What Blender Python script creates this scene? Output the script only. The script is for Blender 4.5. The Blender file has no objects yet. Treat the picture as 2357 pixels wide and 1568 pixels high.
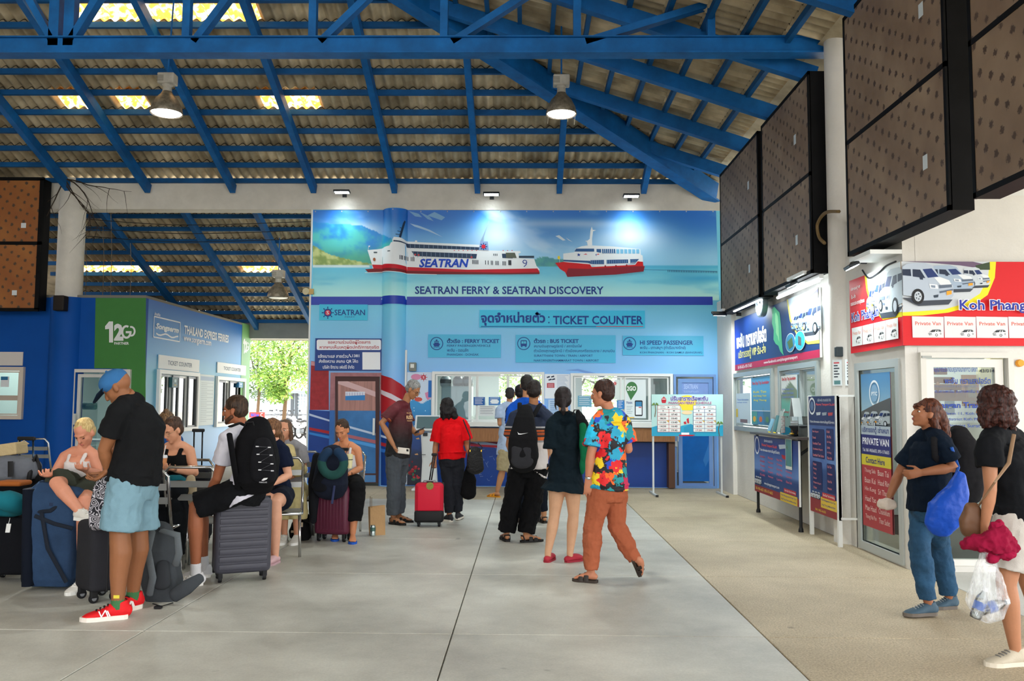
import bpy,bmesh,math,random
import numpy as np
from mathutils import Vector,Matrix,noise
random.seed(7)
PI=math.pi
sc=bpy.context.scene
COL=sc.collection
# ---------------------------------------------------------------- camera
F=2000.0;CX,CY=1178.5,784.0
CH=1.5
YAW=math.atan(31.0/F);PITCH=math.atan(147.0/F);ROLL=0.006
RM=Matrix.Rotation(YAW,3,'Z')@Matrix.Rotation(PI/2+PITCH,3,'X')@Matrix.Rotation(ROLL,3,'Z')
cam_d=bpy.data.cameras.new('camera');cam_d.sensor_width=36.0;cam_d.lens=F/2357.0*36.0
cam_d.clip_end=500
cam=bpy.data.objects.new('camera',cam_d);COL.objects.link(cam)
cam.matrix_world=Matrix.Translation((0,0,CH))@RM.to_4x4()
sc.camera=cam
# ---------------------------------------------------------------- world, sun, exposure
w=bpy.data.worlds.new('world');sc.world=w;w.use_nodes=True
bg=w.node_tree.nodes['Background']
bg.inputs[0].default_value=(0.95,0.97,1.0,1);bg.inputs[1].default_value=4.2
sun_d=bpy.data.lights.new('sun','SUN');sun_d.energy=9.0;sun_d.angle=0.01;sun_d.color=(1,.93,.8)
sun=bpy.data.objects.new('sun',sun_d);COL.objects.link(sun)
sun.rotation_euler=(math.radians(-28),math.radians(12),0)
sc.view_settings.view_transform='Standard';sc.view_settings.look='None'
sc.view_settings.exposure=0.42;sc.view_settings.gamma=1.0;sc.view_settings.use_curve_mapping=False
sc.cycles.use_denoising=True
sc.cycles.max_bounces=10;sc.cycles.diffuse_bounces=5;sc.cycles.transparent_max_bounces=16
# ---------------------------------------------------------------- photo measurements -> world points
def ray(px,py):
 return RM@Vector(((px-CX)/F,-(py-CY)/F,-1.0))
def P(px,py,Y):
 d=ray(px,py);t=Y/d.y;return Vector((d.x*t,Y,CH+d.z*t))
def PX(px,py,X):
 d=ray(px,py);t=X/d.x;return Vector((X,d.y*t,CH+d.z*t))
def G(px,py,z=0.0):
 d=ray(px,py);t=(z-CH)/d.z;return Vector((d.x*t,d.y*t,z))
# ---------------------------------------------------------------- materials
def lin(c):
 if isinstance(c,str):
  c=c.lstrip('#');c=tuple(int(c[i:i+2],16)/255 for i in(0,2,4))
 return tuple((x/12.92 if x<=.04045 else((x+.055)/1.055)**2.4)for x in c[:3])
_m={}
def M(col,rough=.6,metal=0.0,bump=0.0,bscale=40,var=0.0,vscale=4.0,emit=0.0,trans=0.0,coat=0.0,stretch=None,spec=.3):
 key=(col,rough,metal,bump,bscale,var,vscale,emit,trans,coat,stretch,spec)
 if key in _m:return _m[key]
 m=bpy.data.materials.new('mat_%d'%len(_m));m.use_nodes=True
 nt=m.node_tree;b=nt.nodes['Principled BSDF'];c=lin(col)
 b.inputs['Base Color'].default_value=(*c,1);b.inputs['Roughness'].default_value=rough
 b.inputs['Metallic'].default_value=metal
 if spec is not None:b.inputs['Specular IOR Level'].default_value=spec
 if coat:b.inputs['Coat Weight'].default_value=coat
 if emit:
  b.inputs['Emission Color'].default_value=(*c,1);b.inputs['Emission Strength'].default_value=emit
 if trans:
  b.inputs['Transmission Weight'].default_value=trans;b.inputs['IOR'].default_value=1.45
 if bump or var:
  tc=nt.nodes.new('ShaderNodeTexCoord');mp=nt.nodes.new('ShaderNodeMapping')
  nt.links.new(tc.outputs['Object'],mp.inputs[0])
  if stretch:mp.inputs['Scale'].default_value=stretch
  if var:
   n=nt.nodes.new('ShaderNodeTexNoise');n.inputs['Scale'].default_value=vscale;n.inputs['Detail'].default_value=6
   n.inputs['Roughness'].default_value=.62
   nt.links.new(mp.outputs[0],n.inputs[0])
   r=nt.nodes.new('ShaderNodeMapRange');r.inputs[1].default_value=.3;r.inputs[2].default_value=.7
   r.inputs[3].default_value=1-var;r.inputs[4].default_value=1+var*.6
   nt.links.new(n.outputs[0],r.inputs[0])
   mx=nt.nodes.new('ShaderNodeMix');mx.data_type='RGBA';mx.blend_type='MULTIPLY';mx.inputs[0].default_value=1
   mx.inputs[6].default_value=(*c,1);nt.links.new(r.outputs[0],mx.inputs[7])
   nt.links.new(mx.outputs[2],b.inputs['Base Color'])
  if bump:
   n2=nt.nodes.new('ShaderNodeTexNoise');n2.inputs['Scale'].default_value=bscale;n2.inputs['Detail'].default_value=4
   nt.links.new(mp.outputs[0],n2.inputs[0])
   bp=nt.nodes.new('ShaderNodeBump');bp.inputs['Strength'].default_value=bump;bp.inputs['Distance'].default_value=.02
   nt.links.new(n2.outputs[0],bp.inputs['Height']);nt.links.new(bp.outputs[0],b.inputs['Normal'])
 _m[key]=m;return m
def MV(name='print',rough=.45,coat=0.0):
 k=('MV',rough,coat)
 if k in _m:return _m[k]
 m=bpy.data.materials.new(name);m.use_nodes=True;nt=m.node_tree;b=nt.nodes['Principled BSDF']
 a=nt.nodes.new('ShaderNodeAttribute');a.attribute_name='Col'
 nt.links.new(a.outputs['Color'],b.inputs['Base Color']);b.inputs['Roughness'].default_value=rough
 if coat:b.inputs['Coat Weight'].default_value=coat
 _m[k]=m;return m
def glass(tint=(.85,.93,.92),rough=.0,refl=.5):
 k=('glass',tint,rough,refl)
 if k in _m:return _m[k]
 m=bpy.data.materials.new('glass');m.use_nodes=True;nt=m.node_tree;nt.nodes.clear()
 o=nt.nodes.new('ShaderNodeOutputMaterial');t=nt.nodes.new('ShaderNodeBsdfTransparent');t.inputs[0].default_value=(*tint,1)
 g=nt.nodes.new('ShaderNodeBsdfGlossy');g.inputs['Roughness'].default_value=rough
 fr=nt.nodes.new('ShaderNodeFresnel');fr.inputs[0].default_value=1.5
 mu=nt.nodes.new('ShaderNodeMath');mu.operation='MULTIPLY';mu.inputs[1].default_value=refl*2;mu.use_clamp=True
 nt.links.new(fr.outputs[0],mu.inputs[0])
 mx=nt.nodes.new('ShaderNodeMixShader');nt.links.new(mu.outputs[0],mx.inputs[0]);nt.links.new(t.outputs[0],mx.inputs[1]);nt.links.new(g.outputs[0],mx.inputs[2])
 nt.links.new(mx.outputs[0],o.inputs[0]);_m[k]=m;return m
# ---------------------------------------------------------------- objects
def frame_of(d,up=(0,0,1)):
 d=Vector(d).normalized();u=Vector(up)
 if abs(d.dot(u))>.98:u=Vector((0,1,0))if abs(d.y)<.9 else Vector((1,0,0))
 s=d.cross(u).normalized();return d,s,s.cross(d).normalized()
class MB:
 def __init__(s):s.v=[];s.f=[];s.m=[];s.mats=[];s.c=[];s.mi=0
 def mat(s,m):
  if m not in s.mats:s.mats.append(m)
  s.mi=s.mats.index(m);return s
 def add(s,vs,fs):
  n=len(s.v);s.v+=[Vector(x)for x in vs]
  for f in fs:s.f.append(tuple(i+n for i in f));s.m.append(s.mi)
  return s
 def box(s,x0,x1,y0,y1,z0,z1):
  v=[(x,y,z)for x in(x0,x1)for y in(y0,y1)for z in(z0,z1)]
  return s.add(v,[(0,1,3,2),(4,6,7,5),(0,4,5,1),(2,3,7,6),(0,2,6,4),(1,5,7,3)])
 def obox(s,c,ax,ay,az):
  c=Vector(c);ax,ay,az=Vector(ax),Vector(ay),Vector(az)
  v=[c+ax*i+ay*j+az*k for i in(-1,1)for j in(-1,1)for k in(-1,1)]
  return s.add(v,[(0,1,3,2),(4,6,7,5),(0,4,5,1),(2,3,7,6),(0,2,6,4),(1,5,7,3)])
 def bar(s,a,b,w,h,up=(0,0,1)):
  a,b=Vector(a),Vector(b);d,sd,u=frame_of(b-a,up)
  return s.obox((a+b)/2,(b-a)/2,sd*w/2,u*h/2)
 def loft(s,pts,radii,n=12,wdir=None,cap=True,rnd=False,sup=1.0):
  pts=[Vector(p)for p in pts];k=len(pts);vs=[];fs=[]
  rr=[(r,r)if not isinstance(r,(tuple,list))else r for r in radii]
  if rnd:
   def capring(p,q,r):
    d=(p-q).normalized();m=(r[0]+r[1])/2*.85
    return[(p+d*m*.55,(r[0]*.82,r[1]*.82)),(p+d*m*.88,(r[0]*.45,r[1]*.45)),(p+d*m,(r[0]*.1,r[1]*.1))]
   a=capring(pts[0],pts[1],rr[0]);b=capring(pts[-1],pts[-2],rr[-1])
   pts=[x[0]for x in reversed(a)]+pts+[x[0]for x in b];rr=[x[1]for x in reversed(a)]+rr+[x[1]for x in b];k=len(pts)
  ref=Vector(wdir).normalized()if wdir is not None else None
  prev=None
  for i in range(k):
   t=(pts[min(i+1,k-1)]-pts[max(i-1,0)])
   if t.length<1e-9:t=Vector((0,0,1))
   t.normalize()
   base=ref if ref is not None else(prev if prev is not None else frame_of(t)[1])
   a=base-t*base.dot(t)
   if a.length<1e-4:a=frame_of(t)[1]
   a.normalize();b=t.cross(a);prev=a
   for j in range(n):
    th=2*PI*j/n;ct,st=math.cos(th),math.sin(th)
    if sup!=1.0:
     ct=math.copysign(abs(ct)**sup,ct);st=math.copysign(abs(st)**sup,st)
    vs.append(pts[i]+a*rr[i][0]*ct+b*rr[i][1]*st)
  for i in range(k-1):
   for j in range(n):
    fs.append((i*n+j,i*n+(j+1)%n,(i+1)*n+(j+1)%n,(i+1)*n+j))
  if cap:
   fs.append(tuple(reversed(range(n))));fs.append(tuple((k-1)*n+j for j in range(n)))
  return s.add(vs,fs)
 def tube(s,pts,r,n=8):return s.loft(pts,[r]*len(pts),n)
 def ell(s,c,r,rot=None,nu=14,nv=9):
  c=Vector(c);r=(r,r,r)if not isinstance(r,(tuple,list))else r;vs=[];fs=[]
  for i in range(1,nv):
   ph=PI*i/nv
   for j in range(nu):
    th=2*PI*j/nu
    v=Vector((r[0]*math.sin(ph)*math.cos(th),r[1]*math.sin(ph)*math.sin(th),r[2]*math.cos(ph)))
    vs.append(c+(rot@v if rot is not None else v))
  zt=Vector((0,0,r[2]));zt=rot@zt if rot is not None else zt
  vs+=[c+zt,c-zt];T,B=len(vs)-2,len(vs)-1
  for i in range(nv-2):
   for j in range(nu):fs.append((i*nu+j,(i+1)*nu+j,(i+1)*nu+(j+1)%nu,i*nu+(j+1)%nu))
  for j in range(nu):fs.append((T,j,(j+1)%nu));fs.append((B,(nv-2)*nu+(j+1)%nu,(nv-2)*nu+j))
  return s.add(vs,fs)
 def lathe(s,c,prof,n=20,axis=None):
  c=Vector(c);ax=Vector(axis or(0,0,1)).normalized();a=frame_of(ax)[1];b=ax.cross(a)
  k=len(prof);vs=[]
  for r,h in prof:
   for j in range(n):
    th=2*PI*j/n;vs.append(c+ax*h+a*r*math.cos(th)+b*r*math.sin(th))
  fs=[(i*n+j,i*n+(j+1)%n,(i+1)*n+(j+1)%n,(i+1)*n+j)for i in range(k-1)for j in range(n)]
  return s.add(vs,fs)
 def rbox(s,c,hx,hy,hz,r,rot=None,seg=3):
  bm=bmesh.new();bmesh.ops.create_cube(bm,size=2)
  for v in bm.verts:v.co=Vector((v.co.x*hx,v.co.y*hy,v.co.z*hz))
  bmesh.ops.bevel(bm,geom=bm.edges[:],offset=min(r,hx*.98,hy*.98,hz*.98),segments=seg,profile=.5,affect='EDGES')
  bm.verts.index_update();c=Vector(c)
  vs=[c+(rot@v.co if rot is not None else v.co)for v in bm.verts];fs=[tuple(v.index for v in f.verts)for f in bm.faces]
  bm.free();return s.add(vs,fs)
 def build(s,name,mat=None,parent=None,smooth=False,sharp=None):
  me=bpy.data.meshes.new(name);me.from_pydata([tuple(v)for v in s.v],[],s.f)
  mats=s.mats or([mat]if mat else[])
  if mat and not s.mats:mats=[mat]
  for m in mats:me.materials.append(m)
  if s.mats:me.polygons.foreach_set('material_index',s.m)
  if smooth:
   me.polygons.foreach_set('use_smooth',[True]*len(me.polygons))
   if sharp:me.set_sharp_from_angle(angle=math.radians(sharp))
  if s.c:
   ca=me.color_attributes.new('Col','FLOAT_COLOR','POINT')
   ca.data.foreach_set('color',np.array(s.c,dtype=np.float32).ravel())
  me.update()
  o=bpy.data.objects.new(name,me);COL.objects.link(o)
  if parent:o.parent=parent;o.matrix_parent_inverse=parent.matrix_basis.inverted()
  return o
def tag(o,label=None,cat=None,group=None,kind=None):
 if label:o['label']=label
 if cat:o['category']=cat
 if group:o['group']=group
 if kind:o['kind']=kind
 return o
def thing(name,loc,label=None,cat=None,group=None,kind=None):
 o=bpy.data.objects.new(name,None);COL.objects.link(o);o.location=loc;o.empty_display_size=.1
 return tag(o,label,cat,group,kind)
def inst(src,name,M4,parent=None):
 o=bpy.data.objects.new(name,src.data);COL.objects.link(o)
 if parent:o.parent=parent;o.matrix_parent_inverse=parent.matrix_basis.inverted()
 o.matrix_basis=M4;return o
def copy_tree(o,dv,label=None,rz=None):
 r=o.copy();COL.objects.link(r)
 if label:r['label']=label
 if rz is not None:r.rotation_euler.z=rz
 def rec(src,dst):
  for ch in src.children:
   c=ch.copy();COL.objects.link(c);c.parent=dst;rec(ch,c)
 rec(o,r);r.location=Vector(o.location)+Vector(dv);return r
# ---------------------------------------------------------------- flat print and lettering
PENDING=[]
class Sign:
 """Flat printed board; coordinates are the board's own, mapped through its corners."""
 def __init__(s,x0,y0,x1,y1,TL,TR,BL,nrm,parent,step=.0022,bulge=None,edges=None):
  s.r=(x0,y0,x1,y1);s.TL,s.TR,s.BL=Vector(TL),Vector(TR),Vector(BL);s.n=Vector(nrm).normalized()
  s.parent=parent;s.step=step;s.mb=MB();s.bulge=bulge;s.cuts=edges or[];s.txt={}
 def map(s,x,y,lay=0):
  x0,y0,x1,y1=s.r;u=(x-x0)/(x1-x0);v=(y-y0)/(y1-y0)
  p=s.TL+(s.TR-s.TL)*u+(s.BL-s.TL)*v
  if s.bulge:
   xc,r,off=s.bulge;d=abs(p.x-xc)
   if d<r:p=p+s.n*max(0,math.sqrt(r*r-d*d)-off)
  return p+s.n*(s.step*lay)
 def poly(s,pts,col,lay=1,rough=.5):
  polys=[pts];s.k=getattr(s,'k',0)+1;lay=lay+(s.k%37)*.022
  if s.cuts:
   xs=[p[0]for p in pts];a,b=min(xs),max(xs)
   cs=[c for c in s.cuts if a<c<b]
   if cs:
    lims=[a-1]+cs+[b+1];polys=[]
    for i in range(len(lims)-1):
     q=clipx(clipx(pts,lims[i],1),lims[i+1],-1)
     if len(q)>2:polys.append(q)
  s.mb.mat(col if isinstance(col,bpy.types.Material)else M(col,rough))
  for q in polys:
   vs=[s.map(x,y,lay)for x,y in q]
   if s._area(q)>0:vs.reverse()
   s.mb.add(vs,[tuple(range(len(vs)))])
  return s
 @staticmethod
 def _area(q):return sum(q[i][0]*q[(i+1)%len(q)][1]-q[(i+1)%len(q)][0]*q[i][1]for i in range(len(q)))
 def rect(s,x0,y0,x1,y1,col,lay=1):return s.poly([(x0,y0),(x1,y0),(x1,y1),(x0,y1)],col,lay)
 def ell(s,cx,cy,rx,ry,col,lay=1,n=28,a0=0,a1=2*PI):
  k=n if a1-a0>6.2 else n+1
  return s.poly([(cx+rx*math.cos(a0+(a1-a0)*i/n),cy+ry*math.sin(a0+(a1-a0)*i/n))for i in range(k)],col,lay)
 def ring(s,cx,cy,rx,ry,w,col,lay=1,n=32,a0=0,a1=2*PI):
  for i in range(n):
   a,b=a0+(a1-a0)*i/n,a0+(a1-a0)*(i+1)/n
   s.poly([(cx+rx*math.cos(a),cy+ry*math.sin(a)),(cx+rx*math.cos(b),cy+ry*math.sin(b)),
 (cx+(rx-w)*math.cos(b),cy+(ry-w)*math.sin(b)),(cx+(rx-w)*math.cos(a),cy+(ry-w)*math.sin(a))],col,lay)
  return s
 def rrect(s,x0,y0,x1,y1,r,col,lay=1):
  pts=[]
  for cx,cy,a in((x1-r,y0+r,-PI/2),(x1-r,y1-r,0),(x0+r,y1-r,PI/2),(x0+r,y0+r,PI)):
   for i in range(5):t=a+PI/2*i/4;pts.append((cx+r*math.cos(t),cy+r*math.sin(t)))
  return s.poly(pts,col,lay)
 def line(s,pts,w,col,lay=1):
  for(xa,ya),(xb,yb)in zip(pts,pts[1:]):
   d=math.hypot(xb-xa,yb-ya)or 1;nx,ny=-(yb-ya)/d*w/2,(xb-xa)/d*w/2
   s.poly([(xa+nx,ya+ny),(xb+nx,yb+ny),(xb-nx,yb-ny),(xa-nx,ya-ny)],col,lay)
  return s
 def band(s,top,bot,col,lay=1):
  return s.poly(list(top)+list(reversed(bot)),col,lay)
 def text(s,txt,x0,y0,x1,y1,col,lay=2,bold=0.0,shear=0.0,name='lettering'):
  PENDING.append((s,txt,(x0,y0,x1,y1),M(col,.5)if not isinstance(col,bpy.types.Material)else col,lay,bold,shear,name));return s
 def grid(s,x0,y0,x1,y1,nx,ny,fn,lay=0,name='print',mat=None,extra=()):
  xs=sorted(set([x0+(x1-x0)*i/nx for i in range(nx+1)]+[c for c in s.cuts if x0<c<x1]));nx=len(xs)-1
  ys=[y0+(y1-y0)*j/ny for j in range(ny+1)];mb=MB()
  mb.v=[s.map(x,y,lay)for y in ys for x in xs]
  mb.f=[(j*(nx+1)+i,(j+1)*(nx+1)+i,(j+1)*(nx+1)+i+1,j*(nx+1)+i+1)for j in range(ny)for i in range(nx)]
  X,Y=np.meshgrid(xs,ys);c=fn(X,Y);c=np.clip(c,0,1)
  l=np.where(c<=.04045,c/12.92,((c+.055)/1.055)**2.4)
  mb.c=np.concatenate([l,np.ones(l.shape[:2]+(1,))],2).reshape(-1,4).tolist()
  return mb.build(name,mat or MV(),s.parent)
 def done(s,name='print'):
  if s.mb.f:
   o=s.mb.build(name,None,s.parent)
   if name=='print':o['kind']='stuff'
   return o
def clipx(pts,x,sgn):
 out=[]
 for i in range(len(pts)):
  a,b=pts[i-1],pts[i];ia,ib=(a[0]-x)*sgn>=0,(b[0]-x)*sgn>=0
  if ia!=ib:
   t=(x-a[0])/(b[0]-a[0]);out.append((x,a[1]+(b[1]-a[1])*t))
  if ib:out.append(b)
 return out
def flush_text():
 tmp=[]
 for i,(s,txt,box,col,lay,bold,shear,name)in enumerate(PENDING):
  cu=bpy.data.curves.new('t','FONT');cu.body=txt;cu.resolution_u=2;cu.offset=bold;cu.shear=shear
  o=bpy.data.objects.new('t',cu);COL.objects.link(o);tmp.append(o)
 bpy.context.view_layer.update();dg=bpy.context.evaluated_depsgraph_get()
 groups={}
 for o,(s,txt,box,col,lay,bold,shear,name)in zip(tmp,PENDING):
  me=bpy.data.meshes.new_from_object(o.evaluated_get(dg));n=len(me.vertices)
  if not n:continue
  co=np.empty(n*3,np.float32);me.vertices.foreach_get('co',co);co=co.reshape(-1,3)
  mn,mx_=co.min(0),co.max(0);x0,y0,x1,y1=box
  mb=groups.setdefault((id(s),name,s.parent.name if s.parent else ''),(MB(),s))[0];mb.mat(col)
  sx=(x1-x0)/max(1e-6,mx_[0]-mn[0]);sy=(y1-y0)/max(1e-6,mx_[1]-mn[1])
  vs=[s.map(x0+(c[0]-mn[0])*sx,y1-(c[1]-mn[1])*sy,lay)for c in co]
  mb.add(vs,[tuple(p.vertices)for p in me.polygons]);bpy.data.meshes.remove(me)
 for o in tmp:cu=o.data;bpy.data.objects.remove(o);bpy.data.curves.remove(cu)
 for(k,name,_),(mb,s)in groups.items():tag(mb.build(name,None,s.parent),kind='stuff')
def SB(x0,y0,x1,y1,Y,parent,**k):
 return Sign(x0,y0,x1,y1,P(x0,y0,Y),P(x1,y0,Y),P(x0,y1,Y),(0,-1,0),parent,**k)
def SW(W,H,TL,TR,BL,parent,**k):
 TL,TR,BL=Vector(TL),Vector(TR),Vector(BL);n=(BL-TL).cross(TR-TL).normalized()
 return Sign(0,0,W,H,TL,TR,BL,n,parent,**k)
_rng=np.random.RandomState(3)
def vnoise(X,Y,s,seed=0,oct=4):
 out=np.zeros_like(X,dtype=float);amp=1;tot=0
 for o in range(oct):
  g=np.random.RandomState(seed+o*17).rand(64,64);x=X/s;y=Y/s;xi=np.floor(x).astype(int);yi=np.floor(y).astype(int)
  fx=x-xi;fy=y-yi;fx=fx*fx*(3-2*fx);fy=fy*fy*(3-2*fy)
  a=g[yi%64,xi%64];b=g[yi%64,(xi+1)%64];c=g[(yi+1)%64,xi%64];d=g[(yi+1)%64,(xi+1)%64]
  out+=amp*((a*(1-fx)+b*fx)*(1-fy)+(c*(1-fx)+d*fx)*fy);tot+=amp;amp*=.5;s=s/2
 return out/tot
def hexc(h):h=h.lstrip('#');return np.array([int(h[i:i+2],16)/255 for i in(0,2,4)])
def sm(a,b,x):t=np.clip((x-a)/(b-a),0,1);return t*t*(3-2*t)
def mixc(c,d,m):return c*(1-m[...,None])+d*m[...,None]
# ================================================================ SHELL
YB=16.0;WX=3.6
WHITE=M('#d9d6d0',.7,bump=.15,bscale=30,var=.06,vscale=2.5)
BEAMW=M('#d3cfc6',.8,bump=.2,bscale=20,var=.10,vscale=3)
ALU=M('#c6cbcb',.4,.3);ALUW=M('#e4e6e4',.45)
BLUE=M('#0560a6',.6,var=.35,vscale=3,bump=.1,bscale=15)
BLUE2=M('#04528c',.65,var=.3,vscale=2.2,bump=.1,bscale=15)
BLACKM=M('#17181a',.5);CHROME=M('#c9c9c9',.18,1.0)
def concrete_mat(c1,c2,speck,sscale,gloss,bumps):
 m=bpy.data.materials.new('ground_surface');m.use_nodes=True;nt=m.node_tree;b=nt.nodes['Principled BSDF']
 tc=nt.nodes.new('ShaderNodeTexCoord');gm=nt.nodes.new('ShaderNodeNewGeometry')
 def N(sc_,det,rough=.6):
  n=nt.nodes.new('ShaderNodeTexNoise');n.inputs['Scale'].default_value=sc_;n.inputs['Detail'].default_value=det
  n.inputs['Roughness'].default_value=rough;nt.links.new(gm.outputs['Position'],n.inputs[0]);return n
 n1=N(.55,8,.68);r=nt.nodes.new('ShaderNodeValToRGB');r.color_ramp.elements[0].position=.34;r.color_ramp.elements[1].position=.66
 r.color_ramp.elements[0].color=(*lin(c1),1);r.color_ramp.elements[1].color=(*lin(c2),1);nt.links.new(n1.outputs[0],r.inputs[0])
 n2=N(sscale,3,.7);r2=nt.nodes.new('ShaderNodeMapRange');r2.inputs[1].default_value=.35;r2.inputs[2].default_value=.65
 r2.inputs[3].default_value=1-speck;r2.inputs[4].default_value=1+speck;nt.links.new(n2.outputs[0],r2.inputs[0])
 mx=nt.nodes.new('ShaderNodeMix');mx.data_type='RGBA';mx.blend_type='MULTIPLY';mx.inputs[0].default_value=1
 nt.links.new(r.outputs[0],mx.inputs[6]);nt.links.new(r2.outputs[0],mx.inputs[7])
 n3=N(3.1,2);r3=nt.nodes.new('ShaderNodeMapRange');r3.inputs[1].default_value=.72;r3.inputs[2].default_value=.76
 r3.inputs[3].default_value=1;r3.inputs[4].default_value=.55;nt.links.new(n3.outputs[0],r3.inputs[0])
 mx2=nt.nodes.new('ShaderNodeMix');mx2.data_type='RGBA';mx2.blend_type='MULTIPLY';mx2.inputs[0].default_value=1
 nt.links.new(mx.outputs[2],mx2.inputs[6]);nt.links.new(r3.outputs[0],mx2.inputs[7]);nt.links.new(mx2.outputs[2],b.inputs['Base Color'])
 rr=nt.nodes.new('ShaderNodeMapRange');rr.inputs[3].default_value=gloss;rr.inputs[4].default_value=gloss+.25
 nt.links.new(n1.outputs[0],rr.inputs[0]);nt.links.new(rr.outputs[0],b.inputs['Roughness'])
 bp=nt.nodes.new('ShaderNodeBump');bp.inputs['Strength'].default_value=bumps;bp.inputs['Distance'].default_value=.004
 nt.links.new(n2.outputs[0],bp.inputs['Height']);nt.links.new(bp.outputs[0],b.inputs['Normal']);return m
CONC=concrete_mat('#928e84','#c6c4ba',.07,60,.34,.2)
AGG=concrete_mat('#97886e','#bcae94',.30,75,.5,.8)
LCON=concrete_mat('#b3b2ad','#c8c8c4',.06,60,.35,.2)
floor=thing('floor',(0,0,0),kind='structure')
MB().box(-15,9,-9,22.5,-.1,-.016).build('floor_bed',M('#4c4a44',.9),floor)
def slabs(xe,ye,mat,z=0.0):
 cache={}
 for x0,x1 in zip(xe,xe[1:]):
  for y0,y1 in zip(ye,ye[1:]):
   k=(round(x1-x0,3),round(y1-y0,3))
   g=.004
   if k not in cache:
    a,b=(x1-x0)/2-g,(y1-y0)/2-g;e=.004
    mb=MB();v=[(-a,-b,-.016),(a,-b,-.016),(a,b,-.016),(-a,b,-.016),(-a,-b,-e),(a,-b,-e),(a,b,-e),(-a,b,-e),
 (-a+e,-b+e,0),(a-e,-b+e,0),(a-e,b-e,0),(-a+e,b-e,0)]
    fs=[(0,1,5,4),(1,2,6,5),(2,3,7,6),(3,0,4,7),(4,5,9,8),(5,6,10,9),(6,7,11,10),(7,4,8,11),(8,9,10,11)]
    mb.add(v,fs);o=mb.build('slab',mat,floor);cache[k]=o;o.location=((x0+x1)/2,(y0+y1)/2,z)
   else:inst(cache[k],'slab',Matrix.Translation(((x0+x1)/2,(y0+y1)/2,z)),floor)
slabs([-14.7,-12.67,-10.63,-8.6,-6.57,-4.54,-2.5,-.47,1.57],[-8.2,-6.2,-4.2,-2.2,-.2,1.8,3.8,5.8,7.8,9.8,11.8,13.85],CONC)
slabs([1.57,3.6],[-8.2,-6.2,-4.2,-2.2,-.2,1.8,3.8,5.8,7.8,9.8,11.8,13.85],AGG)
slabs([-14.7,-12.67,-10.63,-8.6,-6.57,-4.54,-2.5,-.47,1.57,3.6],[13.85,16.0],AGG)
slabs([-7,-5.5,-4.0],[16.0,18,20,22.4],AGG)
slabs([3.6,6.2,8.8],[-6.2,-3.2,-.2,2.6,5.4,8.16],LCON)
MB().box(-60,60,22.5,140,-.08,-.02).build('ground',M('#cfcabd',.9,var=.15,vscale=.4));tag(bpy.data.objects['ground'],kind='structure')
MB().box(-60,60,-70,-8.2,-.08,-.02).build('ground',M('#b9b5a8',.9,var=.15,vscale=.4));tag(bpy.data.objects['ground.001'],kind='structure')
MB().box(9,60,-8.2,22.5,-.08,-.02).build('ground',M('#b9b5a8',.9));tag(bpy.data.objects['ground.002'],kind='structure')
tag(MB().box(-15.2,-15,-9,16,0,5.6).build('light_block_left',M('#b5b0a4',.8)),kind='structure')  # unseen side wall added to cut light from the left
tag(MB().box(-15,-3.5,-9.2,-9,0,4.2).build('light_block_rear',M('#b5b0a4',.8)),kind='structure')  # unseen partial wall added to block light from behind left
# ---------------- roof
EZ=5.66;PB,PR=.386,.33
def zB(Y):return EZ+PB*(YB-Y)
def zR(X):return EZ+PR*(WX-.1-X)
def corr_mat(translucent=False):
 m=bpy.data.materials.new('fibre_cement');m.use_nodes=True;nt=m.node_tree;b=nt.nodes['Principled BSDF']
 gm=nt.nodes.new('ShaderNodeNewGeometry');oi=nt.nodes.new('ShaderNodeObjectInfo')
 n=nt.nodes.new('ShaderNodeTexNoise');n.inputs['Scale'].default_value=2.5;n.inputs['Detail'].default_value=8;nt.links.new(gm.outputs['Position'],n.inputs[0])
 r=nt.nodes.new('ShaderNodeValToRGB');r.color_ramp.elements[0].position=.3;r.color_ramp.elements[1].position=.72
 r.color_ramp.elements[0].color=(*lin('#8f8066'),1);r.color_ramp.elements[1].color=(*lin('#dccdae'),1);nt.links.new(n.outputs[0],r.inputs[0])
 mr=nt.nodes.new('ShaderNodeMapRange');mr.inputs[3].default_value=.72;mr.inputs[4].default_value=1.2;nt.links.new(oi.outputs['Random'],mr.inputs[0])
 mx=nt.nodes.new('ShaderNodeMix');mx.data_type='RGBA';mx.blend_type='MULTIPLY';mx.inputs[0].default_value=1
 nt.links.new(r.outputs[0],mx.inputs[6]);nt.links.new(mr.outputs[0],mx.inputs[7])
 b.inputs['Roughness'].default_value=.85
 if translucent:
  nt.nodes.remove(b);t=nt.nodes.new('ShaderNodeBsdfTranslucent');tp=nt.nodes.new('ShaderNodeBsdfTransparent')
  ms=nt.nodes.new('ShaderNodeMixShader')
  r.color_ramp.elements[0].color=(*lin('#d8b070'),1);r.color_ramp.elements[1].color=(*lin('#fff6e2'),1)
  r.color_ramp.elements[0].position=.45;r.color_ramp.elements[1].position=.6;n.inputs['Scale'].default_value=9
  nt.links.new(r.outputs[0],t.inputs[0]);nt.links.new(r.outputs[0],tp.inputs[0])
  ms.inputs[0].default_value=.12;nt.links.new(t.outputs[0],ms.inputs[1]);nt.links.new(tp.outputs[0],ms.inputs[2])
  nt.links.new(ms.outputs[0],nt.nodes['Material Output'].inputs[0])
 else:nt.links.new(mx.outputs[2],b.inputs['Base Color'])
 return m
SHEET=corr_mat();SKYL=corr_mat(True)
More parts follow.
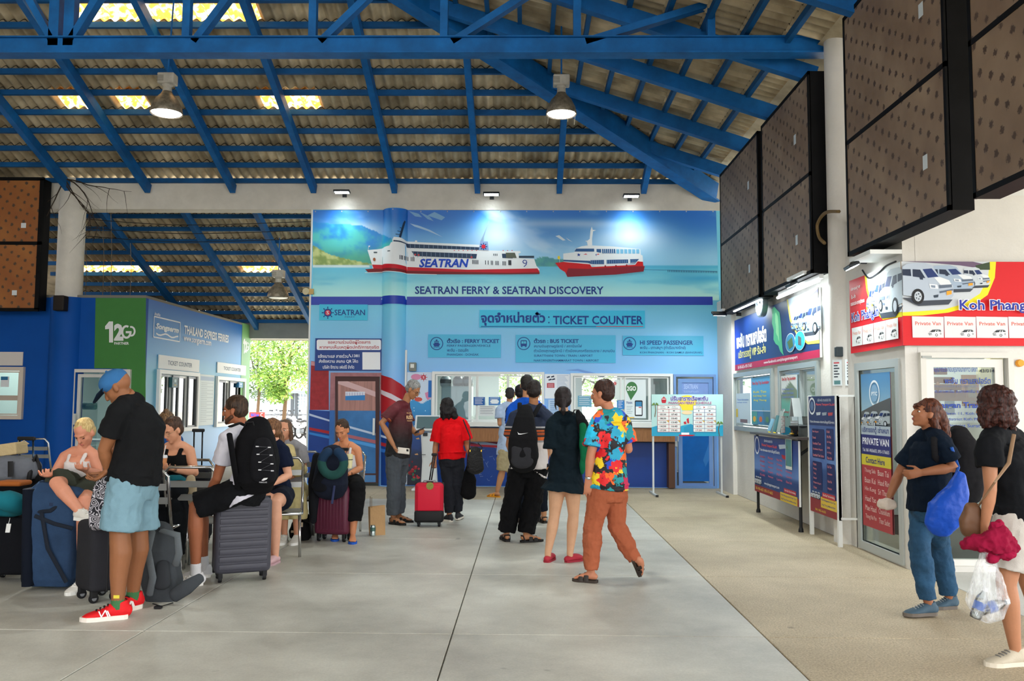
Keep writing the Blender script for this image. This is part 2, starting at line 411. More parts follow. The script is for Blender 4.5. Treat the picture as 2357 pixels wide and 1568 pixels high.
def sheet_mesh(mat,wdt=.48,ln=.56,amp=.030,per=.16,seg=8):
 mb=MB();n=int(round(wdt/per*seg));t=.009
 for i in range(n+1):
  x=-wdt/2+wdt*i/n;z=amp*math.cos(2*PI*(x+wdt/2)/per)
  mb.v+=[Vector((x,-ln/2,z+.014)),Vector((x,ln/2,z-.014)),Vector((x,ln/2,z-.014+t*2))]
 for i in range(n):
  a=i*3;mb.f+=[(a,a+3,a+4,a+1),(a+1,a+4,a+5,a+2),(a+2,a+5,a+3,a)]
 mb.mats=[mat,M('#2c251c',.9)if mat is not SKYL else mat];mb.m=[0,1,0]*n;me=mb.build('roof_sheet',None,None,smooth=True,sharp=50)  # dark end faces: overlap shadow put into the colour, plus edge grime
 d=me.data;bpy.data.objects.remove(me);return d
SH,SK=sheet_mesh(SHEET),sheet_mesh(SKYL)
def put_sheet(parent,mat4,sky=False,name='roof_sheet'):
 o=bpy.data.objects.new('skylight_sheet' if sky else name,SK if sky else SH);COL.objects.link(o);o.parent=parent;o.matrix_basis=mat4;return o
def hip_x(Y):return WX-.1-PB*(YB-Y)/PR
ce=thing('ceiling',(0,0,0),kind='structure')
sl=math.atan(PB)
SKY_B=[(170,30),(215,30),(262,30),(300,30),(408,30),(455,30),(500,30),(540,30),(155,240),(200,240),(272,240),(658,243),(690,243)]
def pxB(px,py):
 d=ray(px,py);t=(EZ+PB*YB-CH)/(d.z+PB*d.y);return Vector((d.x*t,d.y*t,CH+d.z*t))
cols=[-10.4+.48*i for i in range(30)]
skyc=set()
for a,b in SKY_B:
 p=pxB(a,b);skyc.add((round((p.x-cols[0])/.48),int((YB-p.y)//.45)))
for r in range(10):
 Yc=YB-.45*(r+.5)
 for i,xc in enumerate(cols):
  if xc>hip_x(Yc)+.5:continue
  R=Matrix(((1,0,0),(0,-math.cos(sl),math.sin(sl)),(0,math.sin(sl),math.cos(sl)))).to_4x4()
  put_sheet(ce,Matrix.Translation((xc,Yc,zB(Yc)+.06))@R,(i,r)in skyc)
mb=MB();n=60
y1=YB-4.5
mb.add([(-10.7,y1+.1,zB(y1+.1)+.06),(hip_x(y1)+.3,y1+.1,zB(y1+.1)+.06),(-5.3,YB-8.3*PR/PB-.2,zB(YB-8.3*PR/PB-.2)+.1),(-5.6,YB-8.3*PR/PB,zB(YB-8.3*PR/PB)+.1)],[(0,1,2,3)])
mb.add([(-15,YB,EZ+.02),(-10.6,YB,EZ+.02),(-10.6,y1-3,zB(y1-3)+.02),(-15,y1-3,zB(y1-3)+.02)],[(0,1,2,3)])
mb.build('roof_cover',SHEET,ce)
for k in range(11):
 Y=YB-.06-.45*k
 x1=min(WX-.1,hip_x(Y))
 MB().obox(((-10.6+x1)/2,Y,zB(Y)-.035),((x1+10.6)/2,0,0),(0,.03,0),(0,0,.042)).build('purlin',BLUE2,ce)
for px in(-22,165,345,540,725,910,1100,1287,1480):
 X=P(px,410,YB).x;Yt=max(YB-5.2,YB-(WX-.1-X)*PR/PB)
 MB().bar((X,YB-.05,zB(YB)-.17),(X,Yt,zB(Yt)-.17),.10,.17).build('rafter',BLUE,ce)
cr=thing('ceiling',(0,0,0),kind='structure')
sr=math.atan(PR)
for r in range(13):
 Xc=WX-.1-.45*(r+.5)
 for j in range(17):
  Yc=YB-.24-.48*j
  if Yc<8.2 or Xc<hip_x(Yc)-.5:continue
  R=Matrix(((0,-math.cos(sr),math.sin(sr)),(-1,0,0),(0,math.sin(sr),math.cos(sr)))).to_4x4()
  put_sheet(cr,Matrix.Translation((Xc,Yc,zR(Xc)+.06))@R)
XR=-5.3
mb=MB()
mb.add([(WX+5.5,8.4,zR(WX+5.5)+.02),(XR,8.4,zR(XR)+.07),(XR,-7,zR(XR)+.07),(WX+5.5,-7,zR(WX+5.5)+.02)],[(0,1,2,3)])  # eave stretched out of view to keep sky and sun off the right side
mb.add([(WX-.2,YB,zR(WX-.2)+.03),(WX-.2,8.4,zR(WX-.2)+.03),(WX+5.5,8.4,zR(WX+5.5)+.03),(WX+5.5,YB,zR(WX+5.5)+.03)],[(0,1,2,3)])
mb.add([(hip_x(10.5)+.4,10.5,zR(hip_x(10.5)+.4)+.1),(hip_x(10.5)+.4,8.4,zR(hip_x(10.5)+.4)+.1),(XR,8.4,zR(XR)+.1),(XR,9.2,zR(XR)+.1)],[(0,1,2,3)])
mb.add([(XR,9.3,zR(XR)+.07),(XR,-7,zR(XR)+.07),(-15,-7,zR(XR)-(XR+15)*-PR*-1+.07),(-15,16,EZ)],[(0,1,2,3)])
mb.build('roof_cover',SHEET,cr)
for k in range(1,13):
 X=WX-.1-.45*k;Yh=YB-(WX-.1-X)*PR/PB
 MB().obox((X,(Yh+8)/2,zR(X)-.03),(.03,0,0),(0,(Yh-8)/2,0),(0,0,.042)).build('purlin',BLUE2,cr)
for Y in(14.8,13.3,11.8,10.35,8.6):
 X0=hip_x(Y)
 MB().bar((WX-.1,Y,zR(WX-.1)-.16),(X0,Y,zR(X0)-.16),.12,.2).build('rafter',BLUE,cr)
hp0=Vector((WX-.1,YB,EZ-.2));hd=Vector((-1/PR,-1/PB,1))
MB().bar(hp0,hp0+hd*2.6,.16,.34).bar(hp0-Vector((0,0,.18)),hp0+hd*2.6-Vector((0,0,.18)),.26,.03).build('hip_rafter',BLUE,cr)
TY=10.0
tz=P(1900,108,TY).z
tr=thing('roof_truss',(-1,TY,tz),'long blue steel roof truss spanning the hall, straight tie beam under sloping web bars','truss')
def steel(a,b,w_,h_,name):
 return MB().bar(a,b,w_,h_*.2 if False else h_).build(name,BLUE,tr)
xe=P(1915,108,TY).x
mb=MB().box(-14,xe,TY-.06,TY+.06,tz-.09,tz+.09).box(-14,xe,TY-.10,TY+.10,tz-.105,tz-.085).box(-14,xe,TY-.10,TY+.10,tz+.085,tz+.1)
mb.build('tie_beam',BLUE,tr)
def tc(X):return tz+.06+.31*(xe-X)
MB().bar((xe,TY,tc(xe)),(-4.2,TY,tc(-4.2)),.2,.02).bar((xe,TY,tc(xe)+.1),(-4.2,TY,tc(-4.2)+.1),.1,.2).build('top_chord',BLUE,tr)
posts=[P(p,90,TY).x for p in(1636,1328,1022,720,430)]
kp=P(145,90,TY).x
for X in posts:MB().bar((X,TY,tz),(X,TY,tc(X)),.09,.1,(0,1,0)).build('web_post',BLUE,tr)
for dx in(-.09,.09):MB().bar((kp+dx,TY,tz),(kp+dx,TY,tc(-4.2)),.12,.12,(0,1,0)).build('web_post',BLUE,tr)
pp=posts+[kp]
for i in range(1,6):
 a,b=pp[i],pp[i-1];MB().bar((a+.1,TY,tz+.05),(b-.05,TY,tc(b)),.08,.12,(0,1,0)).build('web_brace',BLUE,tr)
MB().bar((kp-.1,TY,tz+.05),(kp-1.5,TY,tc(posts[4])),.08,.12,(0,1,0)).build('web_brace',BLUE,tr)
for a,b in((-8.3,-6.9),):MB().bar((a,TY,tz),(a,TY,tz+1.5),.09,.1,(0,1,0)).build('web_post',BLUE,tr)
cf=thing('ceiling',(0,0,0),kind='structure')
def zF(Y):return P(640,735,22.0).z+.386*(22-Y)
s3=math.atan(.386)
for r in range(13):
 Yc=22.6-.45*(r+.5)
 if Yc<17.2:continue
 for i in range(20):
  xc=-10.6+.48*i
  if xc>-3.0:continue
  R=Matrix(((1,0,0),(0,-math.cos(s3),math.sin(s3)),(0,math.sin(s3),math.cos(s3)))).to_4x4()
  sky=r==6 and(xc<-8.2 or-6.6<xc<-5.4 or-4.6<xc)
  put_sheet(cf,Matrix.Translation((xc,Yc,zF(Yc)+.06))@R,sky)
mb=MB().add([(-11,17.5,zF(17.5)+.05),(-3,17.5,zF(17.5)+.05),(-3,16.2,zF(16.2)+.05),(-11,16.2,zF(16.2)+.05)],[(0,1,2,3)])
mb.add([(-3.2,16,zF(16)),(4.5,16,zF(16)),(4.5,22.4,zF(22.4)),(-3.2,22.4,zF(22.4))],[(0,1,2,3)])
mb.add([(-10.7,16.2,zF(16.2)),(-18,16.2,zF(16.2)),(-18,22.6,zF(22.6)),(-10.7,22.6,zF(22.6))],[(0,1,2,3)]).build('roof_cover',SHEET,cf)
for k in range(13):
 Y=22.5-.45*k
 MB().obox((-7,Y,zF(Y)-.03),(4,0,0),(0,.03,0),(0,0,.042)).build('purlin',BLUE2,cf)
for px,py in((425,485),(590,485),(235,485)):
 d=ray(px,py);t=(zF(0)-.12-CH)/(d.z+.386*d.y);X=d.x*t
 MB().bar((X,22.4,zF(22.4)-.15),(X,16.4,zF(16.4)-.15),.10,.16).build('rafter',BLUE2,cf)
# ---------------- beams, columns, back wall
bz0,bz1=P(1100,484,YB).z,P(1100,414,YB).z
XL=P(716,700,YB).x;XRt=P(1650,700,YB).x
MB().box(P(100,440,YB).x,WX,YB-.02,YB+.3,bz0,bz1).build('trim_1',BEAMW);tag(bpy.data.objects['trim_1'],'long whitewashed concrete eaves beam',kind='structure')
mb=MB();c0=P(160,500,YB);mb.lathe((c0.x,YB+.1,0),[(.235,0),(.235,bz1)],28)
mb.build('column',BEAMW,smooth=True);tag(bpy.data.objects['column'],kind='structure')
def holes_wall(name,x0,x1,z0,z1,ya,yb,holes,mat,axis='y'):
 xs=sorted(set([x0,x1]+[h for q in holes for h in q[:2]]));zs=sorted(set([z0,z1]+[h for q in holes for h in q[2:]]))
 mb=MB()
 for a,b in zip(xs,xs[1:]):
  for c,d in zip(zs,zs[1:]):
   cx,cz=(a+b)/2,(c+d)/2
   if any(h[0]<cx<h[1]and h[2]<cz<h[3]for h in holes):continue
   if axis=='y':mb.box(a,b,ya,yb,c,d)
   else:mb.box(ya,yb,a,b,c,d)
 return tag(mb.build(name,mat),kind='structure')
def hole(px0,py0,px1,py1,Y):a,b=P(px0,py0,Y),P(px1,py1,Y);return(a.x,b.x,b.z,a.z)
D1=hole(766,858,880,1113,YB);D1=(D1[0],D1[1],0,D1[3])
D2=hole(1549,862,1649,1121,YB);D2=(D2[0],D2[1],0,D2[3])
W1=hole(998,858,1250,975,YB);W2=hole(1315,862,1546,975,YB)
SKYB=bpy.data.materials.new('blue_wall_vinyl');SKYB.use_nodes=True
nt=SKYB.node_tree;b=nt.nodes['Principled BSDF'];gm=nt.nodes.new('ShaderNodeNewGeometry');sx=nt.nodes.new('ShaderNodeSeparateXYZ')
mr=nt.nodes.new('ShaderNodeMapRange');mr.inputs[1].default_value=1.9;mr.inputs[2].default_value=3.4
rp=nt.nodes.new('ShaderNodeValToRGB');rp.color_ramp.elements[0].color=(*lin('#7fb6f2'),1);rp.color_ramp.elements[1].color=(*lin('#74d2f4'),1)
nt.links.new(gm.outputs['Position'],sx.inputs[0]);nt.links.new(sx.outputs[2],mr.inputs[0]);nt.links.new(mr.outputs[0],rp.inputs[0]);nt.links.new(rp.outputs[0],b.inputs['Base Color']);b.inputs['Roughness'].default_value=.4
holes_wall('wall_back',XL,XRt+.1,0,bz0,YB,YB+.15,[D1,D2,W1,W2],SKYB)
xbc,rbc=P(909,600,YB).x,.225
mb=MB();mb.loft([(xbc,YB+.03,0),(xbc,YB+.03,bz0)],[rbc,rbc],40,wdir=(1,0,0));mb.build('column',SKYB,smooth=True,sharp=40);tag(bpy.data.objects['column.001'],kind='structure')
MB().box(XL-.03,XL,YB-.02,YB+.16,0,bz0).build('trim_2',ALUW);tag(bpy.data.objects['trim_2'],kind='structure')
offi=tag(MB().add([(XL,20,0),(WX,20,0),(WX,20,3),(XL,20,3)],[]).box(XL+.01,XL+.1,YB+.15,22,0,4.2).box(XL,WX,YB+.15,20,2.75,2.85).box(WX-.05,WX+.05,YB+.15,20,0,2.8).build('wall_office',M('#d9ddd8',.8)),kind='structure')
holes_wall('wall_office_back',XL,WX,0,2.8,19.9,20.0,[(-.6,.9,.9,2.4),(1.3,2.1,1.0,2.3)],M('#d9ddd8',.8))
W3=(PX(1787,0,WX).y,PX(1694,0,WX).y);ztop=3.2
K1a,K1b=PX(1888,800,WX).y,PX(1692,800,WX).y
def zy(px,py):return PX(px,py,WX)
w3=(zy(1782,900).y,zy(1694,900).y,zy(1694,984).z,zy(1694,866).z)
w4=(zy(1888,900).y,zy(1800,900).y,zy(1800,996).z,zy(1800,850).z)
holes_wall('wall_right',9.5,YB,0,3.45,WX,WX+.12,[w3,w4],WHITE,'x')
MB().box(XRt,WX,YB-1.1,YB,0,3.4).build('trim_3',WHITE);tag(bpy.data.objects['trim_3'],'white corner pilaster',kind='structure')
mb=MB().lathe((WX+.05,9.82,0),[(.21,0),(.21,5.9)],28);mb.build('column',WHITE,smooth=True);tag(bpy.data.objects['column.002'],kind='structure')
KY=8.17
cg=(8.36,9.2,.12,PX(2070,838,WX-.03).z+.08)
KZ=P(2300,450,KY).z;fz0=P(2200,797,KY).z
cg=(8.30,9.3,.1,fz0-.17)
holes_wall('wall_right_side',KY,9.62,0,KZ,WX-.05,WX+.07,[cg],WHITE,'x')
dh=hole(2112,812,2342,1300,KY);dh=(dh[0],dh[1],0,dh[3])
holes_wall('wall_right_front',WX+.07,8.8,0,KZ,KY,KY+.12,[dh],WHITE)
tag(MB().box(WX,8.8,KY,12.5,KZ,KZ+.08).build('ceiling_shop',M('#d8d8d4',.8)),kind='structure')
tag(MB().box(WX+.1,8.8,12.3,12.45,0,KZ).box(8.7,8.8,KY+.1,12.4,0,KZ).box(6.4,6.5,12.4,YB,0,3.4).box(WX,6.5,12.4,YB,2.7,2.8).build('wall_shop',M('#dfe3e0',.8)),kind='structure')
xs0=P(336,686,YB);LZ=xs0.z;LXs=xs0.x
NAVY=M('#064a9c',.6,var=.12,vscale=1.2,spec=.15);GREEN=M('#3c7a3a',.6,var=.06)
hw=hole(-60,847,51,963,YB);hd_=hole(170,850,292,1160,YB);hd_=(hd_[0],hd_[1],0,hd_[3])
holes_wall('wall_left_front',-13.5,LXs,0,LZ,YB,YB+.12,[hw,hd_],NAVY)
mb=MB();cb=P(152,700,YB);mb.loft([(cb.x,YB+.1,0),(cb.x,YB+.1,LZ)],[.3,.3],40,wdir=(1,0,0));mb.build('column',NAVY,smooth=True,sharp=40);tag(bpy.data.objects['column.003'],kind='structure')
def sY(px):return PX(px,900,LXs).y
def sz(px,py):return PX(px,py,LXs).z
sw1=(sY(361),sY(452),sz(361,994),sz(361,856));sw2=(sY(496),sY(560),sz(496,980),sz(496,871))
YE=sY(572)
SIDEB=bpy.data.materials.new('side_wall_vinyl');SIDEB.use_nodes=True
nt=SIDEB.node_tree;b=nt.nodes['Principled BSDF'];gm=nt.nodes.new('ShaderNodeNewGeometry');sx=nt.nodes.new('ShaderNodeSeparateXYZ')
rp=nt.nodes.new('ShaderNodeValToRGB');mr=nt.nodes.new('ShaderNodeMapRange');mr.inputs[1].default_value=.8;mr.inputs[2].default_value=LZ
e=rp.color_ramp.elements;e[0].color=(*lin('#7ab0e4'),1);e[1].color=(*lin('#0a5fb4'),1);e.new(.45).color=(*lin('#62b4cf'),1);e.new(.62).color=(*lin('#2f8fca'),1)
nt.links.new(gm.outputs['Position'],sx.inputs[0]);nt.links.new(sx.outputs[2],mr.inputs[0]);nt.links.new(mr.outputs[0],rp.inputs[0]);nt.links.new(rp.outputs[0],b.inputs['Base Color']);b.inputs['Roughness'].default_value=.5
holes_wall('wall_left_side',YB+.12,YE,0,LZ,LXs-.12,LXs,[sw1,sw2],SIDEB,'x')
tag(MB().box(-13.5,LXs,YB,YE,LZ-.0,LZ+.05).build('ceiling_kiosk',M('#77746c',.9)),kind='structure')
tag(MB().box(-13.4,LXs-.1,YE-.1,YE,0,LZ).box(-11,-10.9,YB+.1,YE,0,LZ).build('wall_kiosk_inner',M('#cfe0dc',.8)),kind='structure')
gb=P(645,736,22.2);gb2=P(645,780,22.2)
tag(MB().box(LXs-4,XL,22.1,22.4,gb2.z,gb.z).build('trim_4',M('#8d8f8c',.8,var=.1)),kind='structure')
tag(MB().box(LXs-4,XL+.2,22.4,23.6,gb2.z+.05,gb2.z+.1).build('ceiling_eaves',M('#5b5a4c',.8)),kind='structure')
# ================================================================ PRINTS ON THE BACK WALL
CUTS=[880+3*i for i in range(21)]
BULGE=(xbc,rbc+.004,.03)
NB='#0c3c8c'
def BW(x0,y0,x1,y1,parent,off=.004,bulge=True,**k):
 return SB(x0,y0,x1,y1,YB-off,parent,bulge=BULGE if bulge else None,edges=CUTS if bulge else None,**k)
def A(*pts):return[(700+x/4.91,480+y/4.91)for x,y in pts]
def B(*pts):return[(1160+x/4.714,480+y/4.714)for x,y in pts]
bn=thing('banner',P(1180,590,YB),'wide glossy banner of two ferries on a turquoise sea above the ticket windows','banner')
S=BW(720,484,1648,690,bn,.010)
def seafn(X,Y):
 hz=611.0
 n=vnoise(X,Y*3,90,1);n2=vnoise(X-Y*1.2,Y*2+X*.25,140,5,5)
 sky=mixc(hexc('#2379d6'),hexc('#8fcdf2'),sm(484,600,Y))
 cl=sm(.5,.8,n2)*.9
 def glow(cx,cy,rx,ry):return np.exp(-(((X-cx)/rx)**2+((Y-cy)/ry)**2))
 cl=np.maximum(cl*.7,np.clip(glow(1160,548,75,40)*.8+glow(830,530,60,22)*.8+glow(1450,548,85,34)*.8+glow(1300,515,130,10)*.5,0,1))
 sky=mixc(sky,hexc('#f4fafd'),cl)
 dark=glow(960,500,70,26)*.75+glow(1610,500,60,60)*.5+glow(1240,540,60,30)*.35
 sky=mixc(sky,hexc('#1466c8'),np.clip(dark,0,1)*(1-cl*.6))
 sea=mixc(hexc('#5cc2e2'),hexc('#b8f0ec'),sm(hz,690,Y));sea=mixc(sea,hexc('#49b4dc'),sm(.5,.75,vnoise(X,Y*5,120,9))*.5)
 sea=mixc(sea,hexc('#2b9fd6'),glow(1620,640,60,8)*.8+glow(1600,614,120,4)*.5)
 c=np.where((Y<hz)[...,None],sky,sea)
 hy=510+np.interp(X,[720,770,830,870,900,905,912],[-1,3,6,24,40,40,60])+vnoise(X,Y*0,12,3)*4
 hill=mixc(hexc('#1f8ad6'),hexc('#4fc4c0'),sm(.35,.7,vnoise(X,Y,26,12,5)))
 hill=mixc(hill,hexc('#3f9f7e'),sm(560,600,Y)*.8)
 low=565+np.interp(X,[720,760,800,860],[0,22,32,44]);bush=mixc(hexc('#7f9a4c'),hexc('#c4cf86'),sm(.35,.7,vnoise(X,Y,9,30,4)))
 hill=np.where(((Y>low)&(X<862))[...,None],bush,hill)
 c=np.where(((Y>hy)&(Y<hz)&(X<912))[...,None],hill,c)
 h2=598-8*np.exp(-((X-1255)/26)**2)+vnoise(X,Y*0,8,4)*3
 c=np.where(((Y>h2)&(Y<hz+2)&(X>1228)&(X<1300))[...,None],mixc(hexc('#1f7f9a'),hexc('#4ca892'),vnoise(X,Y,8,8)),c)
 c=np.where(((Y>610)&(Y<615)&(X<850))[...,None],hexc('#cfe6ea'),c)
 return c
S.grid(720,484,1648,690,309,74,seafn,0,'printed_sky',MV('print',.4))
HW,HR,HD,WN='#eef3f6','#c81528','#7c1c22','#27405e'
S.poly(A((718,472),(830,463),(985,440),(985,437),(1003,405),(1038,398),(1020,372),(1035,345),(1115,350),(1160,375),(1255,378),(1258,362),(1280,364),(1282,382),(1990,412),(1995,372),(2078,375),(2088,475))+[(1166,578),(1197,578),(1199,582),(1193,584),(1196,594),(1229,596),(1234,612),(1241,620),(1236,631)]+A((780,720),(770,640)),HW,1)
S.poly(A((770,636),(930,640),(1060,650),(1160,662),(1850,692))+[(1236,618),(1240,624),(1241,630)]+A((2300,742),(1500,745),(1100,735),(930,728),(800,722)),HR,2)
S.poly(A((690,690),(790,680),(1000,690),(1160,705),(2300,728))+[(1241,627),(1240,631)]+A((2300,745),(1500,745),(1100,735),(730,728)),HD,3)
S.poly(A((1155,400),(1990,440),(1990,470),(1165,448)),WN,2).poly(A((1215,485),(1955,515),(1945,568),(1255,540)),WN,2)
S.poly(A((1030,380),(1100,385),(1160,400),(1160,412),(1100,400),(1030,396)),WN,2)
for k in range(14):x=1235+50*k;S.poly(A((x,490+k*2),(x+5,490+k*2),(x+5,556),(x,556)),'#7d93ad',3)
for k in range(15):x=1200+52*k;S.poly(A((x,405+k*2.4),(x+5,405+k*2.4),(x+5,455+k),(x,455+k)),'#7d93ad',3)
for x in(1095,1110,1122,1142,1155,1170,1208,1225,1240,1900,1915,1930,1945,1960,2045,2075,2110,2125,2160,2175,2190,2240,2255,2270):S.poly(A((x,545+(x-1095)*.045),(x+8,545+(x-1095)*.045),(x+8,592+(x-1095)*.045),(x,592+(x-1095)*.045)),'#23303e',2)
S.poly(A((2305,585),(2340,585),(2340,640),(2305,640)),'#3b4148',2).poly(A((2235,512),(2357,512),(2357,565),(2240,560)),WN,2)
S.poly([(1164,582),(1185,582),(1189,594),(1165,594)],'#5a6052',2).rect(1194,589,1229,594,'#33465a',2)
for x in(2140,2158,2176):S.poly(A((x,512),(x+8,512),(x+8,535),(x,535)),'#23303e',2)
S.poly(A((1995,372),(2078,375),(2088,475),(1975,470)),'#8ea9d2',2)
cx_,cy_=A((2030,432))[0]
for k in range(8):t=k*PI/4;S.line([(cx_,cy_),(cx_+8.4*math.cos(t),cy_+8.4*math.sin(t))],2.2,'#17388c',3)
S.ell(cx_,cy_,4.6,4.6,'#d8203a',4)
S.poly(A((1090,345),(1135,180),(1150,150),(1160,160),(1112,350)),'#1c3350',2)
S.poly(A((1055,310),(1110,316),(1108,322),(1055,318)),'#1c3350',2).poly(A((1100,235),(1135,240),(1133,246),(1100,242)),'#1c3350',2).poly(A((1075,275),(1120,280),(1118,286),(1075,282)),'#1c3350',2)
S.poly(A((1990,380),(2020,320),(2095,140),(2100,142),(2035,325),(2030,375)),'#8fa8c4',2)
S.line(A((728,470),(732,425)),.8,'#d8dde0',2).poly(A((728,425),(748,420),(746,436),(730,436)),'#f0f0ee',2)
S.ell(*A((795,578))[0],3,4,'#a6603c',3);S.rect(*A((788,492))[0],*A((828,506))[0],'#44505c',3);S.rect(*A((960,495))[0],*A((992,506))[0],'#44505c',3)
for k in range(9):S.ell(*A((1700+50*k+(k>5)*250,476))[0],1.3,1,'#d8304a',3,8)
for c in((1258,524),(1296,528),(1893,552)):S.ell(*A(c)[0],2.4,2.2,'#c94a4e',4,10)
S.text('SEATRAN',*A((1300,570))[0],*A((1862,668))[0],'#0d46c0',4,.035,.22)
S.text('9',1202,598,1213,615,'#1b3f96',4,-.01)
S.line(A((690,728),(900,722),(1150,740),(1500,748)),1.3,'#e8f4f6',4)
S.poly(B((640,490),(760,475),(775,435),(840,410),(920,400),(1180,412),(1470,440),(1475,500),(1495,510),(1498,575),(1100,640),(640,578)),HW,1)
S.poly(B((880,352),(905,350),(930,330),(940,240),(955,196),(965,232),(1002,236),(968,248),(955,330),(955,400),(905,400),(900,365)),HW,1)
S.poly(B((780,436),(975,436),(975,468),(762,468)),'#2b5d94',2)
S.poly(B((1000,440),(1050,440),(1050,480),(1000,472)),'#2b5d94',2)
for k in range(7):x=1060+21*k;S.poly(B((x,440),(x+15,440),(x+17,490),(x+2,486)),'#1f6098',2)
for k in range(6):x=1212+43*k;S.poly(B((x,442),(x+34,443),(x+34,490),(x,490)),'#7fc2e6',2)
S.poly(B((640,556),(930,568),(945,603),(900,590),(640,574)),'#315a8e',2)
S.poly(B((930,562),(1078,557),(1078,604),(945,604)),'#315a8e',2).poly(B((1105,557),(1338,552),(1338,592),(1105,600)),'#315a8e',2).poly(B((1358,550),(1455,548),(1425,585),(1358,590)),'#315a8e',2)
for k in range(22):
 x=950+23*k
 if not(1075<x<1105 or 1335<x<1358 or x>1430):S.poly(B((x,560),(x+3,560),(x+3,600),(x,600)),'#8fb6d8',3)
S.poly(B((550,590),(640,580),(930,606),(945,632),(1410,606),(1440,570),(1495,575),(1500,625),(1515,622),(1500,680),(1200,715),(680,742),(655,690),(600,655)),'#d5141e',2)
S.poly(B((690,650),(900,655),(1410,625),(1512,626),(1500,682),(1200,716),(680,742),(668,705)),'#8a1a2c',3)
S.line(B((930,606),(945,632),(1410,608),(1438,570),(1495,575)),1.3,'#eef2f4',4)
S.poly(B((788,490),(800,497),(805,485),(812,497),(828,494),(815,506),(822,520),(806,511),(792,520),(798,504)),'#173f9c',3).poly(B((855,500),(885,490),(900,500)),'#d5242e',3).poly(B((1000,505),(1015,490),(1033,498)),'#d5242e',3).poly(B((988,500),(1000,490),(996,520)),'#173f9c',3)
S.line(B((600,590),(597,545)),.8,'#dfe3e4',3).ell(*B((592,534))[0],3,4,'#f2dc3c',4)
for c in((1090,628),(1205,625),(1320,618)):S.ell(*B(c)[0],2,2.8,'#a31220',5,10)
S.line(B((1505,662),(2290,680)),.9,'#2a5c92',3)
for k in range(30):S.rect(*B((1760+18*k,664+k*.6))[0],*B((1766+18*k,688+k*.4))[0],'#2a4a72',3)
for q in(((560,300),(600,290),(670,345),(640,350)),((670,315),(745,365),(700,345))):S.poly(B(*q),'#d8e8f4',2)
S.poly(A((1200,170),(1300,195),(1430,245),(1570,325),(1400,255),(1250,205)),'#a8ccec',1)
for q in(((1190,30),(1300,60),(1340,100),(1260,90)),((1400,80),(1480,40),(1600,100),(1560,135)),((1310,40),(1420,90),(1470,145),(1400,120))):S.poly(A(*q),'#7fb0dc',1)
S.text('SEATRAN FERRY & SEATRAN DISCOVERY',955,659,1386,677,NB,5,.02)
S.done('printed_ferries')
e=MB()
for x in range(726,1645,61):e.ell(S.map(x,487,2),(.012,.006,.012),None,8,5)
tag(e.build('eyelet',M('#c9ccd0',.3,.6),bn),kind='stuff')
q=thing('blue_vinyl_strip',P(1180,695,YB),'narrow shiny dark blue vinyl strip running under the ferry banner','strip')
S=BW(716,683,1640,702,q,.014);S.grid(716,683,1640,702,150,4,lambda X,Y:mixc(hexc('#0a32a6'),hexc('#0d3cb8'),vnoise(X,Y*4,60,2)),0,'strip_face',MV('print',.45))
art=thing('wall_vinyl',P(1180,1000,YB),'red, white and deep blue wave artwork stuck across the lower ticket wall','wall art')
S=BW(707,760,1655,1122,art,.003,step=.0015)
DB=M('#0a3c8e',.35,var=.15,vscale=2)
RED=M('#a81a26',.4)
def flow(pieces):
 for a in pieces:S.poly(*a)
S.poly([(716,832),(757,838),(757,945),(713,945)],M('#a02c34',.55,var=.25,vscale=12),1)
S.poly([(878,864),(905,872),(925,885),(942,903),(942,985),(905,968),(878,962)],RED,1)
S.poly([(878,962),(905,968),(942,985),(942,1116),(878,1115)],DB,1).poly([(712,945),(766,948),(766,1113),(708,1112)],DB,1)
S.poly([(712,953),(766,970),(766,974),(712,958)],'#b7c6e2',2).poly([(878,1001),(942,1018),(942,1023),(878,1006)],'#b7c6e2',2)
S.poly([(712,985),(766,995),(766,1002),(712,991)],'#a8202c',2).poly([(878,1018),(942,1030),(942,1037),(878,1026)],'#a8202c',2)
S.poly([(712,996),(766,1006),(766,1013),(712,1001)],'#2b7fd0',2).poly([(878,1032),(942,1044),(942,1050),(878,1040)],'#2b6fc8',2)
S.poly([(878,898),(905,908),(942,930),(942,940),(905,920),(878,908)],'#cfc6d0',2)
S.poly([(716,833),(757,839),(757,848),(716,842)],'#c98f96',2)
S.poly([(935,1010),(1548,1016),(1548,1120),(935,1117)],DB,1)
S.poly([(1030,1010),(1160,1010),(1160,1024),(1030,1022)],'#6e2440',2).poly([(1060,1008),(1160,1026),(1160,1036),(1060,1014)],'#9db4d6',3)
S.poly([(1060,1022),(1160,1026),(1160,1032),(1060,1026)],'#b0243a',3)
for k in range(26):
 x=1080+random.random()*60;y=1030+random.random()*75;S.line([(x,y),(x+random.uniform(-8,8),y+random.uniform(-3,12))],.9,'#6f86b4',2)
S.poly([(1300,853),(1330,850),(1380,862),(1400,872),(1370,866),(1330,855)],'#6f9ad8',2)
S.done('wave_print')
cn=thing('service_counter',P(1230,990,YB-.2),'long white service ledge over an oak veneer band below the ticket windows','counter')
WOOD=M('#9a6b45',.5,bump=.2,bscale=6,var=.25,vscale=8,stretch=(6,1,.6))
def wbox(px0,py0,px1,py1,ya,yb,mat,name,parent):
 a,b=P(px0,py0,YB),P(px1,py1,YB);return MB().box(a.x,b.x,ya,yb,b.z,a.z).build(name,mat,parent)
for k,(a,b)in enumerate(((992,1160),(1160,1330),(1330,1549))):wbox(a+.6,984,b-.6,1016,YB-.26,YB-.22,WOOD,'veneer_panel',cn)
wbox(990,970,1549,984,YB-.30,YB-.01,ALUW,'ledge',cn)
wbox(992,1014,1549,1018,YB-.26,YB-.01,M('#1c2a44',.6),'underside',cn)
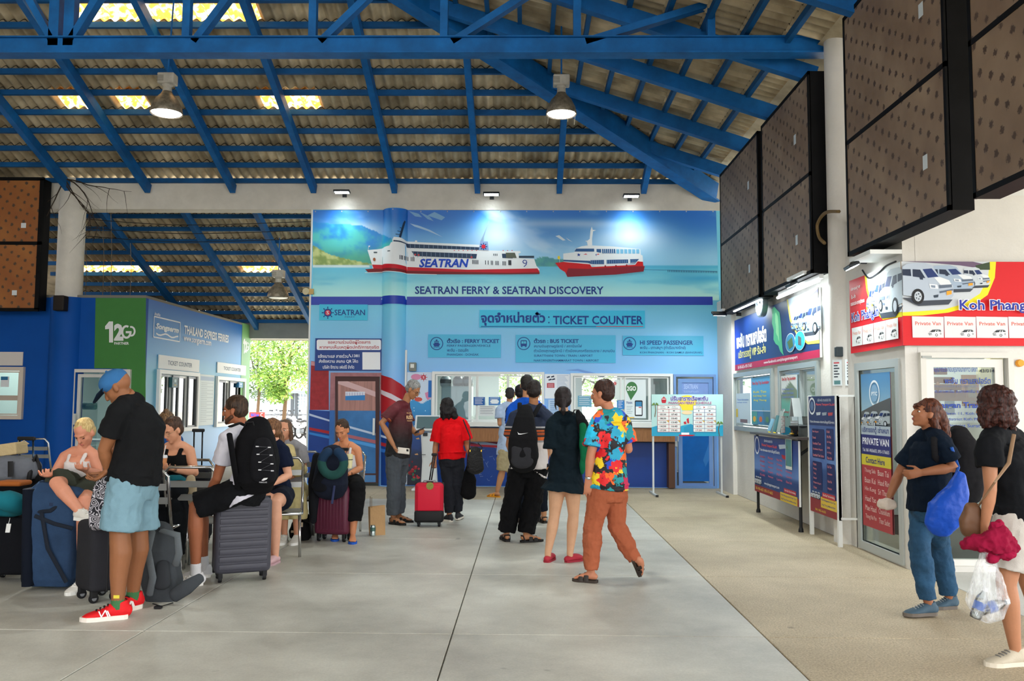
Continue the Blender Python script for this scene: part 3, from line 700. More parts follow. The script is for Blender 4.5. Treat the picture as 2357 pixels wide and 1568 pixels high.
wbox(1534,1016,1549,1121,YB-.24,YB-.01,M('#5d4030',.6),'end_panel',cn)
# -------- windows and doors of the back wall
GL=glass((.9,.95,.93),0,.35)
def fr(mb,x0,x1,z0,z1,y,w_,d=.05):
 mb.box(x0,x1,y-d,y+.02,z1-w_,z1).box(x0,x1,y-d,y+.02,z0,z0+w_).box(x0,x0+w_,y-d,y+.02,z0+w_,z1-w_).box(x1-w_,x1,y-d,y+.02,z0+w_,z1-w_)
def slider(name,H,y,splits,frame_m=ALUW,pads=.05):
 x0,x1,z0,z1=H;w_=thing(name,((x0+x1)/2,y,z0),kind='structure')
 mb=MB();fr(mb,x0-.02,x1+.02,z0-.02,z1+.02,y,pads,.05);mb.build('window_frame',frame_m,w_)
 xs=[x0+pads]+[x0+(x1-x0)*s_ for s_ in splits]+[x1-pads]
 for i,(a,b)in enumerate(zip(xs,xs[1:])):
  mb=MB();fr(mb,a,b,z0+pads-.01,z1-pads+.01,y+(.03 if i%2 else.0),.025,.02);mb.build('sash',frame_m,w_)
  MB().box(a+.02,b-.02,y-.006+(.03 if i%2 else 0),y-.002+(.03 if i%2 else 0),z0+pads,z1-pads).build('pane',GL,w_)
 return w_
slider('window_1',W1,YB-.02,[.335,.40,.68])
slider('window_2',W2,YB-.02,[.50,.53,.78])
PINK=M('#a06a70',.4,var=.2,vscale=10);FILM=M('#2c66b0',.3,var=.15,vscale=4)
d1=thing('door_1',((D1[0]+D1[1])/2,YB,0),kind='structure');x0,x1,z0,z1=D1;yd=P(820,945,YB).z
for a,b,nm in((z0,yd,FILM),(yd,z1,PINK)):
 mb=MB().box(x0-.03,x0+.06,YB-.06,YB+.06,a,b).box(x1-.06,x1+.0,YB-.06,YB+.06,a,b)
 if b==z1:mb.box(x0+.06,x1-.06,YB-.06,YB+.06,b-.07,b)
 mb.build('door_frame',nm,d1)
lw=(x1-x0)
S=SB(772,866,874,1112,YB-.035,d1,step=.001)
S.rect(772,866,874,1112,M('#4a3030',.6),0)
S.rect(778,878,864,946,M('#b08078',.3,var=.3,vscale=3,stretch=(8,1,.3)),1).rect(778,946,864,1090,M('#3f78b4',.2,var=.3,vscale=2),1).rect(778,1094,864,1110,'#4d83bc',1)
S.poly([(778,878),(800,878),(864,902),(864,914),(778,884)],'#d0aeb0',2).poly([(778,974),(864,998),(864,1003),(778,979)],'#b9cbe4',2)
S.poly([(778,996),(864,1014),(864,1022),(778,1003)],'#a8606c',2).poly([(778,1006),(864,1024),(864,1032),(778,1012)],'#4a9ae0',2)
S.rect(795,902,840,922,'#d6dbea',3).poly([(795,912),(840,910),(840,922),(795,922)],'#2f7fc4',4)
for k in range(7):S.rect(798+k*6,904,799+k*6,911,'#8c7fb4',4)
S.done('door_leaf')
mb=MB();a,b=P(862,963,YB-.09),P(862,1002,YB-.09);mb.box(a.x-.03,a.x+.01,YB-.10,YB-.07,b.z,a.z).box(a.x-.02,a.x,YB-.08,YB-.03,b.z+.03,b.z+.06).box(a.x-.02,a.x,YB-.08,YB-.03,a.z-.06,a.z-.03)
mb.build('door_handle',ALU,d1)
d2=thing('door_2',((D2[0]+D2[1])/2,YB,0),kind='structure');x0,x1,z0,z1=D2
BF=M('#6f93c8',.4);BF2=M('#4b6f9e',.4)
zd=P(1600,1003,YB).z
mb=MB();fr(mb,x0,x1,0,z1,YB-.01,.045,.06);mb.build('door_frame',BF,d2)
mb=MB();fr(mb,x0+.09,x1-.06,.02,z1-.08,YB+.02,.07,.04);mb.build('door_leaf',BF,d2)
S=SB(1562,872,1640,1108,YB+.0,d2,step=.001)
S.rect(1562,872,1640,960,M('#7f9bd4',.25,var=.1),0).rect(1562,960,1640,1108,M('#1463b4',.15,var=.2,vscale=3),0)
S.poly([(1618,1060),(1634,1012),(1640,1015),(1640,1040),(1624,1075)],'#2a74bc',1)
S.text('SEATRAN',1574,885,1606,896,'#a9bde4',1,.02).text('ไม่มีกิจห้ามเข้า',1574,899,1608,904,'#a9bde4',1)
S.done('pane')
mb=MB();p=P(1556,1022,YB-.05);mb.rbox(p,.022,.03,.05,.008);p2=P(1561,1010,YB-.09);mb.bar(p2+Vector((0,0,.05)),p2-Vector((0,0,.05)),.02,.02);mb.build('door_handle',ALU,d2)
# -------- logo plate and route plates
def plate(name,x0,y0,x1,y1,label,col,thick=.02,cat='sign',bulge=False):
 t_=thing(name,P((x0+x1)/2,(y0+y1)/2,YB-thick),label,cat)
 a,b=P(x0,y0,YB),P(x1,y1,YB);MB().box(a.x,b.x,YB-thick-.004,YB-.004,b.z,a.z).build('board',M(col,.4),t_)
 return t_,SB(x0,y0,x1,y1,YB-thick-.0055,t_)
def helm(S,cx,cy,r,col,red,lay=1):
 S.ring(cx,cy,r*.72,r*.72,r*.2,col,lay)
 for k in range(8):
  t=k*PI/4;S.line([(cx+r*.55*math.cos(t),cy+r*.55*math.sin(t)),(cx+r*math.cos(t),cy+r*math.sin(t))],r*.13,col,lay)
  S.ell(cx+r*math.cos(t),cy+r*math.sin(t),r*.12,r*.12,col,lay,8)
 S.ell(cx,cy,r*.50,r*.50,red,lay);S.text('S',cx-r*.26,cy-r*.32,cx+r*.26,cy+r*.32,'#f2e6ea',lay+1,.02,name='logo')
t_,S=plate('logo_sign',736,701,846,738,'small cyan sign with a red ship wheel logo under the banner','#3fc4ea')
helm(S,754.5,720,12.5,'#173c8c','#d02044');S.text('SEATRAN',770,713,840,726,'#173c8c',1,.012);S.text('FERRY',794,728,817,731.5,'#3c64a8',1);S.done()
t_,S=plate('main_sign',1104,714,1484,756,'largest cyan sign reading ticket counter in Thai and English','#35c5ee',.03)
S.text('จุดจำหน่ายตั๋ว',1107,718,1255,750,'#103f92',1,.035).text(':',1262,728,1265,745,'#103f92',1).text('TICKET COUNTER',1273,727,1480,747,'#103f92',1,.022)
S.rect(1107,751,1372,752.6,'#103f92',1).rect(1372,751,1480,752.6,'#c9284a',1);S.done()
def boaticon(S,cx,cy,r,kind,col='#134591'):
 S.ring(cx,cy,r,r,r*.12,col,1)
 if kind=='bus':
  S.rrect(cx-r*.48,cy-r*.5,cx+r*.48,cy+r*.4,r*.14,col,1).rect(cx-r*.36,cy-r*.36,cx+r*.36,cy+r*.02,'#4fbfe2',2).rect(cx-r*.42,cy+r*.38,cx-r*.2,cy+r*.54,col,1).rect(cx+r*.2,cy+r*.38,cx+r*.42,cy+r*.54,col,1).rect(cx-.4,cy-r*.4,cx+.4,cy+r*.1,col,3)
 else:
  S.poly([(cx-r*.55,cy+r*.05),(cx,cy-r*.12),(cx+r*.55,cy+r*.05),(cx+r*.36,cy+r*.45),(cx-r*.36,cy+r*.45)],col,1)
  S.rect(cx-r*.34,cy-r*.4,cx+r*.34,cy-r*.02,col,1).rect(cx-r*.12,cy-r*.62,cx+r*.12,cy-r*.4,col,1)
  for k in range(3):S.rect(cx-r*.25+k*r*.2,cy-r*.3,cx-r*.13+k*r*.2,cy-r*.14,'#4fbfe2',2)
  S.line([(cx-r*.5,cy+r*.6),(cx-r*.2,cy+r*.52),(cx,cy+r*.6),(cx+r*.2,cy+r*.52),(cx+r*.5,cy+r*.6)],r*.08,col,1)
PC='#48b9e4'
t_,S=plate('route_sign',986,770,1153,824,'pale blue ferry ticket plate, leftmost of the three route plates',PC)
boaticon(S,1005,791,15,'ferry')
S.text('ตั๋วเรือ : FERRY TICKET',1029,779,1149,790,'#134591',1,.03).text('FERRY PASSENGER/VEHICLE',1029,793.5,1129,798.5,'#134591',1,.012).text('พะงัน - ดอนสัก',1029,802,1078,810,'#134591',1,.012).text('PHANGAN - DONSAK',1029,814,1102,819,'#134591',1,.012);S.done()
t_,S=plate('route_sign',1187,771,1417,836,'widest of the three route plates, lists bus tickets',PC)
boaticon(S,1205.5,791,15,'bus')
S.text('ตั๋วรถ : BUS TICKET',1229,779,1332,790,'#134591',1,.03).text('สนามบินสุราษฎร์ธานี / สถานีรถไฟ',1229,793,1339,802,'#134591',1,.01).text('ตัวเมืองสุราษฎร์ธานี / ตัวเมืองนครศรีธรรมราช / สนามบิน',1229,804,1414,813,'#134591',1,.01).text('SURATTHANI TOWN / TRAIN / AIRPORT',1229,816.5,1364,821.5,'#134591',1,.012).text('NAKORNSRITHAMMARAT TOWN / AIRPORT',1229,827.5,1378,832.5,'#134591',1,.012);S.done()
t_,S=plate('route_sign',1433,773,1619,819,'high speed passenger plate, rightmost of the three route plates',PC)
boaticon(S,1449,791,15,'ferry')
S.text('HI SPEED PASSENGER',1473,784,1595,794,'#134591',1,.02).text('พะงัน - เกาะสมุย (ท่าเรือบางรักษ์)',1473,796,1578,806,'#134591',1,.01).text('KOH PHAGNAN - KOH SAMUI (BANGRAK)',1473,809.5,1616,815,'#134591',1,.01);S.done()
t_,S=plate('notice_sign',727,779,880,854,'dark blue notice board with red Thai writing above the pink and blue door','#0d3a86',.03)
S.rrect(729,782,877,806,4,'#eef0f6',1).text('ขอความร่วมมือผู้โดยสาร',755,783,853,794,'#b01c2c',2,.015).text('หากพบเห็นเหตุผิดปกติ/การทุจริต',736,794.5,872,805.5,'#b01c2c',2,.015)
S.text('แจ้งเบาะแส สายด่วน',732,815,802,824,'#e9eef8',1,.015).text('1381',811,816,827,822.5,'#e9eef8',1,.02).text('ส่งข้อความ สแกน QR โค้ด',734,827,824,836.5,'#e9eef8',1,.015).text('บริษัท ซีทราน เฟอร์รี่ จำกัด',743,840,815,849,'#e9eef8',1,.01)
S.line([(804,815.5),(805.5,820),(809,822.5)],1.8,'#e9eef8',1).rect(834,811,875,851,'#eef0f4',1);S.done()
def paper(name,x0,y0,x1,y1,label,Y=YB-.012,n=10,col='#e6ecf4',cat='notice',rows=True):
 t_=thing(name,P((x0+x1)/2,(y0+y1)/2,Y),label,cat)
 S=SB(x0,y0,x1,y1,Y,t_,step=.0015);a,b=P(x0,y0,Y),P(x1,y1,Y);MB().box(a.x,b.x,Y+.0005,Y+.006,b.z,a.z).build('sheet',M(col,.5),t_)
 return t_,S
t_,S=paper('price_notice',1254,861,1312,918,'laminated white price sheet between the two ticket windows')
for c in((1262,868),(1272,867),(1266,874),(1274,873)):S.poly([(c[0]-4,c[1]),(c[0]+3,c[1]-2.5),(c[0]+4,c[1]+1),(c[0]-3,c[1]+2.5)],'#2a3550',1)
S.rect(1259,882,1276,893,'#b02438',1)
for k in range(12):S.rect(1282,864+k*3.1,1308-(k*7)%9,865+k*3.1,'#9fb0cc',1)
for k in range(3):S.rect(1261,884+k*3,1274,885.2+k*3,'#e6c8cc',2)
S.done()
t_,S=paper('small_notice',1262,920,1302,966,'light blue sheet taped under the laminated price sheet',col='#b8d2ee')
for k in range(9):S.rect(1266,924+k*4.3,1298-(k*5)%8,925.3+k*4.3,'#5f83b8',1)
S.done()
wn=[]
for x0,y0,x1,y1,c,lb in((1090,914,1116,933,'#1f5ea8','dark blue sticker on the ticket window behind the woman in red'),(1125,914,1152,933,'#3a7cc0','ferry picture sticker on the ticket window beside the dark blue one'),
 (1102,934,1140,958,'#d6dadc','grey paper notice taped inside the ticket window below two blue stickers'),
 (1330,911,1362,937,'#6fa9c4','seaside postcard stuck on the ticket window in front of the ponytail woman'),(1420,922,1437,942,'#2f7ec4','blue sticker on the window pane beside the face of the walking man')):
 t_,S=paper('window_sticker',x0,y0,x1,y1,lb,YB-.055,col=c)
 for k in range(5):S.rect(x0+3,y0+2+k*(y1-y0)/6,x1-3-(k*3)%5,y0+3+k*(y1-y0)/6,'#e4eaf2' if c!='#d6dadc' else '#8b8f94',1)
 if c=='#3a7cc0':S.ell((x0+x1)/2,(y0+y1)/2+1,10,5,'#e8f0f6',2)
 S.done()
t_,S=paper('partner_poster',1440,874,1487,963,'white poster with a dark green map pin and phone in the right ticket window',YB-.03,col='#dfe8ea')
S.ell(1454,894,13,15,'#3f7a44',1).poly([(1443,902),(1465,902),(1452,922)],'#3f7a44',1).text('2GO',1443,889,1464,900,'#f2f6f2',2,.04)
S.text('TRAN',1441,925,1455,930,'#2a4a86',1,.02).rrect(1461,922,1479,958,2.5,'#1b2026',1).rect(1463,925,1477,955,'#eef2f4',2).rect(1463,925,1477,936,'#3f86b4',3).rect(1470,937,1476,939,'#c8303c',3).rect(1445,960.5,1460,962.5,'#e8b828',1)
for k in range(5):S.rect(1442,935+k*4,1456-k%3*2,936+k*4,'#98a8b0',1)
S.done()
t_,S=paper('partner_poster',1414,874,1438,920,'white poster with a red wheel in the right ticket window, behind the walking man',YB-.03,col='#dde8e4')
helm(S,1415,883,5,'#c83030','#d84040');S.done()
t_,S=paper('sea_life_poster',937,857,992,1116,'tall underwater scene poster behind the white check-in machine',YB-.015,col='#cfdcec')
S.grid(937,857,992,1116,34,120,lambda X,Y:np.where((Y<925-4*np.sin(X/6))[...,None],hexc('#c6d8ec'),mixc(mixc(hexc('#1c8fd0'),hexc('#0a3f86'),sm(930,1030,Y)),hexc('#1a1c2c'),sm(1040,1085,Y+vnoise(X,Y,12,4)*30)*.85)),1,'printed_sea')
helm(S,975,869,8,'#c02c40','#c02c40',2)
S.poly([(978,905),(992,900),(992,916),(984,922),(980,915)],'#d98ab0',2).ell(958,868,12,7,'#d98ab0',2).ell(963,920,9,5,'#cf5548',3)
for k in range(26):S.ell(random.uniform(940,965),random.uniform(1062,1110),random.uniform(2,5),random.uniform(2,4),random.choice(['#a02c34','#c8404c','#7c2030','#3c7a5c']),3,9)
for k in range(14):S.ell(random.uniform(948,988),random.uniform(935,1010),1.1,1.3,'#b7e2f2',3,8)
for c in((958,1046),(961,1010)):S.poly([(c[0]-4,c[1]),(c[0]+3,c[1]-2),(c[0]+5,c[1]+2),(c[0]-2,c[1]+2)],'#d8a878',4)
S.done()
t_,S=paper('blue_key_box',986,876,993,915,'narrow bright blue plate between the underwater poster and the ticket window',YB-.02,col='#1c6fc0',cat='plate')
S.done()
# ================================================================ HANGING PANELS
def panel_mat(c,c2):
 m=bpy.data.materials.new('panel_cloth');m.use_nodes=True;nt=m.node_tree;b=nt.nodes['Principled BSDF']
 tc=nt.nodes.new('ShaderNodeTexCoord');mp=nt.nodes.new('ShaderNodeMapping');nt.links.new(tc.outputs['UV'],mp.inputs[0])
 mp.inputs['Scale'].default_value=(6.2,6.2,6.2);mp.inputs['Rotation'].default_value=(0,0,.5)
 v=nt.nodes.new('ShaderNodeTexVoronoi');v.inputs['Randomness'].default_value=0.12;v.inputs['Scale'].default_value=1;nt.links.new(mp.outputs[0],v.inputs[0])
 n=nt.nodes.new('ShaderNodeTexNoise');n.inputs['Scale'].default_value=9;n.inputs['Detail'].default_value=2;nt.links.new(mp.outputs[0],n.inputs[0])
 a=nt.nodes.new('ShaderNodeMath');a.operation='MULTIPLY_ADD';a.inputs[1].default_value=.36;nt.links.new(n.outputs[0],a.inputs[0]);nt.links.new(v.outputs['Distance'],a.inputs[2])
 r=nt.nodes.new('ShaderNodeMapRange');r.inputs[1].default_value=.33;r.inputs[2].default_value=.40;nt.links.new(a.outputs[0],r.inputs[0])
 n2=nt.nodes.new('ShaderNodeTexNoise');n2.inputs['Scale'].default_value=1.3;n2.inputs['Detail'].default_value=7;nt.links.new(tc.outputs['UV'],n2.inputs[0])
 rp=nt.nodes.new('ShaderNodeValToRGB');rp.color_ramp.elements[0].position=.35;rp.color_ramp.elements[1].position=.7
 rp.color_ramp.elements[0].color=(*lin(c),1);rp.color_ramp.elements[1].color=(*lin(c2),1);nt.links.new(n2.outputs[0],rp.inputs[0])
 mx=nt.nodes.new('ShaderNodeMix');mx.data_type='RGBA';nt.links.new(r.outputs[0],mx.inputs[0]);mx.inputs[6].default_value=(*lin('#4a382a'),1)
 nt.links.new(rp.outputs[0],mx.inputs[7]);nt.links.new(mx.outputs[2],b.inputs['Base Color']);b.inputs['Roughness'].default_value=.55;return m
PMAT=panel_mat('#76604c','#9a846c');PMAT2=panel_mat('#8a4f22','#a0662f')
def quad_uv(name,a,b,c,d,su,sv,mat,parent):
 mb=MB().add([a,b,c,d],[(0,1,2,3)]);o=mb.build(name,mat,parent)
 uv=o.data.uv_layers.new(name='uv');
 for i,q in enumerate(((0,0),(su,0),(su,sv),(0,sv))):uv.data[i].uv=q
 return o
FRB=M('#0e0e10',.6,var=.5,vscale=3,spec=.12)
PXF=3.3;PZ0,PZ1=3.03,5.42;PZM=4.2
for k,(ya,yb,lb)in enumerate(((4.05,6.36,'brown printed board panel hanging over the corner shop door, cut by the picture corner'),(6.72,8.86,'largest brown board panel in view, hanging over the corner shop'),
 (9.98,12.02,'brown board panel hanging over the wall clock and tube lights'),(12.22,14.62,'smallest brown board panel in the row, beside the blue ferry banner'))):
 t_=thing('suspended_hoarding',(PXF,(ya+yb)/2,PZ0),lb,'panel')
 zt=PZ1 if k>1 else PZ1+.12
 zt=min(zt,5.62)
 MB().box(PXF+.012,PXF+.19,ya,yb,PZ0,zt).build('frame',FRB,t_)
 f=MB()
 for z in(PZ0+.02,PZM,zt-.02):f.box(PXF-.006,PXF+.02,ya,yb,z-.022,z+.022)
 for y in(ya+.02,yb-.02):f.box(PXF-.006,PXF+.02,y-.02,y+.02,PZ0,zt)
 f.build('edge_strip',FRB,t_)
 for z0,z1 in((PZ0+.04,PZM-.02),(PZM+.02,zt-.04)):
  quad_uv('board',(PXF,yb-.03,z0),(PXF,ya+.03,z0),(PXF,ya+.03,z1),(PXF,yb-.03,z1),yb-ya,z1-z0,PMAT,t_)
  y=ya+(.35 if k==1 else.5);z=z0+(z1-z0)*(.42 if z0>3.5 else.35)
  MB().box(PXF-.003,PXF-.001,y,y+.08,z,z+.12).build('label',M('#c9d3d8',.5),t_)
t_=thing('suspended_hoarding',P(40,560,15.6),'orange brown printed board panel hanging beside the round white column','panel')
a,b=P(-150,712,15.6),P(102,412,15.6)
MB().box(a.x,b.x,15.62,15.85,a.z,b.z).build('frame',FRB,t_)
zm=P(50,560,15.6).z;f=MB()
for z in(a.z,zm,b.z):f.box(a.x,b.x,15.585,15.63,z-.03,z+.03)
f.box(b.x-.07,b.x,15.585,15.63,a.z,b.z).build('edge_strip',FRB,t_)
for z0,z1 in((a.z+.03,zm-.03),(zm+.03,b.z-.03)):quad_uv('board',(a.x,15.605,z0),(b.x-.07,15.605,z0),(b.x-.07,15.605,z1),(a.x,15.605,z1),2.0,z1-z0,PMAT2,t_)
for c in((54,519),(33,674)):q=P(*c,15.6);MB().box(q.x-.045,q.x+.045,15.6,15.604,q.z-.045,q.z+.045).build('label',M('#cfd6da',.5),t_)
q=P(133,697,15.6);tag(MB().rbox((q.x,15.7,q.z),.1,.09,.14,.02).build('speaker_box',M('#1c1410',.6)),'small black box fixed to the blue column top','box')
# ================================================================ VAN PICTURES
def van(S,x,y,w_,h,body='#aeb9c8',lay=2,flip=False,dark='#1c2a44',detail=True):
 def q(u,v):return(x+(1-u if flip else u)*w_,y+v*h)
 def pl(pts,c,l):S.poly([q(*p)for p in pts],c,l)
 pl(((-.02,.86),(.98,.9),(.9,1.02),(.3,1.06)),'#39404c',lay)
 pl(((0,.10),(.10,.02),(.45,0),(.60,.07),(.72,.33),(.92,.42),(1,.58),(1,.80),(.93,.90),(.40,.93),(.30,.84),(0,.80)),body,lay+1)
 pl(((.62,.36),(.74,.35),(.92,.43),(.99,.58),(.76,.56)),'#dfe4e8',lay+2)
 pl(((.40,.16),(.58,.14),(.71,.34),(.50,.37)),'#17306a',lay+2)
 pl(((.20,.16),(.35,.17),(.45,.38),(.20,.34)),dark,lay+2)
 pl(((0,.16),(.16,.16),(.17,.33),(0,.31)),dark,lay+2)
 pl(((.33,.33),(.40,.34),(.40,.42),(.34,.41)),dark,lay+3)
 pl(((.52,.52),(.68,.54),(.70,.64),(.54,.63)),'#e9eef2',lay+3);pl(((.55,.55),(.64,.56),(.64,.62),(.56,.61)),'#7f8ea0',lay+4)
 pl(((.71,.55),(.97,.53),(.97,.60),(.72,.63)),'#5d6a7c',lay+3)
 pl(((.72,.70),(.99,.64),(.99,.68),(.73,.75)),'#5d6a7c',lay+3);pl(((.86,.70),(.96,.68),(.96,.77),(.86,.80)),'#f0a028',lay+4)
 pl(((.60,.80),(.70,.78),(.69,.85),(.61,.86)),'#33404f',lay+3)
 c=q(.29,.83);S.ell(c[0],c[1],.125*w_,.19*h,'#15181d',lay+3,18);S.ell(c[0],c[1],.075*w_,.125*h,'#b9c2cc',lay+4,12)
 if detail:
  for k in range(5):t=k*2*PI/5;S.ell(c[0]+.04*w_*math.cos(t),c[1]+.065*h*math.sin(t),.012*w_,.022*h,'#3a4450',lay+5,7)
def vanicon(S,x,y,w_,h,lay=2):
 k='#252b30'
 def pl(pts,c,l):S.poly([(x+a*w_,y+b*h)for a,b in pts],c,l)
 pl(((.1,.45),(.35,.05),(.9,.02),(1,.4),(.95,.85),(.75,.95),(.2,.9),(.02,.75)),'#f0f2f2',lay)
 pl(((.30,.12),(.58,.08),(.50,.36),(.18,.42)),k,lay+1);pl(((.63,.08),(.72,.08),(.68,.34),(.58,.36)),k,lay+1);pl(((.76,.08),(.95,.12),(.97,.32),(.76,.30)),k,lay+1)
 pl(((.02,.58),(.28,.54),(.26,.64),(.03,.68)),k,lay+1);pl(((.05,.74),(.3,.74),(.3,.80),(.08,.84)),k,lay+1)
 S.ring(x+.62*w_,y+.80*h,.10*w_,.20*h,.04*w_,k,lay+1,12);S.ring(x+.93*w_,y+.62*h,.05*w_,.16*h,.025*w_,k,lay+1,10)
 S.line([(x+.1*w_,y+.45*h),(x+.35*w_,y+.06*h),(x+.9*w_,y+.02*h)],.03*w_,k,lay+1)
def XP(px,py,X=WX-.03):return PX(px,py,X)
BX=WX-.04
bl_,br_=XP(1692,854,BX),XP(1887,824,BX)
tl=Vector((BX,bl_.y,XP(1692,738,BX).z+.0));zt=tl.z
t_=thing('shop_banner',(BX,(bl_.y+br_.y)/2,bl_.z),'dark blue shop banner with green island map and a row of vans','banner')
W_,H_=(bl_.y-br_.y)*100,(zt-bl_.z)*100
MB().box(BX+.002,BX+.03,br_.y,bl_.y,bl_.z,zt).build('banner_frame',ALUW,t_)
S=SW(W_,H_,(BX,bl_.y,zt),(BX,br_.y,zt),(BX,bl_.y,bl_.z),t_,step=.0015)
S.grid(0,0,W_,H_,40,10,lambda X,Y:mixc(hexc('#1d3fb8'),hexc('#16356e'),sm(0,W_*.3,X)),0,'printed_ground')
S.rect(0,H_*.885,W_,H_,'#b01c48',1)
isl=[(.53,.06),(.56,.03),(.59,.10),(.62,.16),(.635,.40),(.64,.62),(.65,.82),(.66,.88),(.62,.80),(.60,.70),(.57,.66),(.545,.58),(.55,.42),(.53,.30),(.535,.16)]
S.poly([(u*W_,v*H_)for u,v in isl],'#52b98a',2).poly([(u*W_*.35+W_*.385,v*H_*.6+H_*.12)for u,v in isl],'#8fdba4',3)
S.poly([(W_*.70,0),(W_,0),(W_,H_*.80),(W_*.90,H_*.78),(W_*.80,H_*.62),(W_*.73,H_*.35)],'#e8dc58',2)
S.poly([(W_*.715,0),(W_,0),(W_,H_*.75),(W_*.90,H_*.74),(W_*.81,H_*.58),(W_*.745,H_*.33)],'#cfe0ec',3)
S.poly([(W_*.78,H_*.22),(W_,H_*.02),(W_,H_*.16)],'#8a86b0',4)
for u,v,k in((.745,.28,.09),(.79,.25,.12),(.85,.2,.17)):van(S,W_*u,H_*v,W_*k,H_*k*2.6,'#8fb4d8',4,True,detail=False)
S.ell(W_*.74,H_*.70,W_*.05,H_*.15,'#e8eef0',10).ell(W_*.74,H_*.70,W_*.047,H_*.14,'#3c86b0',11).poly([(W_*.71,H_*.68),(W_*.76,H_*.62),(W_*.77,H_*.76),(W_*.73,H_*.80)],'#4c6a40',12)
S.ell(W_*.835,H_*.70,W_*.05,H_*.15,'#e8eef0',10).ell(W_*.835,H_*.70,W_*.047,H_*.14,'#35b0d0',11).poly([(W_*.82,H_*.62),(W_*.85,H_*.66),(W_*.85,H_*.78),(W_*.82,H_*.76)],'#5a5a5a',12)
S.text('พะงัน ทรานสปอร์ต',W_*.03,H_*.28,W_*.46,H_*.58,'#eef3fa',2,.05).text('บริการรถตู้ VIP รับ-ส่ง',W_*.06,H_*.60,W_*.45,H_*.82,'#e6e08a',2,.02)
S.text('061-965-6655 or 093-117-6655',W_*.05,H_*.91,W_*.26,H_*.975,'#f0e4ea',2,.02).text('www.facebook.com/phangantransport',W_*.42,H_*.91,W_*.80,H_*.975,'#f0e4ea',2,.02)
S.done()
def sliderX(name,H,x,splits,fm):
 y0,y1,z0,z1=H;w_=thing(name,(x,(y0+y1)/2,z0),kind='structure')
 def frx(mb,a,b,c,d,xx,t,dp):mb.box(xx-dp,xx+.02,a,b,d-t,d).box(xx-dp,xx+.02,a,b,c,c+t).box(xx-dp,xx+.02,a,a+t,c+t,d-t).box(xx-dp,xx+.02,b-t,b,c+t,d-t)
 mb=MB();frx(mb,y0-.03,y1+.03,z0-.04,z1+.04,x,.07,.05);mb.build('window_frame',fm,w_)
 ys=[y1-.05]+[y1-(y1-y0)*s_ for s_ in splits]+[y0+.05]
 for i,(b,a)in enumerate(zip(ys,ys[1:])):
  mb=MB();o_=.03 if i%2 else 0
  frx(mb,a,b,z0+.04,z1-.04,x+o_,.03,.02);mb.build('sash',fm,w_)
  MB().box(x+o_-.006,x+o_-.002,a+.02,b-.02,z0+.05,z1-.05).build('pane',GL,w_)
 return w_
ALUD=M('#a9b2b2',.4,.4)
sliderX('window_3',w3,WX,[.52],ALUD);sliderX('window_4',w4,WX,[.55],ALUD)
def xposter(name,ya,yb,z0,z1,X,label,fn=None,cat='poster',col='#8fb7cf'):
 t_=thing(name,(X,(ya+yb)/2,z0),label,cat);W_,H_=abs(yb-ya)*100,(z1-z0)*100
 MB().box(X+.001,X+.006,min(ya,yb),max(ya,yb),z0,z1).build('sheet',M(col,.45),t_)
 S=SW(W_,H_,(X,max(ya,yb),z1),(X,min(ya,yb),z1),(X,max(ya,yb),z0),t_,step=.0013);return t_,S,W_,H_
def snork(S,W,H,sky,sea):
 S.grid(0,0,W,H,16,30,lambda X,Y:mixc(mixc(hexc(sky),hexc(sea),sm(H*.3,H*.55,Y)),hexc('#4d7040'),sm(.5,.62,vnoise(X,Y,W*.5,3))*sm(H*.35,H*.5,Y)*.8),0,'printed_picture')
y0,y1,z0,z1=w3
t_,S,W,H=xposter('tour_poster',y0+.06,y0+(y1-y0)*.5,z0+.08,z1-.07,WX-.035,'bright blue one day snorkeling trip poster in the shop window furthest back')
snork(S,W,H,'#4ea8dc','#3a8fc0');S.text('One Day Trip Snorkeling',W*.06,H*.08,W*.94,H*.17,'#d84a5a',2,.03)
for k in range(3):S.text(('Koh Tao','Koh Nang Yuan','Ang Thong')[k],W*.12,H*(.28+.09*k),W*.8,H*(.33+.09*k),'#e8dc4a',2,.02)
for k in range(3):S.rect(W*(.02+.33*k),H*.72,W*(.32+.33*k),H*.98,('#3f9a9c','#3a7fb4','#2f7090')[k],2).ell(W*(.17+.33*k),H*.88,W*.08,H*.06,('#e8b43a','#c96a3c','#4f8a60')[k],3)
S.line([(0,H*.705),(W,H*.705)],H*.012,'#e8eef2',3);S.done()
t_,S,W,H=xposter('tour_leaflet',y0+(y1-y0)*.56,y1-.08,z0+.08,z1-.3,WX-.02,'pale tour sheet behind the far window pane, yellow tag at its side',col='#c3d4e0')
S.text('Ticket Information',W*.1,H*.18,W*.9,H*.24,'#5a86c8',1,.01).text('Koh Phangan - Koh Samui',W*.1,H*.28,W*.8,H*.33,'#5a86c8',1,.01).rect(W*.02,H*.52,W*.13,H*.80,'#e0c020',2).rect(W*.3,H*.86,W*.8,H*.97,'#7f6a70',1);S.done()
y0,y1,z0,z1=w4
t_,S,W,H=xposter('tour_poster',y0+(y1-y0)*.5,y1-.08,z0+.06,z1-.10,WX-.035,'one day snorkeling trip poster showing a green peak, in the nearer shop window')
S.grid(0,0,W,H,12,30,lambda X,Y:np.where((Y<H*(.12+.4*np.abs(X/W-.6)))[...,None],hexc('#d3d9d6'),mixc(hexc('#6f8268'),hexc('#58a898'),sm(H*.45,H*.6,Y+vnoise(X,Y,W*.4,5)*H*.15))),0,'printed_picture')
S.text('One Day Trip Snorkeling',W*.06,H*.03,W*.94,H*.11,'#c8343c',2,.03)
for k in range(3):S.text(('Koh Phangan Tour','Price 1700 baht','Lunch included')[k],W*.08,H*(.24+.07*k),W*.8,H*(.28+.07*k),'#6f86c8',2,.02)
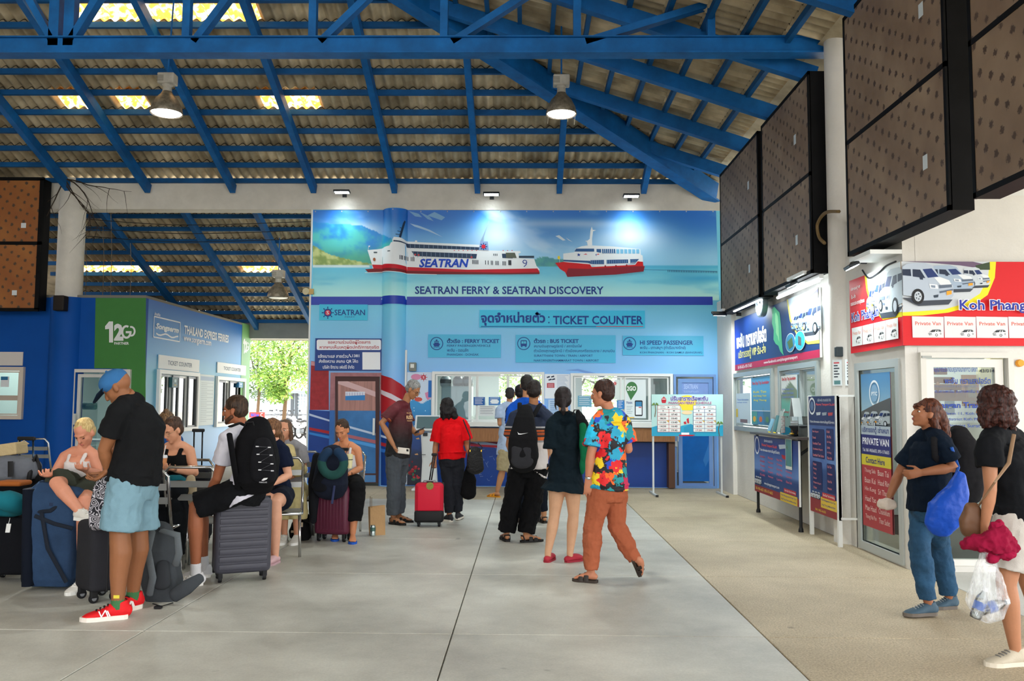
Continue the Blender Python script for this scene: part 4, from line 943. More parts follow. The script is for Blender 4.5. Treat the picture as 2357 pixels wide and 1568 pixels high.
S.text('Booking Here',W*.1,H*.66,W*.7,H*.71,'#c8343c',2,.02).rect(0,H*.76,W,H,'#2b3a6a',2).text('09:00 - 17:00',W*.15,H*.82,W*.8,H*.9,'#e0c860',3,.02);S.done()
for(a,b,c,d,lb)in((1769,864,1777,909,'narrow white notice between the two shop windows'),):
 p,q=XP(a,b),XP(c,d);t_,S,W,H=xposter('wall_notice',q.y,p.y,q.z,p.z,WX-.012,lb,col='#dfe6ea')
 for k in range(5):S.rect(W*.2,H*(.1+.17*k),W*.8,H*(.16+.17*k),'#7c95b4',1)
 S.rect(W*.15,H*.84,W*.85,H*.97,'#5a8090',1);S.done()
cxl,cyl=WX+.05,9.82
for i,(ang,lb)in enumerate(((PI*1.18,'paper price notice without van picture on the round white shop column'),(PI*1.40,'paper notice with a small van picture on the round white shop column'))):
 n_=Vector((math.cos(ang),math.sin(ang),0));u_=Vector((-n_.y,n_.x,0));c=Vector((cxl,cyl,0))+n_*.222
 zt_,zb_=P(1905,828,9.7).z,P(1905,888,9.7).z;hw_=.062
 t_=thing('wall_notice',(c.x,c.y,zb_),lb,'notice');TL=c-u_*hw_+Vector((0,0,zt_));TR=c+u_*hw_+Vector((0,0,zt_));BL=c-u_*hw_+Vector((0,0,zb_))
 S=SW(12,30,TL,TR,BL,t_,step=.001);mb=MB();mb.obox(c+Vector((0,0,(zt_+zb_)/2)),u_*hw_,n_*.001,Vector((0,0,(zt_-zb_)/2))).build('sheet',M('#dfe7ea',.4),t_)
 for k in range(6):S.rect(2,3+k*3.2,9-k%2*2,4.4+k*3.2,'#c8404c' if k==0 else '#39434e',2)
 S.rect(2,24,10,28.5,'#5f8c90' if i==0 else '#2a3238',2);S.done()
q=P(1901,809,9.6);tag(MB().rbox((WX-.13,9.66,q.z),.04,.03,.055,.01).build('switch_box',M('#394246',.5)),'small dark grey switch box on the white shop column','switch box')
q=PX(1755,699,WX-.14);t_=thing('wall_clock',q,'round wall clock hanging under the brown boards above the blue shop banner','clock')
MB().lathe(q,[(.02,.03),(.19,.03),(.2,0),(.2,-.05),(.175,-.055),(.172,-.03)],32,(1,0,0)).build('rim',M('#8a959a',.3,.5),t_,True,40)
MB().lathe(q,[(.0,-.03),(.176,-.03)],32,(1,0,0)).build('dial',M('#cfdfe6',.4),t_)
mb=MB()
for k in range(12):t=k*PI/6;c=q+Vector((-.034,.145*math.sin(t),.145*math.cos(t)));mb.obox(c,(.001,0,0),Vector((0,math.sin(t),math.cos(t)))*.014,Vector((0,math.cos(t),-math.sin(t)))*.004)
mb.bar(q+Vector((-.034,0,0)),q+Vector((-.034,.07,.05)),.01,.004).bar(q+Vector((-.036,0,0)),q+Vector((-.036,-.03,.12)),.007,.004).build('hand',BLACKM,t_)
MB().bar(q+Vector((.03,0,0)),q+Vector((.14,0,0)),.05,.05).build('bracket',ALU,t_)
LAMPW=M('#f4fbff',.4,emit=9.0)
def tube_light(p,q,lb):
 t_=thing('tube_light',(p+q)/2,lb,'light');d=(q-p).normalized()
 MB().bar(p+Vector((.03,0,.05)),q+Vector((.03,0,.05)),.05,.05).build('housing',ALUW,t_)
 MB().tube([p,q],.018,10).build('tube',LAMPW,t_)
 L=bpy.data.lights.new('tube_glow','AREA');L.shape='RECTANGLE';L.size=(q-p).length;L.size_y=.06;L.energy=26;L.color=(.9,1,.98)
 o=bpy.data.objects.new('tube_glow',L);COL.objects.link(o);o.location=(p+q)/2-Vector((.04,0,.03));o.rotation_euler=Vector((.2,0,-.9)).to_track_quat('-Z','Y').to_euler()
 o.rotation_euler=(0,math.radians(18),PI/2);o.rotation_mode='XYZ'
 o.matrix_basis=Matrix.Translation(o.location)@Matrix.Rotation(PI/2,4,'Z')@Matrix.Rotation(math.radians(12),4,'X')
for a,b,lb in(((1690,713),(1752,692),'lit tube light beside the wall clock over the blue shop banner'),((1790,682),(1885,650),'lit tube light over the van end of the blue shop banner')):
 p,q=PX(*a,WX-.22),PX(*b,WX-.22);q.z=p.z=(p.z+q.z)/2;tube_light(p,q,lb)
def flood(name,c,lb,aim,energy=14,w_=.14,arm=(0,.3,.05),col=(.92,1,1),size=.12):
 t_=thing(name,c,lb,'light');c=Vector(c);d=Vector(aim).normalized();d,s_,u_=frame_of(d)
 R=Matrix((s_,u_,-d)).transposed()
 MB().rbox(c,w_,w_*.45,.018,.01,R).build('housing',M('#24282c',.4),t_)
 MB().rbox(c+d*.02,w_*.86,w_*.36,.003,.002,R,1).build('lens',M('#f2fdff',.3,emit=16.0),t_)
 MB().tube([c-d*.02,c-d*.06+Vector(arm)*.5,c+Vector(arm)],.009,6).obox(c+Vector(arm),(.04,0,0),(0,.012,0),(0,0,.03)).build('bracket',M('#3a3d40',.5),t_)
 L=bpy.data.lights.new('flood_glow','SPOT');L.energy=energy;L.spot_size=math.radians(140);L.spot_blend=1;L.shadow_soft_size=size;L.color=col
 o=bpy.data.objects.new('flood_glow',L);COL.objects.link(o);o.matrix_basis=Matrix.Translation(c+d*.05)@R.to_4x4()
 return t_
for px,py,lb in((787,441,'lit flood light on the white beam over the green hill of the banner'),(1131,446,'lit flood light on the white beam over the large white ferry'),(1453,450,'lit flood light on the white beam over the small red ferry')):
 c=P(px,py,YB-.27);flood('flood_light',c,lb,(0,-.12,-1),60,.15,(0,.25,-.02),(.8,.95,1))
c=PX(1655,722,3.2);flood('flood_light',c,'lit flood light low at the corner between ferry banner and shop',(-.1,.6,-1),60,.12,(.35,.1,0))
c=PX(1822,655,3.28);flood('flood_light',c,'flood light with grey housing in front of the tube lights',(.5,0,-1),40,.11,(.3,.2,.12))
c=PX(1960,612,3.28);flood('flood_light',c,'flood light on a long arm at the corner shop fascia',(.45,-.05,-1),70,.12,(.25,.3,.1))
for px,py,ln in((1838,636,.9),(1990,590,.75),(1663,716,.55)):
 c=PX(px,py,WX-.3);t_=thing('light_bracket',c,{1838:'white bracket arm above the tube lights',1990:'white bracket arm above the red van fascia',1663:'white bracket arm at the ferry banner corner'}[px],'bracket')
 MB().box(c.x-.05,c.x+.3,c.y-ln*.35,c.y+ln*.35,c.z-.02,c.z+.02).build('arm',ALUW,t_)
def cable(pts,r,lb,col='#22242a',name='cable'):
 pts=[Vector(p)for p in pts];out=[]
 for i in range(len(pts)-1):
  p0,p1,p2,p3=pts[max(i-1,0)],pts[i],pts[i+1],pts[min(i+2,len(pts)-1)]
  for k in range(6):
   t=k/6;out.append(.5*((2*p1)+(p2-p0)*t+(2*p0-5*p1+4*p2-p3)*t*t+(3*p1-p0-3*p2+p3)*t**3))
 out.append(pts[-1]);return tag(MB().tube(out,r,6).build(name,M(col,.6),smooth=True),lb,'cable')
cable([PX(*p,3.36)for p in((1931,487),(1900,490),(1882,515),(1885,545),(1898,560))],.02,'yellow brown hose looping beside the white column','#7a6440','hose')
cable([PX(*p,3.48)for p in((1900,560),(1908,580),(1905,610),(1880,612))],.012,'black cable bundle at the foot of a brown panel')
cable([PX(*p,3.5)for p in((2062,602),(2040,612),(2022,628),(2000,640),(1985,622))],.009,'thin black cable running to the corner fascia')
# ================================================================ CORNER SHOP
fx=WX-.09;fzt=P(2070,602,KY-.06).z;fzb=fz0
RD='#d3101c'
yfar=PX(1956,700,fx).y
t_=thing('shop_fascia',(fx,KY,fzb),'red corner shop fascia with parked van photograph, white paper sheets below the lettering','sign')
MB().box(fx+.003,WX-.05,KY-.06,yfar,fzb,fzt).box(fx,8.8,KY-.06,KY,fzb,fzt).build('fascia_box',M('#b8bcbc',.5),t_)
W_,H_=(yfar-KY+.06)*100,(fzt-fzb)*100
S=SW(W_,H_,(fx,yfar,fzt),(fx,KY-.06,fzt),(fx,yfar,fzb),t_,step=.0015)
S.rect(0,0,W_,H_,RD,0)
S.poly([(W_*.33,0),(W_,0),(W_,H_*.66),(W_*.66,H_*.64),(W_*.45,H_*.45),(W_*.36,H_*.2)],'#ecdc1e',1).poly([(W_*.37,0),(W_,0),(W_,H_*.60),(W_*.70,H_*.59),(W_*.49,H_*.42),(W_*.40,H_*.2)],'#dfe8ea',2)
for u,v,k,hh in((.36,.18,.2,.36),(.46,.13,.26,.40),(.60,.05,.42,.56)):van(S,W_*u,H_*v,W_*k,H_*hh,'#b4c2cc',3,True,detail=False)
S.text('บริการรถตู้ VIP',W_*.04,H_*.10,W_*.24,H_*.16,'#f4e6e6',3,.02).text('รับ-ส่ง',W_*.04,H_*.20,W_*.14,H_*.26,'#f4e6e6',3,.02).text('ตลอดเวลา-ราคายุติธรรม',W_*.03,H_*.30,W_*.32,H_*.37,'#f4e6e6',3,.03)
S.text('Koh Phangan',W_*.04,H_*.45,W_*.60,H_*.62,'#f2f2f8',4,.07).text('Koh Phangan',W_*.045,H_*.455,W_*.595,H_*.615,'#23348c',5,.02)
for k in range(4):
 a=W_*(.05+.225*k);S.rect(a,H_*.66,a+W_*.217,H_*.91,'#dfe3e2',6).text('Private Van',a+W_*.02,H_*.71,a+W_*.19,H_*.76,'#e08a70',7,.0);vanicon(S,a+W_*.09,H_*.79,W_*.1,H_*.09,7)
S.done()
p0=P(2075,700,KY-.062);x_end=8.8
px1=2357+330;W2_=px1-2074
S=Sign(2074,603,px1,797,Vector((fx,KY-.062,fzt)),Vector((fx+(P(px1,700,KY-.062)-P(2074,700,KY-.062)).x,KY-.062,fzt)),Vector((fx,KY-.062,fzb)),(0,-1,0),t_,step=.0015)
S.rect(2074,603,px1,797,RD,0)
S.poly([(2074,603),(2294,603),(2290,640),(2272,680),(2235,706),(2180,721),(2120,728),(2074,729)],'#ecdf22',1)
S.poly([(2074,603),(2279,603),(2274,640),(2254,677),(2218,700),(2170,714),(2074,721)],'#c8ced4',2)
S.poly([(2074,603),(2240,603),(2279,612),(2279,622),(2210,612),(2140,606)],'#6a5570',3).poly([(2245,612),(2279,604),(2279,622),(2250,622)],'#36482f',3)
van(S,2218,616,60,46,'#c3ccd4',4);van(S,2140,612,100,60,'#9fb1c6',10);van(S,2058+16,607,116,94,'#b0bccb',17)
S.text('Koh Phangan',2200,691,2388,724,'#f3f3fa',24,.06).text('Koh Phangan',2202,692.5,2386,722.5,'#23309a',25,.02)
for k in range(6):
 a=2095+74*k;S.poly([(a,730),(a+73,731),(a+72.5,779),(a+.5,779)],'#dcdcdf',4).text('Private Van',a+7,742,a+66,750.5,'#d8604a',5,.012);vanicon(S,a+36,760,31,16,5)
S.done()
y0,y1,z0,z1=cg
wd=thing('window_5',(WX-.02,(y0+y1)/2,z0),kind='structure')
def frx(mb,a,b,c,d,xx,t,dp):mb.box(xx-dp,xx+.04,a,b,d-t,d).box(xx-dp,xx+.04,a,b,c,c+t).box(xx-dp,xx+.04,a,a+t,c+t,d-t).box(xx-dp,xx+.04,b-t,b,c+t,d-t)
mb=MB();frx(mb,y0-.02,y1+.08,z0-.08,z1+.06,WX-.05,.08,.02);mb.build('window_frame',M('#b9bfbe',.4,.3),wd)
MB().box(WX-.04,WX-.035,y0+.05,y1,z0,z1).build('pane',GL,wd)
ps,pt=PX(1989,1100,WX-.05).y,PX(2057,1100,WX-.05).y
pz0,pz1=PX(2040,1225,WX-.05).z,PX(2040,857,WX-.05).z
t_,S,W,H=xposter('van_poster',pt,ps,pz0,pz1,WX-.06,'tall private van poster, blue above and red below, behind the corner glass',col='#8a4a50')
S.grid(0,0,W,H*.34,12,14,lambda X,Y:mixc(hexc('#4a86b8'),hexc('#9fc0d0'),sm(0,H*.3,Y)),0,'printed_sky')
S.ring(W*.48,H*.13,W*.18,H*.085,W*.03,'#e4ecf2',2).ell(W*.48,H*.13,W*.12,H*.055,'#7fa6c8',2).text('PTC',W*.38,H*.12,W*.58,H*.145,'#e4ecf2',3,.03)
S.poly([(0,H*.25),(W*.5,H*.20),(W,H*.16),(W,H*.36),(0,H*.34)],'#55585a',2)
for u,k in((.0,.3),(.22,.36),(.48,.5)):van(S,W*u,H*(.25-.02*u),W*k,H*.10,'#a9b4ba',3,True,detail=False)
S.rect(0,H*.34,W,H*.40,'#aab8c4',8).text('บริการรถตู้ เช่าเหมา',W*.05,H*.345,W*.95,H*.395,'#2c3f80',9,.02).rect(0,H*.40,W,H*.53,'#2b2f70',8).text('PRIVATE VAN',W*.05,H*.42,W*.95,H*.465,'#e3e6f0',9,.03).text('Tel. 061-9656655, 093-1176655',W*.05,H*.49,W*.95,H*.515,'#e3e6f0',9,.01)
S.rect(0,H*.53,W,H*.60,'#cfc23a',8).text('Contact Here',W*.15,H*.545,W*.8,H*.585,'#303a70',9,.02).rect(0,H*.60,W,H,'#a83a40',8)
for k,(a,b)in enumerate((('Thong Sala','Baan Tai'),('Baan Kai','Haad Rin'),('Hin Kong','Sri Thanu'),('Haad Yao','Salad'),('Mae Haad','Chaloklum'),('Thong Nai Pan','Than Sadet'))):
 S.text(a,W*.1,H*(.62+.06*k),W*.48,H*(.655+.06*k),'#e3c9c4',9,.0).text(b,W*.56,H*(.62+.06*k),W*.92,H*(.655+.06*k),'#e3c9c4',9,.0)
S.done()
x0,x1,z0,z1=dh;d3=thing('door_3',((x0+x1)/2,KY,0),kind='structure')
mb=MB();fr(mb,x0,x1,0,z1,KY-.01,.05,.05);mb.build('door_frame',M('#d5d3cc',.5),d3)
mb=MB();fr(mb,x0+.06,x1-.08,.03,z1-.06,KY+.02,.075,.04);mb.build('door_leaf',M('#dedcd6',.45),d3)
MB().box(x0+.12,x1-.14,KY+.0,KY+.006,.1,z1-.12).build('pane',GL,d3)
mb=MB();q=P(2120,822,KY-.05);mb.box(q.x,q.x+.09,KY-.07,KY-.04,q.z-.01,q.z+.01);mb.build('door_closer',M('#8a8c88',.4,.5),d3)
S=SB(2130,835,2320,1000,KY-.008,d3,step=.001);L_='#2c4a9c'
S.text('ใบอนุญาตประกอบธุรกิจนำเที่ยว เลขที่',2140,842,2250,860,L_,1,.01).text('43/01485',2254,850,2301,858,'#1f2a3c',1,.02).text('พะงัน ทรานสปอร์ต',2174,869,2280,884,L_,1,.02).text('ที่อยู่ ตำบลเกาะพะงัน อำเภอเกาะพะงัน จังหวัดสุราษฎร์ธานี',2134,887,2316,893,'#7a88a8',1,0)
S.text('ต.เกาะพะงัน อ.เกาะพะงัน จ.สุราษฎร์ธานี',2152,897,2300,907,L_,1,.01).text('Phangan Transport',2146,926,2300,944,'#1d3f98',1,.03).text('44/4 Farm 11, Koh Phangan',2150,949,2285,957,L_,1,.01).text('Sub-district Koh Phangan',2160,962,2280,970,L_,1,.01).text('District Surat Thani',2180,976,2290,984,L_,1,.01)
S.done()
tag(MB().lathe(P(2348,836,KY-.03),[(0,-.02),(.03,-.02),(.035,0),(.035,.02)],16,(0,1,0)).build('alarm_button',M('#e89a20',.4)),'orange round button beside the glass shop door','button')
q=P(2292,862,10.5);t_=thing('wall_clock',q,'pale round clock on the back wall inside the glass shop door','clock')
MB().lathe(q,[(0,-.03),(.2,-.03),(.22,-.02),(.22,.03)],28,(0,1,0)).build('rim',M('#b9b08a',.5),t_)
q=P(2165,915,10.0);t_=thing('shrine_shelf',q,'small gilded wooden shrine on a shelf inside the glass shop door','shrine')
GOLDW=M('#8a5a2c',.4,.2)
MB().box(q.x-.3,q.x+.3,9.8,10.1,q.z-.04,q.z).build('shelf',GOLDW,t_);mb=MB()
for k,(w_,z)in enumerate(((.26,0),(.2,.08),(.13,.16),(.07,.26),(.03,.36))):mb.box(q.x-w_,q.x+w_,10-w_*.4,10+w_*.4,q.z+z,q.z+z+.07)
for dx in(-.22,-.1,.1,.22):mb.lathe((q.x+dx,9.85,q.z),[(.02,0),(.015,.1),(.03,.14),(0,.18)],8)
mb.build('shrine',GOLDW,t_)
for a,b,c,d,lb in((2215,863,2255,935,'ornate gilt framed picture inside the glass shop door'),(2165,910,2205,960,'dark framed picture low inside the glass shop door')):
 p,q=P(a,b,11.8),P(c,d,11.8);t_=thing('framed_picture',q,lb,'picture');mb=MB()
 mb.box(p.x,q.x,11.8,11.84,q.z,p.z).build('frame',GOLDW if a==2215 else M('#b9bcbc',.5),t_);MB().box(p.x+.05,q.x-.05,11.78,11.8,q.z+.05,p.z-.05).build('picture',M('#6a5a44' if a==2215 else '#5a6468',.5),t_)
for L_pos,e_ in(((5.2,10.3,3.2),60),((4.9,14.2,2.55),30),((-.5,18,2.6),55),((-9.5,18.5,3.1),60)):
 L=bpy.data.lights.new('room_light','AREA');L.size=1.0;L.energy=e_;L.color=(.95,1,.97);o=bpy.data.objects.new('room_light',L);COL.objects.link(o);o.location=L_pos
 t_=tag(MB().box(L_pos[0]-.5,L_pos[0]+.5,L_pos[1]-.07,L_pos[1]+.07,L_pos[2]+.02,L_pos[2]+.06).build('ceiling_light',ALUW),'batten light inside %s'%{5.2:'the corner shop',4.9:'the blue banner shop',-.5:'the ferry ticket office',-9.5:'the blue kiosk'}[L_pos[0]],'light')
# ================================================================ COUNTER, STANDING POSTERS, SCHEDULE BOARD
def seaposter(S,W,H,tall):
 S.grid(0,0,W,H,14,24,lambda X,Y:mixc(mixc(hexc('#17327c'),hexc('#6a90cc'),sm(H*.05,H*.5,Y)*sm(.3,.75,vnoise(X,Y,W*.6,4))),hexc('#173f7c'),sm(H*.60,H*.64,Y)),0,'printed_sea')
 S.rect(0,H*.88,W,H,'#8e2c34',1)
if True:
 ya,yb=10.5,12.5;X=3.27;zt=1.10;zbm=.30
 t_=thing('shop_counter',(3.42,(ya+yb)/2,0),'narrow dark topped shop counter with a blue sea poster front','counter')
 MB().box(X-.05,WX-.01,ya-.12,yb+.06,zt,zt+.03).build('counter_top',M('#4a4340',.3),t_)
 for y in(ya+.06,yb-.04):MB().tube([(X+.03,y,0),(X+.03,y,zt)],.02,8).lathe((X+.03,y,0),[(.032,0),(.03,.03),(.02,.06)],8).build('leg',BLACKM,t_)
 MB().bar((X+.03,ya+.1,.9),(WX-.05,ya+.1,1.08),.03,.03).build('brace',BLACKM,t_)
 MB().box(X-.004,X+.02,ya,yb,zbm,zt-.02).build('front_board',ALUW,t_)
 W,H=(yb-ya)*100,(zt-.02-zbm)*100
 S=SW(W,H,(X-.005,yb,zt-.02),(X-.005,ya,zt-.02),(X-.005,yb,zbm),t_,step=.0012);seaposter(S,W,H,0)
 S.ring(W*.08,H*.17,W*.06,H*.16,W*.012,'#e6ebf2',2).ell(W*.08,H*.17,W*.03,H*.09,'#2f4c8a',2)
 S.text('บริษัท พะงัน ทรานสปอร์ต จำกัด',W*.26,H*.04,W*.46,H*.09,'#dfe6f2',2,.01).text('Phangan Transport Co.,Ltd',W*.20,H*.12,W*.56,H*.18,'#d8505a',2,.04).text('Ticket information สอบถามข้อมูลตั๋วโดยสาร',W*.15,H*.20,W*.62,H*.27,'#e9edf4',2,.02)
 names=['Suratthani','Donsak','Town','Train','Krabi','Phuket','Hatyai','Airport','Bangkok','Pattaya','Hua Hin','Trang','Ranong','Phi Phi','Lanta','Satun','Langkawi','Penang','Chumphon','Khao Sok']
 for c in range(4):
  for r in range(5):S.text(names[c*5+r],W*(.15+.2*c),H*(.33+.08*r),W*(.27+.2*c),H*(.37+.08*r),'#d26a84',2,.02)
 S.poly([(W*.6,H*.1),(W*.74,H*.08),(W*.76,H*.14),(W*.62,H*.17)],'#aebccc',2).poly([(W*.66,H*.25),(W*.82,H*.27),(W*.78,H*.33),(W*.68,H*.31)],'#b02c38',2)
 S.text('www.phangantransport.com',W*.25,H*.78,W*.6,H*.84,'#e4e9f0',2,.01).rect(W*.62,H*.86,W*.97,H*1.0,'#d8b83a',2).rect(W*.70,H*.78,W*.95,H*.85,'#b8303a',3).text('One Day Trip Snorkeling',W*.72,H*.795,W*.94,H*.835,'#f0e6e4',4,.01)
 S.text('Koh Nangyuan & Koh Tao',W*.64,H*.885,W*.95,H*.92,'#3a4a90',3,.01).text('Ang Thong National Marine Park',W*.64,H*.945,W*.95,H*.98,'#3a4a90',3,.01);S.text('061-965-6655  093-117-6655',W*.03,H*.91,W*.45,H*.96,'#e8c648',2,.01)
 for k in range(3):van(S,W*(.01+.05*k),H*.72,W*.07,H*.14,'#c4ccd4',2,True,detail=False)
 S.done()
 t2=thing('acrylic_box',(3.42,10.95,zt+.03),'clear acrylic leaflet box on the shop counter','box');AC=glass((.93,.96,.97),.02,.8)
 MB().box(3.3,3.305,10.6,11.3,zt+.03,zt+.27).box(3.53,3.535,10.6,11.3,zt+.03,zt+.27).box(3.3,3.53,10.6,10.605,zt+.03,zt+.27).box(3.3,3.53,11.295,11.3,zt+.03,zt+.27).build('panel',AC,t2)
 t2=thing('display_stand',(3.45,11.15,zt+.3),'folded silver display stand like a letter A above the acrylic box','stand')
 MB().bar((3.45,11.35,zt+.03),(3.45,11.2,zt+.5),.1,.012,(0,1,0)).bar((3.45,11.0,zt+.03),(3.45,11.17,zt+.5),.1,.012,(0,1,0)).build('leg',M('#d6dadc',.2,.6),t2)
 t2=thing('captain_cap',(3.36,10.75,zt+.05),'black captain cap with gold emblem lying on the shop counter','cap')
 MB().lathe((3.36,10.72,zt+.03),[(.08,0),(.085,.06),(.125,.11),(.13,.13),(.0,.15)],20).build('crown',M('#16191f',.7),t2,True,50)
 MB().ell((3.27,10.74,zt+.045),(.07,.09,.012)).build('visor',M('#15171a',.2),t2,True);MB().ell((3.265,10.74,zt+.062),(.03,.05,.01)).ell((3.275,10.72,zt+.12),(.012,.02,.02)).build('emblem',M('#d8a828',.3,.6),t2,True)
 for k,(y,h,c)in enumerate(((12.2,.22,'#7fb0c8'),(11.95,.27,'#4f7f84'),(11.75,.33,'#9aa8a4'))):
  t2=thing('leaflet_holder',(3.45,y,zt+.03),('low leaflet holder with blue cards at the far end of the shop counter','middle leaflet holder with green cards on the shop counter','tallest leaflet holder on the shop counter')[k],'holder')
  MB().bar((3.4,y,zt+.03),(3.47,y,zt+.03+h),.12,.004,(1,0,0)).build('back',AC,t2);MB().bar((3.39,y,zt+.05),(3.45,y,zt+h),.1,.02,(1,0,0)).build('leaflet',M(c,.5),t2)
 t2=thing('tour_leaflet',(3.26,10.9,.95),'green island leaflet hanging over the counter edge','leaflet')
 S=SW(20,30,(3.255,10.98,1.1),(3.255,10.72,1.1),(3.255,10.98,.72),t2,step=.001);S.rect(0,0,20,30,'#dfe3dc',0).grid(1,1,19,27,12,16,lambda X,Y:mixc(hexc('#4f8a8c'),hexc('#4f6a34'),sm(.45,.6,vnoise(X,Y,9,2))),1,'printed_picture');S.done()
ya,yb,X=9.45,10.42,3.36;z0,z1=.28,G(0,2000).z+1.5+(931-908)/2000*9.9
t_=thing('poster_stand',(X,(ya+yb)/2,0),'tall freestanding blue poster in a white frame with a ladder shaped foot','poster')
MB().box(X,X+.03,ya,yb,z0,z1).build('board',ALUW,t_)
for y in(ya,yb-.05):MB().box(X-.005,X+.035,y,y+.045,0,z1+.01).build('leg',ALUW,t_)
MB().bar((X+.02,ya,.30),(WX-.02,ya,.30),.02,.02).bar((X+.02,ya,z1),(WX-.02,ya,z1),.02,.02).bar((WX-.04,ya,0),(WX-.04,ya,z1),.02,.02).build('brace',ALUW,t_)
W,H=(yb-ya-.08)*100,(z1-z0)*100
S=SW(W,H,(X-.002,yb-.05,z1),(X-.002,ya+.04,z1),(X-.002,yb-.05,z0),t_,step=.0012);seaposter(S,W,H,1)
S.rect(0,0,W,H*.25,'#1a2d66',1).ring(W*.14,H*.085,W*.13,H*.075,W*.025,'#e6ebf2',2).ell(W*.14,H*.085,W*.07,H*.04,'#54709c',2)
S.text('บริษัท พะงัน ทรานสปอร์ต จำกัด',W*.36,H*.02,W*.86,H*.045,'#c9d2e2',2,.01).text('Phangan Transport Co.,Ltd',W*.30,H*.06,W*.98,H*.085,'#d8505a',2,.04)
for k in range(3):S.poly([(W*(.3+.22*k),H*.14),(W*(.48+.22*k),H*.135),(W*(.46+.22*k),H*.16),(W*(.32+.22*k),H*.165)],('#c4ccd4','#9aa6b4','#b8404a')[k],2)
S.text('Ticket information สอบถามข้อมูลตั๋วโดยสาร',W*.04,H*.205,W*.96,H*.235,'#e9edf4',2,.01)
for(a,b,c,d,nm)in((.12,.28,.6,.53,['Bus Airport','Donsak','Suratthani Town','Suratthani Airport','Suratthani Train Station']),(.66,.27,.93,.53,['Krabi','Phi Phi','Ao Nang','Lanta','Ao Nang','Khao Sok']),(.12,.56,.48,.80,['Phuket','Patong','Trang','Hatyai','Phuket Airport','Phuket']),(.66,.56,.95,.80,['Koh Tao','Chumphon','Hua Hin','Bangkok'])):
 S.rrect(W*a,H*b,W*c,H*d,2.5,'#16235c',2)
 for k,n_ in enumerate(nm):yy=b+.015+(d-b)/len(nm)*k;S.text(n_,W*(a+.03),H*yy,W*min(c-.03,a+.03+len(n_)*.021),H*(yy+.022),'#d8848e',3,.02)
for k in range(3):van(S,W*(.03+.11*k),H*.82,W*.14,H*.06,'#c4ccd4',2,True,detail=False)
S.rect(W*.42,H*.85,W,H*.94,'#d8b83a',3).rect(W*.48,H*.81,W*.95,H*.855,'#b8303a',4).text('One Day Trip Snorkeling',W*.51,H*.82,W*.93,H*.845,'#f0e6e4',5,.01).text('Koh Nangyuan & Koh Tao',W*.46,H*.865,W*.95,H*.885,'#3a4a90',4,.01).text('Ang Thong Marine Park',W*.46,H*.905,W*.95,H*.925,'#3a4a90',4,.01)
S.text('061-965-6655',W*.2,H*.96,W*.6,H*.98,'#e8c648',3,.01);S.done()
YS=14.75;t_=thing('schedule_board',P(1582,1135,YS),'turquoise ferry schedule board with two time tables on thin metal legs','board');t_.location.z=0
a,b=P(1500,908,YS),P(1664,1004,YS)
MB().box(a.x,b.x,YS,YS+.03,b.z,a.z).build('board',M('#9fcfcf',.5),t_)
for px in(1504,1661):
 X=P(px,1060,YS+.02).x;MB().box(X-.015,X+.015,YS+.03,YS+.06,.02,a.z-.1).build('leg',ALU,t_);MB().box(X-.02,X+.02,YS-.35,YS+.4,0,.03).build('foot',ALU,t_);MB().box(X-.022,X+.022,YS-.38,YS-.35,0,.035).build('foot_cap',BLACKM,t_)
S=SB(1500,908,1664,1004,YS-.003,t_,step=.0015)
S.grid(1500,908,1664,1004,20,14,lambda X,Y:mixc(hexc('#9ccfce'),hexc('#bfe0dc'),vnoise(X,Y,40,3)),0,'printed_ground')
S.poly([(1500,984),(1520,978),(1545,990),(1570,980),(1590,976),(1610,986),(1640,984),(1664,978),(1664,1004),(1500,1004)],'#2b9fc4',1).poly([(1574,984),(1590,976),(1606,986),(1600,1000),(1574,1000)],'#2490b8',2)
S.ell(1582,925,22,15,'#e8d33a',1).poly([(1565,930),(1600,930),(1594,945),(1570,945)],'#e8d33a',1)
S.ell(1528,920,5.5,5,'#c02434',2).poly([(1522,922),(1534,922),(1532,928),(1524,928)],'#c02434',2).rect(1527,913,1529,917,'#c02434',2).rect(1524,918,1532,920,'#e8d0d0',3)
S.text('ปรับตารางเรือพะงัน',1543,911,1630,923,'#f4e9f2',3,.07).text('ปรับตารางเรือพะงัน',1543.5,911.5,1629.5,922.5,'#3a3f9c',4,.025).text('PHANGAN FERRY SCHEDULE',1538,924.5,1638,931,'#f4e6ec',3,.07).text('PHANGAN FERRY SCHEDULE',1538.5,925,1637.5,930.5,'#7c2c6a',4,.02)
